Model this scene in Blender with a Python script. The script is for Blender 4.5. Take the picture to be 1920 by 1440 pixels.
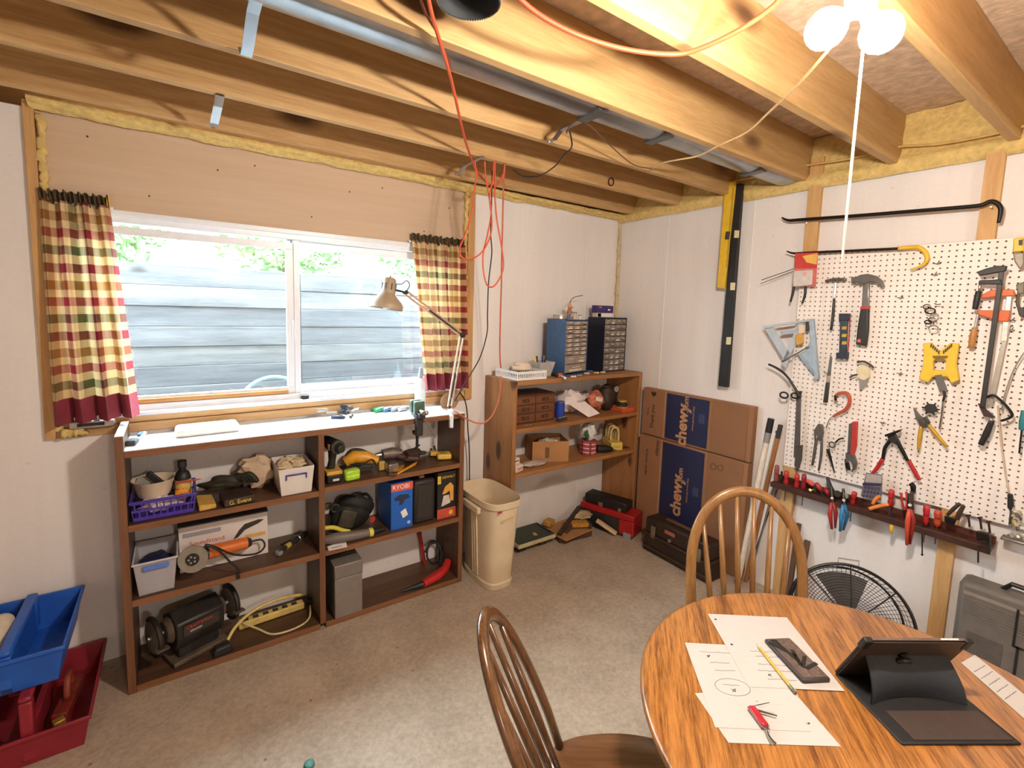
import bpy, bmesh, math, random
from math import sin, cos, pi, radians as R
from mathutils import Vector, Matrix
rnd = random.Random(7)
scene = bpy.context.scene
for o in list(bpy.data.objects): bpy.data.objects.remove(o)
COL = scene.collection

# ------------------------------------------------------------------ camera
CAM = Vector((-2.935, -2.678, 1.679)); YAW, PITCH, ROLL = .6057, -.1009, .0284
FPX, PPX, PPY = 888.1, 946.8, 672.46
_r0 = Vector((cos(YAW), -sin(YAW), 0)); _f0 = Vector((sin(YAW), cos(YAW), 0)); _u0 = Vector((0, 0, 1))
FWD = cos(PITCH)*_f0 + sin(PITCH)*_u0; _U = -sin(PITCH)*_f0 + cos(PITCH)*_u0
RGT = cos(ROLL)*_r0 + sin(ROLL)*_U; UPV = -sin(ROLL)*_r0 + cos(ROLL)*_U
cd = bpy.data.cameras.new('camera'); cam = bpy.data.objects.new('camera', cd); COL.objects.link(cam)
cam.matrix_world = Matrix(((RGT.x, UPV.x, -FWD.x, CAM.x), (RGT.y, UPV.y, -FWD.y, CAM.y), (RGT.z, UPV.z, -FWD.z, CAM.z), (0, 0, 0, 1)))
cd.sensor_width = 36; cd.lens = FPX/1920*36; cd.clip_start = .02
cd.shift_x = (960-PPX)/1920; cd.shift_y = (PPY-720)/1920
scene.camera = cam
def P(u, v, ax, val):
    """point of the world plane (axis = val) seen at photo pixel u, v"""
    d = FWD + RGT*((u-PPX)/FPX) - UPV*((v-PPY)/FPX); i = 'XYZ'.index(ax)
    return CAM + d*((val-CAM[i])/d[i])

# ------------------------------------------------------------------ light
w = bpy.data.worlds.new('overcast'); scene.world = w; w.use_nodes = True
w.node_tree.nodes['Background'].inputs[0].default_value = (.82, .91, 1, 1)
w.node_tree.nodes['Background'].inputs[1].default_value = 28.0
BULB_L = 900.0
BULB_L2 = 420.0
BULB_C = (1, .895, .785, 1)
vs = scene.view_settings; vs.view_transform = 'Standard'; vs.look = 'None'; vs.gamma = 1; vs.use_curve_mapping = False
vs.exposure = 0.42

# ------------------------------------------------------------------ materials
def lin(c):
    if isinstance(c, str): c = tuple(int(c[i:i+2], 16) for i in (0, 2, 4))
    return tuple(((x/255)/12.92 if x/255 <= .04045 else ((x/255+.055)/1.055)**2.4) for x in c) + (1,)
MATS = {}
def _new(name):
    m = bpy.data.materials.new(name); m.use_nodes = True; nt = m.node_tree
    return m, nt, nt.nodes['Principled BSDF']
def N(nt, t, **kw):
    n = nt.nodes.new(t)
    for k, v in kw.items():
        if k.startswith('i_'): n.inputs[k[2:].replace('_', ' ')].default_value = v
        else: setattr(n, k, v)
    return n
def mat(c, rough=.5, metal=0., var=.12, scale=30., bump=0., alpha=1., trans=0., coat=0., sheen=0.):
    key = ('m', str(c), rough, metal, var, scale, bump, alpha, trans, coat)
    if key in MATS: return MATS[key]
    m, nt, b = _new('mat_%s' % (c if isinstance(c, str) else '%02x%02x%02x' % tuple(c)))
    L = nt.links.new; col = lin(c)
    b.inputs['Roughness'].default_value = rough; b.inputs['Metallic'].default_value = metal
    b.inputs['Coat Weight'].default_value = coat
    tc = N(nt, 'ShaderNodeTexCoord'); nz = N(nt, 'ShaderNodeTexNoise', i_Scale=scale, i_Detail=4.)
    L(tc.outputs['Object'], nz.inputs['Vector'])
    rp = N(nt, 'ShaderNodeValToRGB'); rp.color_ramp.elements[0].position = .3; rp.color_ramp.elements[1].position = .7
    rp.color_ramp.elements[0].color = tuple(x*(1-var) for x in col[:3])+(1,)
    rp.color_ramp.elements[1].color = tuple(min(1, x*(1+var)) for x in col[:3])+(1,)
    L(nz.outputs['Fac'], rp.inputs['Fac']); L(rp.outputs['Color'], b.inputs['Base Color'])
    if bump:
        bp = N(nt, 'ShaderNodeBump', i_Strength=bump, i_Distance=.01); L(nz.outputs['Fac'], bp.inputs['Height']); L(bp.outputs['Normal'], b.inputs['Normal'])
    if alpha < 1: b.inputs['Alpha'].default_value = alpha
    if trans: b.inputs['Transmission Weight'].default_value = trans; b.inputs['IOR'].default_value = 1.2
    MATS[key] = m; return m
def wood(light, dark, axis='X', rough=.55, grain=9., knots=0., coat=0., ring=.35, fine=.38, kn=(.07, .16), lo=.36, hi=.62):
    key = ('w', light, dark, axis, rough, grain, knots, coat, fine, kn, lo, hi)
    if key in MATS: return MATS[key]
    m, nt, b = _new('wood_'+light+axis); L = nt.links.new
    b.inputs['Roughness'].default_value = rough; b.inputs['Coat Weight'].default_value = coat; b.inputs['Coat Roughness'].default_value = .25
    tc = N(nt, 'ShaderNodeTexCoord'); mp = N(nt, 'ShaderNodeMapping'); s = [grain, grain, grain]; s['XYZ'.index(axis)] = grain*.07
    mp.inputs['Scale'].default_value = s; L(tc.outputs['Object'], mp.inputs['Vector'])
    n1 = N(nt, 'ShaderNodeTexNoise', i_Scale=2.2, i_Detail=6., i_Roughness=.6, i_Distortion=ring); L(mp.outputs[0], n1.inputs['Vector'])
    n2 = N(nt, 'ShaderNodeTexNoise', i_Scale=14., i_Detail=4., i_Roughness=.7); L(mp.outputs[0], n2.inputs['Vector'])
    mx = N(nt, 'ShaderNodeMix', data_type='FLOAT', i_Factor=fine); L(n1.outputs['Fac'], mx.inputs[2]); L(n2.outputs['Fac'], mx.inputs[3])
    rp = N(nt, 'ShaderNodeValToRGB'); e = rp.color_ramp.elements; e[0].position = lo; e[1].position = hi
    e[0].color = lin(dark); e[1].color = lin(light); L(mx.outputs[0], rp.inputs['Fac'])
    out = rp.outputs['Color']
    if knots:
        m2 = N(nt, 'ShaderNodeMapping'); s2 = [knots, knots, knots]; s2['XYZ'.index(axis)] = knots*.45; m2.inputs['Scale'].default_value = s2
        L(tc.outputs['Object'], m2.inputs['Vector'])
        vo = N(nt, 'ShaderNodeTexVoronoi', i_Scale=1.); L(m2.outputs[0], vo.inputs['Vector'])
        r2 = N(nt, 'ShaderNodeValToRGB'); r2.color_ramp.elements[0].position = kn[0]; r2.color_ramp.elements[1].position = kn[1]
        r2.color_ramp.elements[0].color = (.22, .16, .13, 1); r2.color_ramp.elements[1].color = (1, 1, 1, 1)
        L(vo.outputs['Distance'], r2.inputs['Fac'])
        mm = N(nt, 'ShaderNodeMix', data_type='RGBA', blend_type='MULTIPLY'); mm.inputs[0].default_value = 1
        L(out, mm.inputs[6]); L(r2.outputs['Color'], mm.inputs[7]); out = mm.outputs[2]
    L(out, b.inputs['Base Color'])
    bp = N(nt, 'ShaderNodeBump', i_Strength=.12, i_Distance=.004); L(mx.outputs[0], bp.inputs['Height']); L(bp.outputs['Normal'], b.inputs['Normal'])
    MATS[key] = m; return m
def glass_mat(name, alpha=.12, tint=(.95, 1, 1, 1), rough=.03):
    m, nt, b = _new(name); L = nt.links.new
    for n in list(nt.nodes):
        if n.type != 'OUTPUT_MATERIAL': nt.nodes.remove(n)
    out = [n for n in nt.nodes if n.type == 'OUTPUT_MATERIAL'][0]
    t = N(nt, 'ShaderNodeBsdfTransparent'); t.inputs[0].default_value = tint
    g = N(nt, 'ShaderNodeBsdfGlossy'); g.inputs['Roughness'].default_value = rough
    mx = N(nt, 'ShaderNodeMixShader'); mx.inputs[0].default_value = alpha
    L(t.outputs[0], mx.inputs[1]); L(g.outputs[0], mx.inputs[2]); L(mx.outputs[0], out.inputs[0]); return m
def emit_mat(name, c, s):
    m, nt, b = _new(name); b.inputs['Base Color'].default_value = (.9, .9, .9, 1)
    b.inputs['Emission Color'].default_value = c; b.inputs['Emission Strength'].default_value = s; return m

# ------------------------------------------------------------------ mesh builder
class B:
    def __init__(s): s.v = []; s.f = []; s.uv = None
    def add(s, vs, fs):
        n = len(s.v); s.v += [Vector(p) for p in vs]; s.f += [tuple(i+n for i in f) for f in fs]; return s
    def box(s, x0, x1, y0, y1, z0, z1):
        return s.add([(x0, y0, z0), (x1, y0, z0), (x1, y1, z0), (x0, y1, z0), (x0, y0, z1), (x1, y0, z1), (x1, y1, z1), (x0, y1, z1)],
                     [(3, 2, 1, 0), (4, 5, 6, 7), (0, 1, 5, 4), (1, 2, 6, 5), (2, 3, 7, 6), (3, 0, 4, 7)])
    def cbox(s, c, d, rot=None, taper=1.):
        x, y, z = (k/2 for k in d); t = taper
        ps = [(-x, -y, -z), (x, -y, -z), (x, y, -z), (-x, y, -z), (-x*t, -y*t, z), (x*t, -y*t, z), (x*t, y*t, z), (-x*t, y*t, z)]
        M = rot.to_matrix() if hasattr(rot, 'to_matrix') else (rot or Matrix.Identity(3))
        return s.add([Vector(c)+M @ Vector(p) for p in ps], [(3, 2, 1, 0), (4, 5, 6, 7), (0, 1, 5, 4), (1, 2, 6, 5), (2, 3, 7, 6), (3, 0, 4, 7)])
    def prism(s, poly, ext):
        """poly: 3-D points in a plane; ext: extrusion vector"""
        n = len(poly); a = [Vector(p) for p in poly]; e = Vector(ext)
        nr = sum(((a[i]-a[0]).cross(a[(i+1) % n]-a[0]) for i in range(n)), Vector())
        if nr.dot(e) > 0: a = a[::-1]
        fs = [tuple(range(n)), tuple(range(2*n-1, n-1, -1))]
        fs += [((i+1) % n, i, i+n, (i+1) % n+n) for i in range(n)]
        return s.add(a+[p+e for p in a], fs)
    def ring_frame(s, d):
        d = Vector(d).normalized(); a = Vector((0, 0, 1)) if abs(d.z) < .9 else Vector((1, 0, 0))
        x = d.cross(a).normalized(); return x, d.cross(x).normalized()
    def cyl(s, p0, p1, r0, r1=None, n=14, caps=True):
        r1 = r0 if r1 is None else r1; p0, p1 = Vector(p0), Vector(p1); x, y = s.ring_frame(p1-p0)
        vs = [p0+(x*cos(2*pi*i/n)+y*sin(2*pi*i/n))*r0 for i in range(n)]+[p1+(x*cos(2*pi*i/n)+y*sin(2*pi*i/n))*r1 for i in range(n)]
        fs = [(i, (i+1) % n, (i+1) % n+n, i+n) for i in range(n)]
        if caps: fs += [tuple(range(n-1, -1, -1)), tuple(range(n, 2*n))]
        return s.add(vs, fs)
    def tube(s, pts, r, n=8, closed=False, flat=1.):
        pts = [Vector(p) for p in pts]; m = len(pts); rs = r if isinstance(r, (list, tuple)) else [r]*m; vs = []; fs = []; px = None
        for i, p in enumerate(pts):
            if closed: d = pts[(i+1) % m]-pts[i-1]
            else: d = pts[min(i+1, m-1)]-pts[max(i-1, 0)]
            d.normalize()
            if px is None: x, y = s.ring_frame(d)
            else:
                x = px-d*px.dot(d)
                x = x.normalized() if x.length > 1e-6 else s.ring_frame(d)[0]
                y = d.cross(x)
            px = x
            vs += [p+(x*cos(2*pi*k/n)+y*sin(2*pi*k/n)*flat)*rs[i] for k in range(n)]
        for i in range(m if closed else m-1):
            j = (i+1) % m
            fs += [(i*n+k, i*n+(k+1) % n, j*n+(k+1) % n, j*n+k) for k in range(n)]
        if not closed: fs += [tuple(range(n-1, -1, -1)), tuple((m-1)*n+k for k in range(n))]
        return s.add(vs, fs)
    def lathe(s, prof, c=(0, 0, 0), n=24, axis=None, sx=1., sy=1.):
        """prof: (radius, height) pairs; open profile, closed at radius 0"""
        c = Vector(c); vs = []; fs = []; m = len(prof)
        if axis is None: X, Y, Z = Vector((1, 0, 0)), Vector((0, 1, 0)), Vector((0, 0, 1))
        else: Z = Vector(axis).normalized(); X, Y = s.ring_frame(Z); Y = Z.cross(X)
        for r, h in prof: vs += [c+X*(r*sx*cos(2*pi*k/n))+Y*(r*sy*sin(2*pi*k/n))+Z*h for k in range(n)]
        for i in range(m-1): fs += [(i*n+k, i*n+(k+1) % n, (i+1)*n+(k+1) % n, (i+1)*n+k) for k in range(n)]
        return s.add(vs, fs)
    def ball(s, c, r, nu=14, nv=9, rot=None):
        rr = r if isinstance(r, (tuple, list)) else (r, r, r); c = Vector(c)
        M = rot.to_matrix() if rot else Matrix.Identity(3); vs = []; fs = []
        for j in range(nv+1):
            t = pi*j/nv
            vs += [c+M @ Vector((rr[0]*sin(t)*cos(2*pi*k/nu), rr[1]*sin(t)*sin(2*pi*k/nu), rr[2]*cos(t))) for k in range(nu)]
        for j in range(nv): fs += [(j*nu+k, (j+1)*nu+k, (j+1)*nu+(k+1) % nu, j*nu+(k+1) % nu) for k in range(nu)]
        return s.add(vs, fs)
    def torus(s, c, nrm, Rr, r, n=24, k=8, a0=0., a1=2*pi, sy=1.):
        x, y = s.ring_frame(nrm); c = Vector(c); full = abs(a1-a0-2*pi) < 1e-6; m = n if full else n+1
        return s.tube([c+(x*cos(a0+(a1-a0)*i/n)+y*sin(a0+(a1-a0)*i/n)*sy)*Rr for i in range(m)], r, k, closed=full)
    def grid(s, fn, nu, nv, thick=0.):
        base = [[Vector(fn(i/nu, j/nv)) for i in range(nu+1)] for j in range(nv+1)]
        vs = [p for row in base for p in row]; W = nu+1
        s.add(vs, [(j*W+i, j*W+i+1, (j+1)*W+i+1, (j+1)*W+i) for j in range(nv) for i in range(nu)])
        s.uv = [(i/nu, j/nv) for j in range(nv+1) for i in range(nu+1)]; return s
    def tray(s, x0, x1, y0, y1, z0, z1, t=.003, fl=0.):
        """open bin: outer, inner walls; fl = how much wider the rim is"""
        def q(z, g): return [(x0-g, y0-g, z), (x1+g, y0-g, z), (x1+g, y1+g, z), (x0-g, y1+g, z)]
        vs = q(z0, -fl)+q(z1, 0)+q(z1, -t)+q(z0+t, -fl-t); fs = [(3, 2, 1, 0), (12, 13, 14, 15)]
        for a in (0, 4, 8): fs += [(a+i, a+(i+1) % 4, a+4+(i+1) % 4, a+4+i) for i in range(4)]
        return s.add(vs, fs)
    def xf(s, M):
        s.v = [M @ p for p in s.v]; return s
    def mv(s, x, y, z): return s.xf(Matrix.Translation((x, y, z)))
    def rot(s, ang, ax='Z', c=(0, 0, 0)):
        c = Vector(c); return s.xf(Matrix.Translation(c) @ Matrix.Rotation(ang, 4, ax) @ Matrix.Translation(-c))
    def jitter(s, a):
        s.v = [p+Vector((rnd.uniform(-a, a), rnd.uniform(-a, a), rnd.uniform(-a, a))) for p in s.v]; return s
def text(t, size, ext=.0006, bold=0.):
    """flat lettering centred in the XY plane"""
    cu = bpy.data.curves.new('t', 'FONT'); cu.body = t; cu.size = size; cu.align_x = 'CENTER'; cu.align_y = 'CENTER'; cu.extrude = ext; cu.offset = bold; cu.resolution_u = 3
    ob = bpy.data.objects.new('t', cu); COL.objects.link(ob)
    dg = bpy.context.evaluated_depsgraph_get(); me = bpy.data.meshes.new_from_object(ob.evaluated_get(dg))
    b = B(); b.add([v.co.copy() for v in me.vertices], [tuple(p.vertices) for p in me.polygons])
    bpy.data.objects.remove(ob); bpy.data.meshes.remove(me); return b
def frame(o, x, y):
    """matrix taking the XY plane to origin o with axes x, y"""
    x = Vector(x).normalized(); y = Vector(y); y = (y-x*y.dot(x)).normalized(); z = x.cross(y); o = Vector(o)
    return Matrix(((x.x, y.x, z.x, o.x), (x.y, y.y, z.y, o.y), (x.z, y.z, z.z, o.z), (0, 0, 0, 1)))
def smooth_pts(pts, k=6, closed=False):
    pts = [Vector(p) for p in pts]; n = len(pts); out = []
    for i in range(n if closed else n-1):
        g = (lambda j: pts[j % n]) if closed else (lambda j: pts[max(0, min(n-1, j))])
        a, b, c, d = g(i-1), g(i), g(i+1), g(i+2)
        for q in range(k):
            t = q/k; out.append(.5*((2*b)+(c-a)*t+(2*a-5*b+4*c-d)*t*t+(3*b-a-3*c+d)*t**3))
    if not closed: out.append(pts[-1])
    return out
def mk(name, b, m, parent=None, loc=(0, 0, 0), bev=0., sm=None, seg=2):
    me = bpy.data.meshes.new(name); L = Vector(loc)
    me.from_pydata([tuple(p-L) for p in b.v], [], b.f); me.materials.append(m)
    if b.uv:
        ul = me.uv_layers.new(name='UVMap')
        for lp in me.loops: ul.data[lp.index].uv = b.uv[lp.vertex_index]
    if sm is not None:
        me.polygons.foreach_set('use_smooth', [True]*len(me.polygons))
        if sm < 179: me.set_sharp_from_angle(angle=R(sm))
    me.update()
    o = bpy.data.objects.new(name, me); COL.objects.link(o)
    if parent is not None: o.parent = parent
    if bev:
        md = o.modifiers.new('bevel', 'BEVEL'); md.width = bev; md.segments = seg; md.limit_method = 'ANGLE'; md.angle_limit = R(38)
    return o
class T:
    """one thing: collects its parts (world or local coordinates), then links them under one object"""
    def __init__(s, name, label, cat, group=None, loc=None, rz=0.):
        s.n, s.l, s.c, s.g, s.loc, s.rz, s.p = name, label, cat, group, loc, rz, []
    def part(s, name, b, m, bev=0., sm=40, under=None, label=None, stuff=False):
        s.p.append((name, b, m, bev, sm, under, label, stuff)); return len(s.p)-1
    def done(s):
        local = s.loc is not None
        if local: L = Vector(s.loc); off = Vector()
        else:
            vs = [v for p in s.p for v in p[1].v]
            lo = [min(v[i] for v in vs) for i in range(3)]; hi = [max(v[i] for v in vs) for i in range(3)]
            L = off = Vector(((lo[0]+hi[0])/2, (lo[1]+hi[1])/2, lo[2]))
        if len(s.p) == 1:
            n, b, m, bev, sm, u, lb, st = s.p[0]; root = mk(s.n, b, m, None, off, bev, sm); s.obs = [root]
            if st: root['kind'] = 'stuff'
        else:
            root = bpy.data.objects.new(s.n, None); root.empty_display_size = .02; COL.objects.link(root); s.obs = []
            for n, b, m, bev, sm, u, lb, st in s.p:
                o = mk(n, b, m, root if u is None else s.obs[u], off, bev, sm); s.obs.append(o)
                if lb: o['label'] = lb
                if st: o['kind'] = 'stuff'
        root.location = L; root.rotation_euler = (0, 0, s.rz)
        root['label'] = s.l; root['category'] = s.c
        if s.g: root['group'] = s.g
        s.root = root; return root
def one(name, label, cat, b, m, group=None, bev=0., sm=40):
    t = T(name, label, cat, group); t.part(name, b, m, bev, sm); return t.done()
def clone(root, loc, rz, label, group=None):
    r = root.copy(); COL.objects.link(r); r.location = loc; r.rotation_euler = (0, 0, rz); r['label'] = label
    if group: r['group'] = group
    for ch in list(root.children):
        c = ch.copy(); COL.objects.link(c); c.parent = r
        for g in list(ch.children):
            d = g.copy(); COL.objects.link(d); d.parent = c
    return r
def struct(name, b, m, parent=None, bev=0., sm=None):
    o = mk(name, b, m, parent, (0, 0, 0), bev, sm)
    if parent is None: o['kind'] = 'structure'
    return o
# ------------------------------------------------------------------ the room
XL, YF, H, ZC = -5.2, -7.6, 2.443, 2.678
FZ = .03      # top of the slab
def concrete(name, c1, c2, speck, rough=.85, s=1.6, streak=None, fine=.35):
    m, nt, b = _new(name); L = nt.links.new; b.inputs['Roughness'].default_value = rough
    tc = N(nt, 'ShaderNodeTexCoord')
    vec = tc.outputs['Object']
    if streak:
        mp = N(nt, 'ShaderNodeMapping'); mp.inputs['Scale'].default_value = streak; L(vec, mp.inputs['Vector']); vec2 = mp.outputs[0]
    else: vec2 = vec
    n1 = N(nt, 'ShaderNodeTexNoise', i_Scale=s, i_Detail=8., i_Roughness=.65); L(vec2, n1.inputs['Vector'])
    n2 = N(nt, 'ShaderNodeTexNoise', i_Scale=55., i_Detail=6., i_Roughness=.7); L(vec, n2.inputs['Vector'])
    mx = N(nt, 'ShaderNodeMix', data_type='FLOAT', i_Factor=fine); L(n1.outputs['Fac'], mx.inputs[2]); L(n2.outputs['Fac'], mx.inputs[3])
    rp = N(nt, 'ShaderNodeValToRGB'); e = rp.color_ramp.elements; e[0].position = .35; e[1].position = .66; e[0].color = lin(c1); e[1].color = lin(c2)
    L(mx.outputs[0], rp.inputs['Fac'])
    vo = N(nt, 'ShaderNodeTexVoronoi', i_Scale=9.); L(vec, vo.inputs['Vector'])
    r2 = N(nt, 'ShaderNodeValToRGB'); r2.color_ramp.elements[0].position = .03; r2.color_ramp.elements[1].position = .07
    r2.color_ramp.elements[0].color = (speck, speck, speck, 1); r2.color_ramp.elements[1].color = (1, 1, 1, 1); L(vo.outputs['Distance'], r2.inputs['Fac'])
    mm = N(nt, 'ShaderNodeMix', data_type='RGBA', blend_type='MULTIPLY'); mm.inputs[0].default_value = 1
    L(rp.outputs['Color'], mm.inputs[6]); L(r2.outputs['Color'], mm.inputs[7]); L(mm.outputs[2], b.inputs['Base Color'])
    bp = N(nt, 'ShaderNodeBump', i_Strength=.22, i_Distance=.006); L(mx.outputs[0], bp.inputs['Height']); L(bp.outputs['Normal'], b.inputs['Normal'])
    return m
M_floor = concrete('floor_concrete', '968675', 'bdad9a', .4, .55, 4.5, fine=.6)
M_wall = concrete('wall_paint', 'e0dad7', 'ebe6e2', .86, .8, 1.2, (5., 5., .6))
M_ceil = mat('cdb59c', .9, var=.2, scale=22, bump=.5)
M_foam = mat('d6b974', .85, var=.16, scale=40, bump=.8)
M_joist = wood('cca873', 'ac8350', 'X', .6, 9., 3., kn=(.10, .2))
M_joist2 = wood('cfab76', 'b48d58', 'X', .6, 8., 3., kn=(.09, .18))
M_lum = wood('cfa56c', 'b98a52', 'Z', .6, 12., 2.)
M_lumx = wood('c39a68', 'a37a4c', 'X', .65, 12., 2.)
M_white = mat('e6ebf2', .35, var=.02)
M_steel = mat('a9adb0', .32, 1., var=.12, scale=12)
M_blk = mat('1b1a19', .5, var=.2)
M_blk2 = mat('2c2a28', .45, var=.2)
M_dk = mat('3b3733', .55, var=.2)
M_org = mat('d2572f', .5, var=.08)
M_red = mat('b3221f', .4, var=.12)
M_yel = mat('e0b62c', .45, var=.1)

floor = struct('floor', B().box(XL, .2, YF, .2, -.12, FZ), M_floor)
wb = B(); OX0, OX1, OZ0, OZ1 = -3.40, -1.355, 1.088, 2.444
wb.box(XL, OX0, 0, .2, 0, 2.42).box(OX1, 0, 0, .2, 0, 2.42).box(OX0, OX1, 0, .2, 0, OZ0)
wall_back = struct('wall_back', wb, M_wall)
wall_right = struct('wall_right', B().box(0, .2, YF, .2, 0, 2.405), M_wall)
wall_left = struct('wall_left', B().box(XL-.2, XL, YF, .2, 0, ZC), M_wall)
wall_front = struct('wall_front', B().box(XL, .2, YF-.2, YF, 0, ZC), M_wall)
ceiling = struct('ceiling', B().box(XL, .3, YF, .3, ZC, ZC+.03), M_ceil)
# rim boards closing the top of the walls
struct('rim_board', B().box(.06, .1, YF, .3, 2.405, ZC), M_lumx, wall_right)
struct('rim_board', B().box(XL, .1, .1, .14, 2.405, ZC), M_lumx, wall_back)
JY = [-.163-.4064*i for i in range(18)]; JY[2] += .028
for i, y in enumerate(JY):
    x1 = [.02, .02, 0., .01, .0, .0][i] if i < 6 else .02
    struct('joist', B().box(XL, x1, y, y+.038, H, ZC), M_joist if i < 3 or i > 5 else M_joist2, ceiling, .003)
# spray foam: lumpy strips with depth of their own
def lumps(fn, nu, nv, amp, seed):
    r = random.Random(seed); ph = [(r.uniform(5, 60), r.uniform(5, 50), r.uniform(0, 6)) for _ in range(7)]
    def g(u, v):
        p, n = fn(u, v); a = sum(sin(k*u*2+q+s*v*.4) for k, s, q in ph)/7+r.uniform(-.5, .5)*.5
        return Vector(p)+Vector(n)*amp*a
    return B().grid(g, nu, nv)
def foam_right(u, v):
    y = .0-u*2.75; z = 2.395+v*.28
    x = -.015-.03*sin(min(1, v*3.2)*pi)*.9+.03*max(0, v-.3)
    return (x, y, z), (-1, 0, .25)
struct('spray_foam', lumps(foam_right, 260, 16, .011, 3), M_foam, wall_right, sm=179)
def foam_back(u, v):
    x = -3.385+u*3.385; z = 2.412+v*.04
    return (x, -.010-.05*v-.02*sin(v*pi), z), (0, -.6, -.8)
struct('spray_foam', lumps(foam_back, 300, 10, .012, 5), M_foam, wall_back, sm=179)
def bead(p0, p1, w, seed, n=90, amp=.006, nrm=(0, -1, 0)):
    p0, p1 = Vector(p0), Vector(p1); r = random.Random(seed)
    pts = [p0.lerp(p1, i/n)+Vector((r.uniform(-1, 1), r.uniform(-.6, .6), r.uniform(-1, 1)))*amp for i in range(n+1)]
    return B().tube(pts, [w*r.uniform(.7, 1.25) for _ in pts], 7)
struct('spray_foam', bead((-3.362, -.004, 1.12), (-3.358, -.004, 2.40), .015, 1), M_foam, wall_back, sm=179)
struct('spray_foam', bead((-1.412, -.004, 1.12), (-1.412, -.004, 2.41), .015, 2), M_foam, wall_back, sm=179)
struct('spray_foam', bead((-3.345, -.03, 1.112), (-3.28, -.03, 1.112), .02, 4, 12), M_foam, wall_back, sm=179)
struct('spray_foam', bead((-.012, -.012, 1.6), (-.012, -.012, 2.40), .012, 9, 50, .004), mat('cdb98a', .85, var=.2), wall_back, sm=179)
# form seams of the poured wall: shallow proud ribs
for x in (-.34, -.95):
    struct('form_seam', B().box(x-.004, x+.004, -.004, 0, 0, 2.40), M_wall, wall_back)
for y in (-.46, -1.08, -2.65):
    struct('form_seam', B().box(-.004, 0, y-.004, y+.004, 0, 2.40), M_wall, wall_right)
# lumber round the window opening
struct('window_stud', B().box(-3.405, -3.372, -.018, .15, 1.088, 2.444), M_lum, wall_back, .002)
struct('window_stud', B().box(-1.40, -1.352, -.018, .15, 1.092, 2.444), M_lum, wall_back, .002)
struct('sill_board', B().box(-3.40, -1.36, -.012, .15, 1.088, 1.128), M_lumx, wall_back, .002)
struct('sill_board', B().box(-3.37, -1.40, .0, .15, 1.13, 1.168), M_lumx, wall_back, .002)
hp = struct('header_panel', B().box(-3.372, -1.40, .008, .02, 2.062, 2.436), wood('cdb59c', 'c3a88c', 'X', .7, 3.), wall_back)
M_nail = mat('3a2a20', .5)
for k in range(9):
    x = -3.2+.215*k+rnd.uniform(-.05, .05); z = (2.35, 2.14, 2.30)[k % 3]
    struct('nail', B().cyl((x, .008, z), (x, .005, z), .004, n=8), M_nail, hp)
# window_1: white vinyl slider
FY0, FY1 = .02, .10
win = struct('window_1', B().box(-3.37, -1.40, FY0, FY1, 2.015, 2.062).box(-3.37, -1.40, FY0, FY1, 1.168, 1.205).box(-3.37, -3.32, FY0, FY1, 1.205, 2.015).box(-1.45, -1.40, FY0, FY1, 1.205, 2.015), M_white, None, .003)
def sash(x0, x1, z0, z1, y0, y1, w, name):
    b = B().box(x0, x1, y0, y1, z1-w, z1).box(x0, x1, y0, y1, z0, z0+w).box(x0, x0+w, y0, y1, z0+w, z1-w).box(x1-w, x1, y0, y1, z0+w, z1-w)
    return struct(name, b, M_white, win, .002)
M_pane = glass_mat('window_glass', .07)
s1 = sash(-3.32, -2.425, 1.205, 2.0, .035, .06, .035, 'sliding_sash')
struct('pane', B().box(-3.285, -2.46, .046, .05, 1.24, 1.965), M_pane, s1)
s2 = sash(-2.45, -1.45, 1.205, 2.015, .065, .09, .04, 'fixed_sash')
struct('pane', B().box(-2.41, -1.49, .076, .08, 1.245, 1.975), M_pane, s2)
struct('security_rail', B().box(-3.30, -2.46, .022, .036, 1.208, 1.228), wood('c08a4a', 'a56f34', 'X', .4, 12), win, .003)
struct('meeting_stile', B().box(-2.425, -2.395, .03, .066, 1.205, 2.015), M_white, win, .003)
struct('latch', B().box(-2.437, -2.427, .02, .036, 1.50, 1.60), M_white, win, .002)
struct('stool', B().box(-3.37, -1.40, -.02, .035, 1.160, 1.176), M_white, win, .003)
struct('top_stop', B().box(-3.37, -1.40, .002, .022, 2.042, 2.064), M_white, win, .003)
# right wall: furring strips that carry the pegboard
fs = wood('d3ab74', 'bd9059', 'Z', .6, 14., 2.)
struct('furring_strip', B().box(-.030, -.0005, -1.455, -1.39, .02, 2.56), fs, wall_right, .002)
struct('furring_strip', B().box(-.030, -.0005, -2.155, -2.095, .02, 2.47), fs, wall_right, .002)
struct('furring_strip', B().box(-.030, -.0005, -2.76, -2.70, .02, 2.40), fs, wall_right, .002)
# ------------------------------------------------------------------ outside: window well
well = T('window_well', 'weathered grey horizontal timber retaining wall outside the window', 'retaining wall')
gw = [wood('6d7175', '484c51', 'X', .8, 12., 5.), wood('747779', '525659', 'X', .8, 13., 4.5), wood('65696e', '43484e', 'X', .8, 11., 5.5)]
zz = 1.905
for k in range(9):
    for (x0, x1) in ((-4.3, -2.2), (-2.197, -.4)):
        well.part('plank', B().box(x0, x1, 1.0+rnd.uniform(0, .014), 1.05, zz-.1283, zz-.0004), gw[k % 3], .004)
    zz -= .1285
well.part('end_wall', B().box(-4.35, -4.3,   .22, .995, .73, 1.9), gw[0], .004); well.part('end_wall', B().box(-.4, -.35,   .22, .995, .73, 1.9), gw[0], .004)
well.part('gap_blocker', B().box(-4.3, -.4, 1.051, 1.058, .7, 1.88), mat('3a322a', .9))  # unseen dark sheet added to block bright sky between the planks
well.done()
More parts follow.
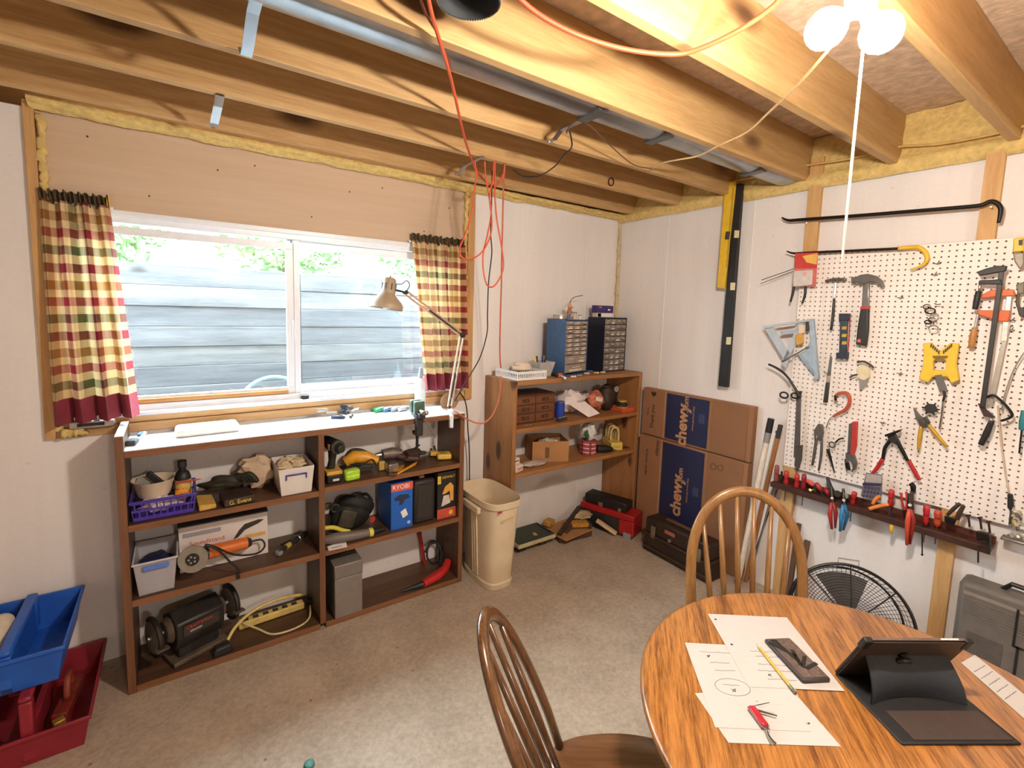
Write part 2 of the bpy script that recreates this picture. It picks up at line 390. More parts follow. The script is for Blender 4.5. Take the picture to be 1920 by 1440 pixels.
one('gravel_bed', 'grey gravel at the bottom of the window well', 'gravel', B().box(-4.29, -.41, .21, .99, .6, .72), mat('4c4944', .9, var=.5, scale=60, bump=1))
one('lawn', 'green lawn behind the timber retaining wall', 'lawn', B().box(-12, 6, 1.06, 12, 1.6, 1.76), mat('465c30', .9, var=.3, scale=12, bump=1))
def tree(name, label, c, r, n, col, trunk_z, seed):
    q = random.Random(seed); t = T(name, label, 'tree', 'trees beyond the window well')
    lb = B()
    for _ in range(n):
        d = Vector((q.gauss(0, 1), q.gauss(0, 1), q.gauss(0, 1))).normalized()*q.uniform(.35, 1)**.6
        p = Vector(c)+Vector((d.x*r[0], d.y*r[1], d.z*r[2])); a = Vector((q.uniform(-1, 1), q.uniform(-1, 1), q.uniform(-.6, .6))).normalized()
        e = a.cross(Vector((q.uniform(-1, 1), q.uniform(-1, 1), 1))).normalized(); s = q.uniform(.05, .1)
        lb.add([p-a*s, p+e*s*.45, p+a*s, p-e*s*.45], [(0, 1, 2, 3)])
    t.part('foliage', lb, mat(col, .7, var=.35, scale=3), sm=None, stuff=True)
    t.part('trunk', B().tube([(c[0], c[1], trunk_z), (c[0]+.05, c[1], c[2]-r[2]*.3), (c[0]-.05, c[1], c[2]+r[2]*.4)], [.09, .07, .03], 8), mat('5d4a3a', .9, bump=.6))
    t.done()
tree('leafy_tree', 'leafy green tree above the left end of the timber wall', (-4.2, 5.4, 2.85), (1.4, .9, .85), 2600, '6a8758', 1.78, 1)
tree('leafy_tree', 'pale green tree behind the middle of the window', (-1.4, 6.2, 2.9), (1.15, .9, .95), 2600, '749362', 1.78, 2)
tree('leafy_tree', 'green tree behind the right curtain side of the window', (1.5, 6.0, 2.85), (1.4, .9, .9), 2200, '688b59', 1.78, 3)
hs = T('garden_hose', 'pale teal garden hose loop lying in the window well', 'hose')
hs.part('garden_hose', B().tube(smooth_pts([(-2.62, .9, 1.05), (-2.52, .92, 1.14), (-2.40, .93, 1.175), (-2.27, .92, 1.14), (-2.17, .9, 1.05)], 6), .012, 8), mat('7fb0b0', .4))
hs.done()
# ------------------------------------------------------------------ ceiling lamp
cl = T('ceiling_light', 'bare two-bulb ceiling lamp with a white socket splitter and long pull cord', 'lamp')
b1, b2 = P(1548, 55, 'Z', 2.20), P(1653, 62, 'Z', 2.20)
fx = P(1615, 8, 'Z', 2.275)
cl.part('mounting_box', B().cyl((fx.x, fx.y, H-.0005), (fx.x, fx.y, H-.04), .05, n=20), M_white, .003)
cl.part('stem', B().cyl((fx.x, fx.y, H-.04), (fx.x, fx.y, fx.z+.02), .011, n=12), M_white)
cl.part('socket', B().lathe([(.0, .0), (.024, 0), (.028, .03), (.024, .07), (0, .07)], (fx.x, fx.y, fx.z-.015)), M_white)
M_bulb = emit_mat('bulb_glow', BULB_C, BULB_L)
for bb in (b1, b2):
    s0 = Vector((fx.x, fx.y, fx.z)); d = (bb-s0).normalized()
    cl.part('splitter_arm', B().cyl(s0, bb-d*.042, .013, .016, 12), M_white)
    cl.part('bulb', B().lathe([(0, -.033), (.013, -.0315), (.024, -.024), (.0315, -.011), (.034, .003), (.031, .016), (.022, .030), (.014, .042), (.012, .055), (0, .056)], bb, 20, -d), M_bulb, sm=179)
pc = P(1618, 92, 'Z', 2.18)
cl.part('pull_cord', B().tube([(fx.x, fx.y, fx.z), (pc.x, pc.y, 2.18), (pc.x, pc.y, 2.0), (pc.x, pc.y, 1.79)], .0024, 6), mat('cfc6b8', .8))
cl.done()
# the lamp behind the camera whose bulbs mirror in the window panes
M_bulb2 = emit_mat('bulb_glow_far', BULB_C, BULB_L2)
c2 = T('ceiling_light', 'bare bulb ceiling lamp at the far end of the basement', 'lamp'); f2 = Vector((-2.28, -5.42, 2.30))
c2.part('mounting_box', B().cyl((f2.x, f2.y, ZC), (f2.x, f2.y, ZC-.04), .055, n=20), M_white, .003)
c2.part('stem', B().cyl((f2.x, f2.y, ZC-.04), (f2.x, f2.y, f2.z), .012, n=12), M_white)
for dx in (-.06, .06):
    bb = f2+Vector((dx, 0, -.06)); d = (bb-f2).normalized()
    c2.part('splitter_arm', B().cyl(f2, bb-d*.042, .013, .016, 12), M_white)
    c2.part('bulb', B().lathe([(0, -.044), (.018, -.042), (.032, -.032), (.042, -.014), (.045, .004), (.041, .022), (.028, .04), (.018, .052), (.015, .066), (0, .067)], bb, 20, -d), M_bulb2, sm=179)
c2.done()
# ------------------------------------------------------------------ fixed ceiling things
gc = T('galvanized_channel', 'long galvanized steel channel running beside a ceiling joist', 'metal channel')
def chan(w0, w1, zc, r):
    b = B(); prof = [(-1.362, 2.447), (-1.335+.0, 2.452)]
    ys = [-1.374, -1.366, -1.345, -1.318, -1.292, -1.27, -1.262, -1.262, -1.27]
    zs = [2.452, 2.442, 2.436, 2.433, 2.435, 2.441, 2.452, 2.462, 2.462]
    out = [(y+.0, z) for y, z in zip(ys, zs)]; n = len(out)
    vs = [(w0, y+.032, z) for y, z in out]+[(w1, y+.032, z) for y, z in out]+[(w0, y+.032, z+.002) for y, z in out]+[(w1, y+.032, z+.002) for y, z in out]
    fs = [(i, i+1, n+i+1, n+i) for i in range(n-1)]+[(2*n+i, 3*n+i, 3*n+i+1, 2*n+i+1) for i in range(n-1)]
    return b.add(vs, fs)
gc.part('channel', chan(XL+.1, -.06, 0, 0), M_steel, sm=60)
for x in (-1.62, -1.22, -.45): gc.part('joint_collar', B().box(x, x+.05, -1.345, -1.228, 2.430, 2.440), mat('77797a', .4, 1., var=.1))
gc.done()
def strap(name, label, pts, w, along):
    a = Vector(along).normalized()*w/2; b = B(); pts = [Vector(p) for p in pts]; n = len(pts)
    vs = [p-a for p in pts]+[p+a for p in pts]; dz = Vector((0, 0, -.003)); vs += [v+dz for v in vs]
    fs = [(i, i+1, n+i+1, n+i) for i in range(n-1)]+[(2*n+i, 3*n+i, 3*n+i+1, 2*n+i+1) for i in range(n-1)]
    b.add(vs, fs); t = T(name, label, 'strap', 'steel straps under the joists'); t.part('strip', b, M_steel, sm=None)
    e = pts[-1]; t.part('screw', B().cyl(e+Vector((0, .006, -.001)), e+Vector((0, .006, -.006)), .005, n=8), M_steel); t.done()
strap('steel_strap', 'bent galvanized strap at the top left, under the third joist', [(-2.745, -1.345, 2.44), (-2.745, -1.20, 2.437), (-2.745, -1.08, 2.40), (-2.745, -1.04, 2.395), (-2.745, -.985, 2.438)], .03, (1, 0, 0))
strap('steel_strap', 'galvanized strap above the window header near the left curtain', [(-2.778, -.56, 2.44), (-2.778, -.45, 2.436), (-2.785, -.34, 2.405), (-2.785, -.30, 2.402)], .03, (1, 0, 0))
strap('steel_strap', 'galvanized strap bridging two joists where thin wires hang', [(-1.59, -1.36, 2.437), (-1.59, -1.1, 2.436), (-1.59, -1.06, 2.41), (-1.59, -1.03, 2.41)], .022, (1, 0, 0))
strap('steel_strap', 'galvanized strap where the orange cord bundle hangs', [(-1.66, -.60, 2.437), (-1.66, -.42, 2.433), (-1.66, -.36, 2.41), (-1.66, -.33, 2.41)], .022, (1, 0, 0))
du = T('duct_collar', 'crimped grey metal duct collar poking down between joists', 'duct')
cr = B(); nn = 144
cr.add([(-2.30+(.080+(.0022 if k % 2 else -.0022)*(1 if j < 2 else 0))*cos(2*pi*k/nn), -1.555+(.080+(.0022 if k % 2 else -.0022)*(1 if j < 2 else 0))*sin(2*pi*k/nn), (2.455, 2.50, 2.505, 2.66)[j]) for j in range(4) for k in range(nn)], [(j*nn+k, j*nn+(k+1) % nn, (j+1)*nn+(k+1) % nn, (j+1)*nn+k) for j in range(3) for k in range(nn)])
du.part('crimped_sleeve', cr, mat('9a9da0', .42, .7, var=.1), sm=None)
du.part('shaded_inside', B().lathe([(.0, .15), (.0745, .15), (.0765, .0), (.0775, .0)], (-2.30, -1.555, 2.456), 40), mat('55585a', .5, .5), sm=40)  # inside wall in darker grey: shade of the open duct put into colour
du.done()
def cord(name, label, pts, r, m, cat='cord', k=6, group=None, extra=None):
    t = T(name, label, cat, group); t.part('cable' if extra else name, B().tube(smooth_pts(pts, k), r, 7), m, sm=179)
    if extra:
        for nm, b, mm in extra: t.part(nm, b, mm)
    return t.done()
M_oc = mat('c9502c', .55, var=.06)
cord('extension_cord', 'orange extension cord sagging between joists left of the ceiling bulbs', [P(950, -30, 'Z', 2.445), P(990, 12, 'Z', 2.42), P(1040, 45, 'Z', 2.40), P(1100, 72, 'Z', 2.385), P(1180, 94, 'Z', 2.38), P(1262, 102, 'Z', 2.38), P(1310, 92, 'Z', 2.385), P(1380, 60, 'Z', 2.40), P(1440, 20, 'Z', 2.42), P(1475, -15, 'Z', 2.435)], .0065, M_oc)
cord('extension_cord', 'orange extension cord draped diagonally under the joists to the hanging bundle', [P(800, -20, 'Z', 2.45), P(808, 20, 'Z', 2.43), P(820, 62, 'Z', 2.432), P(838, 120, 'Z', 2.425), P(852, 175, 'Z', 2.43), P(862, 220, 'Z', 2.425), P(876, 275, 'Z', 2.43), P(893, 318, 'Z', 2.425), P(912, 342, 'Y', -.55), P(928, 348, 'Y', -.55), P(940, 336, 'Y', -.55), P(947, 312, 'Y', -.55)], .0055, M_oc)
cord('extension_cord', 'thin dark orange cord joining at the steel duct collar', [P(786, -10, 'Z', 2.45), P(798, 25, 'Z', 2.44), P(818, 58, 'Z', 2.436)], .0035, mat('8e4a2c', .6))
Yb = -.585
def lp(pts, y=Yb): return [P(u, v, 'Y', y) for u, v in pts]
cord('extension_cord', 'orange cord of the hanging bundle ending in a wide loop by the curtain', lp([(890, 302), (893, 330), (888, 365), (884, 400), (872, 440), (862, 465), (866, 482), (884, 486), (906, 470), (920, 440), (922, 410), (918, 370), (924, 335), (926, 302)]), .004, M_oc)
cord('extension_cord', 'orange cord of the hanging bundle with the lowest drooping loop', lp([(909, 302), (911, 335), (917, 370), (921, 400), (914, 440), (906, 475), (906, 505), (911, 530), (918, 538), (928, 535), (940, 515), (944, 495), (940, 460), (932, 415), (928, 370), (928, 330), (928, 302)], -.575), .004, M_oc)
cord('extension_cord', 'faded orange cord hanging straight down to the tall shelf basket', [P(946, 302, 'Y', -.56), P(944, 350, 'Y', -.55), P(942, 430, 'Y', -.52), P(941, 470, 'Y', -.5), P(940, 530, 'Y', -.45), P(938, 600, 'Y', -.4), P(937, 660, 'Y', -.37), P(939, 690, 'Y', -.355)], .0045, mat('b3563c', .6))
cord('electric_lead', 'thin black cord hanging beside the curtain down to the desk lamp', [P(923, 320, 'Y', -.57), P(921, 400, 'Y', -.55), P(920, 440, 'Y', -.5), P(922, 475, 'Y', -.45), P(916, 530, 'Y', -.4), P(914, 590, 'Y', -.36), P(913, 625, 'Y', -.33), P(900, 670, 'Y', -.3), P(880, 705, 'Y', -.26), P(862, 735, 'Y', -.24), P(852, 752, 'Y', -.22)], .0035, M_blk)
cord('lamp_wire', 'pale yellow wire swooping from the ceiling bulbs toward the joists', [P(1600, 20, 'Z', 2.29), P(1575, 65, 'Z', 2.29), P(1535, 115, 'Z', 2.31), P(1490, 165, 'Z', 2.345), P(1440, 212, 'Z', 2.375), P(1400, 248, 'Z', 2.38), P(1350, 272, 'Z', 2.39), P(1310, 292, 'Z', 2.40), P(1275, 299, 'Z', 2.41), P(1245, 305, 'Z', 2.425), P(1222, 316, 'Z', 2.435)], .004, mat('d8bb8a', .6), 'wire')
cord('lamp_wire', 'thin brown wire from the bridging strap sagging along the joists', [P(1222, 316, 'Z', 2.43), P(1195, 312, 'Z', 2.425), P(1175, 300, 'Z', 2.425), P(1150, 278, 'Z', 2.43), P(1130, 258, 'Z', 2.432), P(1105, 235, 'Z', 2.435), P(1085, 228, 'Z', 2.43), P(1068, 236, 'Z', 2.42), P(1062, 250, 'Z', 2.41)], .0025, mat('5a3a28', .6), 'wire')
cord('lamp_wire', 'black plug wire dangling between the second and third joists', [P(1068, 245, 'Z', 2.41), P(1072, 275, 'Z', 2.40), P(1058, 290, 'Z', 2.40), P(1040, 312, 'Z', 2.40), P(1010, 330, 'Z', 2.40), P(980, 330, 'Z', 2.41), P(962, 318, 'Z', 2.43)], .0035, M_blk, 'wire')
t = T('iron_ring', 'small rusty iron ring screwed to the second joist', 'ring'); t.part('iron_ring', B().torus(P(1146, 341, 'Y', -.58), (0, 1, .1), .022, .004, sy=1.), mat('5b2f20', .6, .5)); t.done()
for u, v, u2 in ((1675, 272, 1860),):
    t = T('staple_cable', 'pale yellow cable stapled along the sprayed foam above the pegboard', 'cable')
    t.part('cable', B().tube(smooth_pts([P(1365, 342, 'X', -.05), P(1400, 335, 'X', -.055), P(1450, 325, 'X', -.055), P(1502, 312, 'X', -.06), P(1560, 303, 'X', -.06), P(1600, 296, 'X', -.06), P(1680, 276, 'X', -.06), P(1760, 270, 'X', -.055), P(1860, 252, 'X', -.055), P(1925, 235, 'X', -.055)], 5), .006, 7), mat('c9a662', .6), sm=179)
    for s in ((1675, 276), (1508, 311), (1900, 240)): t.part('staple', B().torus(P(*s, 'X', -.06), (0, 1, 0), .009, .002, 10, 5), M_steel)
    t.done()

# ------------------------------------------------------------------ curtains
def plaid():
    m, nt, b = _new('plaid_cotton'); L = nt.links.new; b.inputs['Roughness'].default_value = .9
    uv = N(nt, 'ShaderNodeUVMap'); sp = N(nt, 'ShaderNodeSeparateXYZ'); L(uv.outputs[0], sp.inputs[0])
    seq = [('861c30', .13), ('e6d2a6', .12), ('a87838', .13), ('e6d2a6', .11), ('a5353e', .13), ('e6d2a6', .12), ('5c5a34', .13), ('e6d2a6', .13)]
    def band(out, rep, off):
        mu = N(nt, 'ShaderNodeMath', operation='MULTIPLY_ADD'); L(out, mu.inputs[0]); mu.inputs[1].default_value = rep; mu.inputs[2].default_value = off
        fr = N(nt, 'ShaderNodeMath', operation='FRACT'); L(mu.outputs[0], fr.inputs[0])
        rp = N(nt, 'ShaderNodeValToRGB'); cr = rp.color_ramp; cr.interpolation = 'CONSTANT'; pos = 0
        while len(cr.elements) < len(seq): cr.elements.new(.5)
        for i, (c, wd) in enumerate(seq): cr.elements[i].position = pos; cr.elements[i].color = lin(c); pos += wd
        L(fr.outputs[0], rp.inputs['Fac']); return rp.outputs['Color']
    a = band(sp.outputs['Y'], 2.9, .1); c = band(sp.outputs['X'], 1.35, .22)
    mx = N(nt, 'ShaderNodeMix', data_type='RGBA', blend_type='MIX'); mx.inputs[0].default_value = .5; L(a, mx.inputs[6]); L(c, mx.inputs[7])
    m2 = N(nt, 'ShaderNodeMix', data_type='RGBA', blend_type='MULTIPLY'); m2.inputs[0].default_value = .3; L(mx.outputs[2], m2.inputs[6]); L(a, m2.inputs[7])
    L(m2.outputs[2], b.inputs['Base Color'])
    tl = N(nt, 'ShaderNodeBsdfTranslucent'); L(m2.outputs[2], tl.inputs[0]); ms = N(nt, 'ShaderNodeMixShader'); ms.inputs[0].default_value = .22
    out = [n for n in nt.nodes if n.type == 'OUTPUT_MATERIAL'][0]
    L(b.outputs[0], ms.inputs[1]); L(tl.outputs[0], ms.inputs[2]); L(ms.outputs[0], out.inputs[0]); return m
M_plaid = plaid(); M_hem = mat('8a3340', .9, var=.08); M_ruf = mat('54442c', .9, var=.5, scale=60)
def curtain(label, xt0, xt1, xb0, xb1, z0, z1, folds, ph, yb, skew):
    t = T('curtain', label, 'curtain', 'plaid window curtains')
    def sh(v0, v1):
        def f(u, v):
            k = v0+(v1-v0)*v; a = xt0+(xb0-xt0)*k; c = xt1+(xb1-xt1)*k
            env = .016+.030*k
            x = a+(c-a)*u+.006*sin(u*folds*4*pi+ph)*k
            y = yb-env*(1+sin(u*folds*2*pi+ph+.5*sin(k*3)))+.008*sin(u*folds*5.1*pi+1.3)*(1-k*.5)
            return (x, y, z1+(z0-z1)*k+skew*u*k)
        return f
    t.part('cloth', B().grid(sh(0, .885), 150, 40), M_plaid, sm=179)
    t.part('hem_band', B().grid(sh(.885, 1), 150, 6), M_hem, sm=179)
    def ruf(u, v):
        return (xt0+(xt1-xt0)*u, yb-.012-.012*sin(u*90+v*2)-.006*sin(u*41), z1-.01+v*.05+.006*sin(u*60))
    t.part('ruffle', B().grid(ruf, 180, 5), M_ruf, sm=179)
    t.part('curtain_rod', B().cyl((xt0-.01, yb, z1-.004), (xt1+.01, yb, z1-.004), .006, n=10), M_white)
    t.done()
curtain('left red and tan plaid curtain beside the big wall shelf', -3.372, -3.155, -3.365, -3.09, 1.155, 2.07, 3.5, .4, -.012, .015)
curtain('right red and tan plaid curtain behind the desk lamp', -1.79, -1.435, -1.712, -1.43, 1.18, 2.075, 5, 1.2, -.012, 0)
t = T('tape_tag', 'small yellow clip at the inner top corner of the left curtain', 'clip'); t.part('tape_tag', B().cbox(P(203, 380, 'Y', -.03), (.012, .006, .06)), M_yel, .001); t.done()

# ------------------------------------------------------------------ wall shelf (work ledge)
M_wal = wood('62442e', '40291a', 'X', .5, 8., 0, .15); M_walz = wood('5f422d', '3d281a', 'Z', .5, 8., 0, .15)
M_edge = wood('8c5d3a', '70482b', 'X', .55, 10.); M_edgez = wood('7d5336', '634026', 'Z', .55, 10.)
M_ledge = mat('e6eaee', .3, var=.03, scale=8)
SY, SX0, SX1, SD = -.300, -3.158, -1.563, -2.373
U1, M1, B1, U2, M2, WT = .762, .4385, FZ+.029, .775, .4434, 1.0775
ws = T('wall_shelf', 'long dark walnut wall shelf with a white laminate top under the window', 'shelf')
def panel(nm, x0, x1, z0, z1, m, me):
    k = ws.part(nm, B().box(x0, x1, SY+.006, -.006, z0, z1), m, .002); ws.part('edge_band', B().box(x0, x1, SY, SY+.0055, z0, z1), me, .001, under=k)
panel('side_panel', SX0, SX0+.028, FZ, 1.135, M_walz, M_edgez); panel('side_panel', SX1-.028, SX1, FZ, 1.0725, M_walz, M_edgez)
panel('divider', SD-.014, SD+.014, B1, 1.046, M_walz, M_edgez)
k = ws.part('worktop', B().box(SX0+.0285, SX1-.0285, SY-.003, -.006, 1.046, 1.0725), M_edge, .002)
ws.part('laminate', B().box(SX0+.0285, SX1-.001, SY-.002, .0-.02, 1.073, WT), M_ledge, .001, under=k)
for z in (U1, M1, B1): panel('shelf_board', SX0+.0285, SD-.0145, z-.027, z, M_wal, M_edge)
for z in (U2, M2, B1): panel('shelf_board', SD+.0145, SX1-.0285, z-.027, z, M_wal, M_edge)
ws.part('side_cap', B().box(SX0, SX0+.029, SY-.001, -.02, 1.1355, 1.141), M_ledge, .002)
ws.done()

# ------------------------------------------------------------------ tall pine shelf in the corner
M_pine = wood('ad7a49', '8f5f33', 'X', .5, 7., 5., .1, kn=(.10, .2)); M_pinez = wood('ad7a49', '8a5a30', 'Z', .5, 7., 8., .1, kn=(.17, .28))
QY, QX0, QX1 = -.336, -1.240, -.037
ps = T('pine_shelf', 'knotty orange pine shelf standing in the corner', 'shelf')
ps.part('side_panel', B().box(QX0, QX0+.03, QY, -.006, FZ, 1.245), M_pinez, .003); ps.part('side_panel', B().box(QX1-.03, QX1, QY, -.006, FZ, 1.245), M_pinez, .003)
for z0, z1 in ((1.215, 1.244), (.912, .938), (.620, .647)): ps.part('shelf_board', B().box(QX0+.0305, QX1-.0305, QY, -.006, z0, z1), M_pine, .003)
ps.done()

# ------------------------------------------------------------------ table
M_oak = wood('b0763b', '5f3614', 'X', .3, 13., 0, .35, 1.2, fine=.55, lo=.38, hi=.58)
TC = Vector((-1.637, -2.363, 0)); TR, TZ = .533, .75
tb = T('round_table', 'round oak pedestal table strewn with papers', 'table', loc=TC, rz=R(39.7))
prof = [(0, TZ-.028), (TR-.02, TZ-.028), (TR-.004, TZ-.024), (TR, TZ-.016), (TR, TZ-.008), (TR-.004, TZ-.002), (TR-.012, TZ), (0, TZ)]
tb.part('table_top', B().lathe(prof, n=96), M_oak, sm=50)
tb.part('apron', B().lathe([(TR-.07, TZ-.0285), (TR-.07, TZ-.09), (TR-.095, TZ-.09), (TR-.095, TZ-.0285)], n=64), M_oak, sm=40)
tb.part('pedestal', B().lathe([(0, .14), (.075, .14), (.085, .18), (.05, .26), (.045, .34), (.075, .45), (.08, .52), (.05, .6), (.07, .66), (.12, .69), (.12, TZ-.029), (0, TZ-.029)], n=28), wood('9c6430', '6f421c', 'Z', .4, 9.), sm=50)
for k in range(4):
    a = k*pi/2+.3; d = Vector((cos(a), sin(a), 0))
    tb.part('foot', B().tube([d*.05+Vector((0, 0, .17)), d*.16+Vector((0, 0, .13)), d*.27+Vector((0, 0, .075)), d*.33+Vector((0, 0, FZ+.024))], [.035, .032, .027, .024], 10), wood('9c6430', '6f421c', 'Z', .4, 9.))
tb.done()

# ------------------------------------------------------------------ windsor chairs
M_ch = wood('99703f', '78522c', 'Z', .35, 10., 0, .3); M_chs = wood('8f6238', '65401f', 'X', .35, 8., 0, .3)
M_chd = wood('6b4828', '452b15', 'Z', .22, 10., 0, .6); M_chds = wood('7a5232', '4b2f18', 'X', .28, 8., 0, .45)
def chair(label, loc, rz, hoop_w, top, lean, m, ms, nsp=6, flat=.55):
    """local: faces +X, back hoop at x=0"""
    t = T('windsor_chair', label, 'chair', 'hoop-back wooden chairs', loc=loc, rz=rz); zs = .455
    sp = [(-.03, -.15), (.0, -.185), (.08, -.215), (.2, -.225), (.31, -.20), (.37, -.13), (.39, 0)]; sp = sp+[(x, -y) for x, y in sp[-2::-1]]
    out = smooth_pts([(x, y, 0) for x, y in sp], 5); n = len(out)
    ring = lambda s, z: [(.17+(p.x-.17)*s, p.y*s, z) for p in out]
    sb = B(); rings = [ring(.55, zs-.034), ring(.93, zs-.034), ring(1, zs-.02), ring(1, zs-.006), ring(.97, zs), ring(.75, zs-.004), ring(.4, zs-.010), ring(.02, zs-.011)]
    vs = [v for r in rings for v in r]; sb.add(vs, [(i*n+j, i*n+j+1, (i+1)*n+j+1, (i+1)*n+j) for i in range(7) for j in range(n-1)]+[(i*n+n-1, i*n, (i+1)*n, (i+1)*n+n-1) for i in range(7)]+[tuple(range(n-1, -1, -1))])
    t.part('seat', sb, ms, sm=60)
    hz = top-zs
    def hp(a):   # a from 0..pi
        y = hoop_w/2*cos(a)*(1-.12*(1-sin(a))**2); h = sin(a)**.62*hz
        return Vector((-.0-lean*(h/hz)**1.15, y, zs+h-.004))
    t.part('hoop', B().tube([hp(pi*i/40) for i in range(41)], .020, 12, flat=.62), m, sm=179)
    for i in range(nsp):
        f = (i+1)/(nsp+1)*2-1; a = math.acos(f); e = hp(a); b0 = Vector((.005-.012*(1-f*f), f*hoop_w*.37, zs-.006)); mid = b0.lerp(e, .4)
        t.part('spindle', B().tube([b0, mid, e], [.008, .0115, .007], 8), m, sm=179)
    legs = []
    for sx, sy in ((.05, -1), (.05, 1), (.31, -1), (.31, 1)):
        p0 = Vector((sx, .13*sy, zs-.03)); p1 = Vector((sx+(-.07 if sx < .1 else .05), .20*sy, 0)); legs.append((p0, p1))
        t.part('leg', B().tube([p0, p0.lerp(p1, .25), p0.lerp(p1, .45), p0.lerp(p1, .5), p0.lerp(p1, .75), p1], [.013, .018, .019, .013, .018, .011], 10), m, sm=179)
    mids = []
    for a, b in ((0, 2), (1, 3)):
        q0 = legs[a][0].lerp(legs[a][1], .6); q1 = legs[b][0].lerp(legs[b][1], .6); mids.append((q0+q1)/2)
        t.part('stretcher', B().tube([q0, (q0+q1)/2, q1], [.008, .012, .008], 8), m, sm=179)
    t.part('stretcher', B().tube([mids[0], (mids[0]+mids[1])/2, mids[1]], [.008, .012, .008], 8), m, sm=179)
    return t.done()
ca = Vector((-1.175, -1.815, 0)); da = (TC-ca)
chair('light oak hoop-back chair tucked under the far side of the table', (ca.x, ca.y, FZ), math.atan2(da.y, da.x), .46, .97, .10, M_ch, M_chs)
chair('dark oak hoop-back chair at the lower edge, left of the table', (-2.205, -1.935, FZ), R(-36), .40, .925, .21, M_chd, M_chds, 4)
# ------------------------------------------------------------------ helpers for small goods
def blob(c, r, seed, amp=.18, nu=22, nv=14, rot=None):
    q = random.Random(seed); ph = [(q.uniform(2, 6), q.uniform(2, 6), q.uniform(2, 6), q.uniform(0, 6)) for _ in range(6)]
    b = B().ball((0, 0, 0), 1, nu, nv); out = []
    for p in b.v:
        k = 1+amp*sum(sin(a*p.x+e*p.y+g*p.z+h) for a, e, g, h in ph)/3
        out.append(Vector((p.x*r[0], p.y*r[1], p.z*r[2]))*k)
    b.v = out
    if rot: b.xf(rot.to_matrix().to_4x4())
    return b.mv(*c)
def crumple(c, r, seed, amp=.35, n=2):
    q = random.Random(seed); b = B().ball((0, 0, 0), 1, 15, 9)
    b.v = [Vector((p.x*r[0], p.y*r[1], p.z*r[2]))*q.uniform(1-amp, 1+amp*.5) for p in b.v]; return b.mv(*c)
FR = lambda o: frame(o, (1, 0, 0), (0, 0, 1))       # lettering on faces that look at -Y
WR = lambda o: frame(o, (0, -1, 0), (0, 0, 1))      # lettering on faces that look at -X
def small(name, label, cat, parts, group=None):
    t = T(name, label, cat, group)
    for p in parts: t.part(*p)
    return t.done()
M_crm = mat('d9c6ae', .8, var=.1, scale=12); M_cl = mat('dfe2e6', .25, var=.03, alpha=.42); M_paper = mat('f0ece6', .8, var=.02)
M_grn = mat('3e5a3c', .6); M_blu = mat('2456b0', .4); M_gry = mat('8d8b88', .5, var=.1); M_sil = mat('b5b2ad', .35, .9, var=.1)
M_navy = mat('23284a', .6); M_tan = mat('c39c5f', .8); M_lthr = mat('3a2a20', .6, var=.25)

# ------------------------------------------------------------------ wall shelf, upper left
M_pur = mat('4a36a0', .35, var=.08)
t = T('plastic_basket', 'purple perforated plastic basket of odds and ends on the wall shelf', 'basket')
x0, x1, y0, y1, z0, z1 = -3.122, -2.895, -.285, -.075, U1+.001, U1+.092
t.part('floor_pan', B().box(x0+.012, x1-.012, y0+.012, y1-.012, z0, z0+.012), M_pur, .002)
t.part('rim', B().box(x0-.004, x1+.004, y0-.004, y0+.006, z1-.008, z1).box(x0-.004, x1+.004, y1-.006, y1+.004, z1-.008, z1).box(x0-.004, x0+.006, y0+.006, y1-.006, z1-.008, z1).box(x1-.006, x1+.004, y0+.006, y1-.006, z1-.008, z1), M_pur, .002)
for (a0, b0, a1, b1) in ((x0, y0, x1, y0), (x0, y1, x1, y1), (x0, y0, x0, y1), (x1, y0, x1, y1)):
    n = 9; w = B(); c = Vector(((x0+x1)/2, (y0+y1)/2, 0))
    P0, P1 = Vector((a0, b0, 0)), Vector((a1, b1, 0)); d = (P1-P0).normalized(); nr = Vector((d.y, -d.x, 0))
    if nr.dot(c-P0) > 0: nr = -nr
    def wp(f, h): q = P0.lerp(P1, f); q = q+(c-q).normalized()*.012*(1-h); return Vector((q.x, q.y, z0+.004+(z1-.006-z0)*h))
    for h0, h1 in ((0, .18), (.46, .56), (.86, 1)):
        w.add([wp(0, h0), wp(1, h0), wp(1, h1), wp(0, h1)], [(0, 1, 2, 3)])
        w.add([wp(0, h0)-nr*.003, wp(1, h0)-nr*.003, wp(1, h1)-nr*.003, wp(0, h1)-nr*.003], [(3, 2, 1, 0)])
    for k in range(n+1):
        f = k/n; e = .012
        for h0, h1, s in ((.1, .5, 0), (.5, .9, .5/n)):
            g = min(.99, f+s); w.add([wp(max(0, g-e), h0), wp(min(1, g+e), h0), wp(min(1, g+e), h1), wp(max(0, g-e), h1)], [(0, 1, 2, 3)])
    t.part('lattice_side', w, M_pur, sm=None)
t.done()
small('plastic_bag', 'crumpled white bag showing through the purple basket front', 'bag', [('plastic_bag', crumple((-3.02, -.215, U1+.045), (.08, .045, .03), 5), mat('d8cfd8', .4, var=.2))])
bw = T('plastic_bowl', 'cream bowl of scraps inside the purple basket', 'bowl')
bw.part('bowl', B().lathe([(0, .0), (.05, 0), (.06, .012), (.075, .075), (.079, .078), (.071, .074), (.056, .014), (0, .012)], (-3.045, -.165, U1+.068), 26), M_crm, sm=50)
bw.part('black_handle', B().cbox((-3.035, -.16, U1+.135), (.025, .02, .09), Matrix.Rotation(-.7, 3, 'Y')), M_blk, .003)
bw.part('grey_card', B().cbox((-3.085, -.15, U1+.125), (.05, .006, .05), Matrix.Rotation(.5, 3, 'Y')), M_gry); bw.done()
bt = T('glue_bottle', 'black bottle with a pale yellow label in the purple basket', 'bottle')
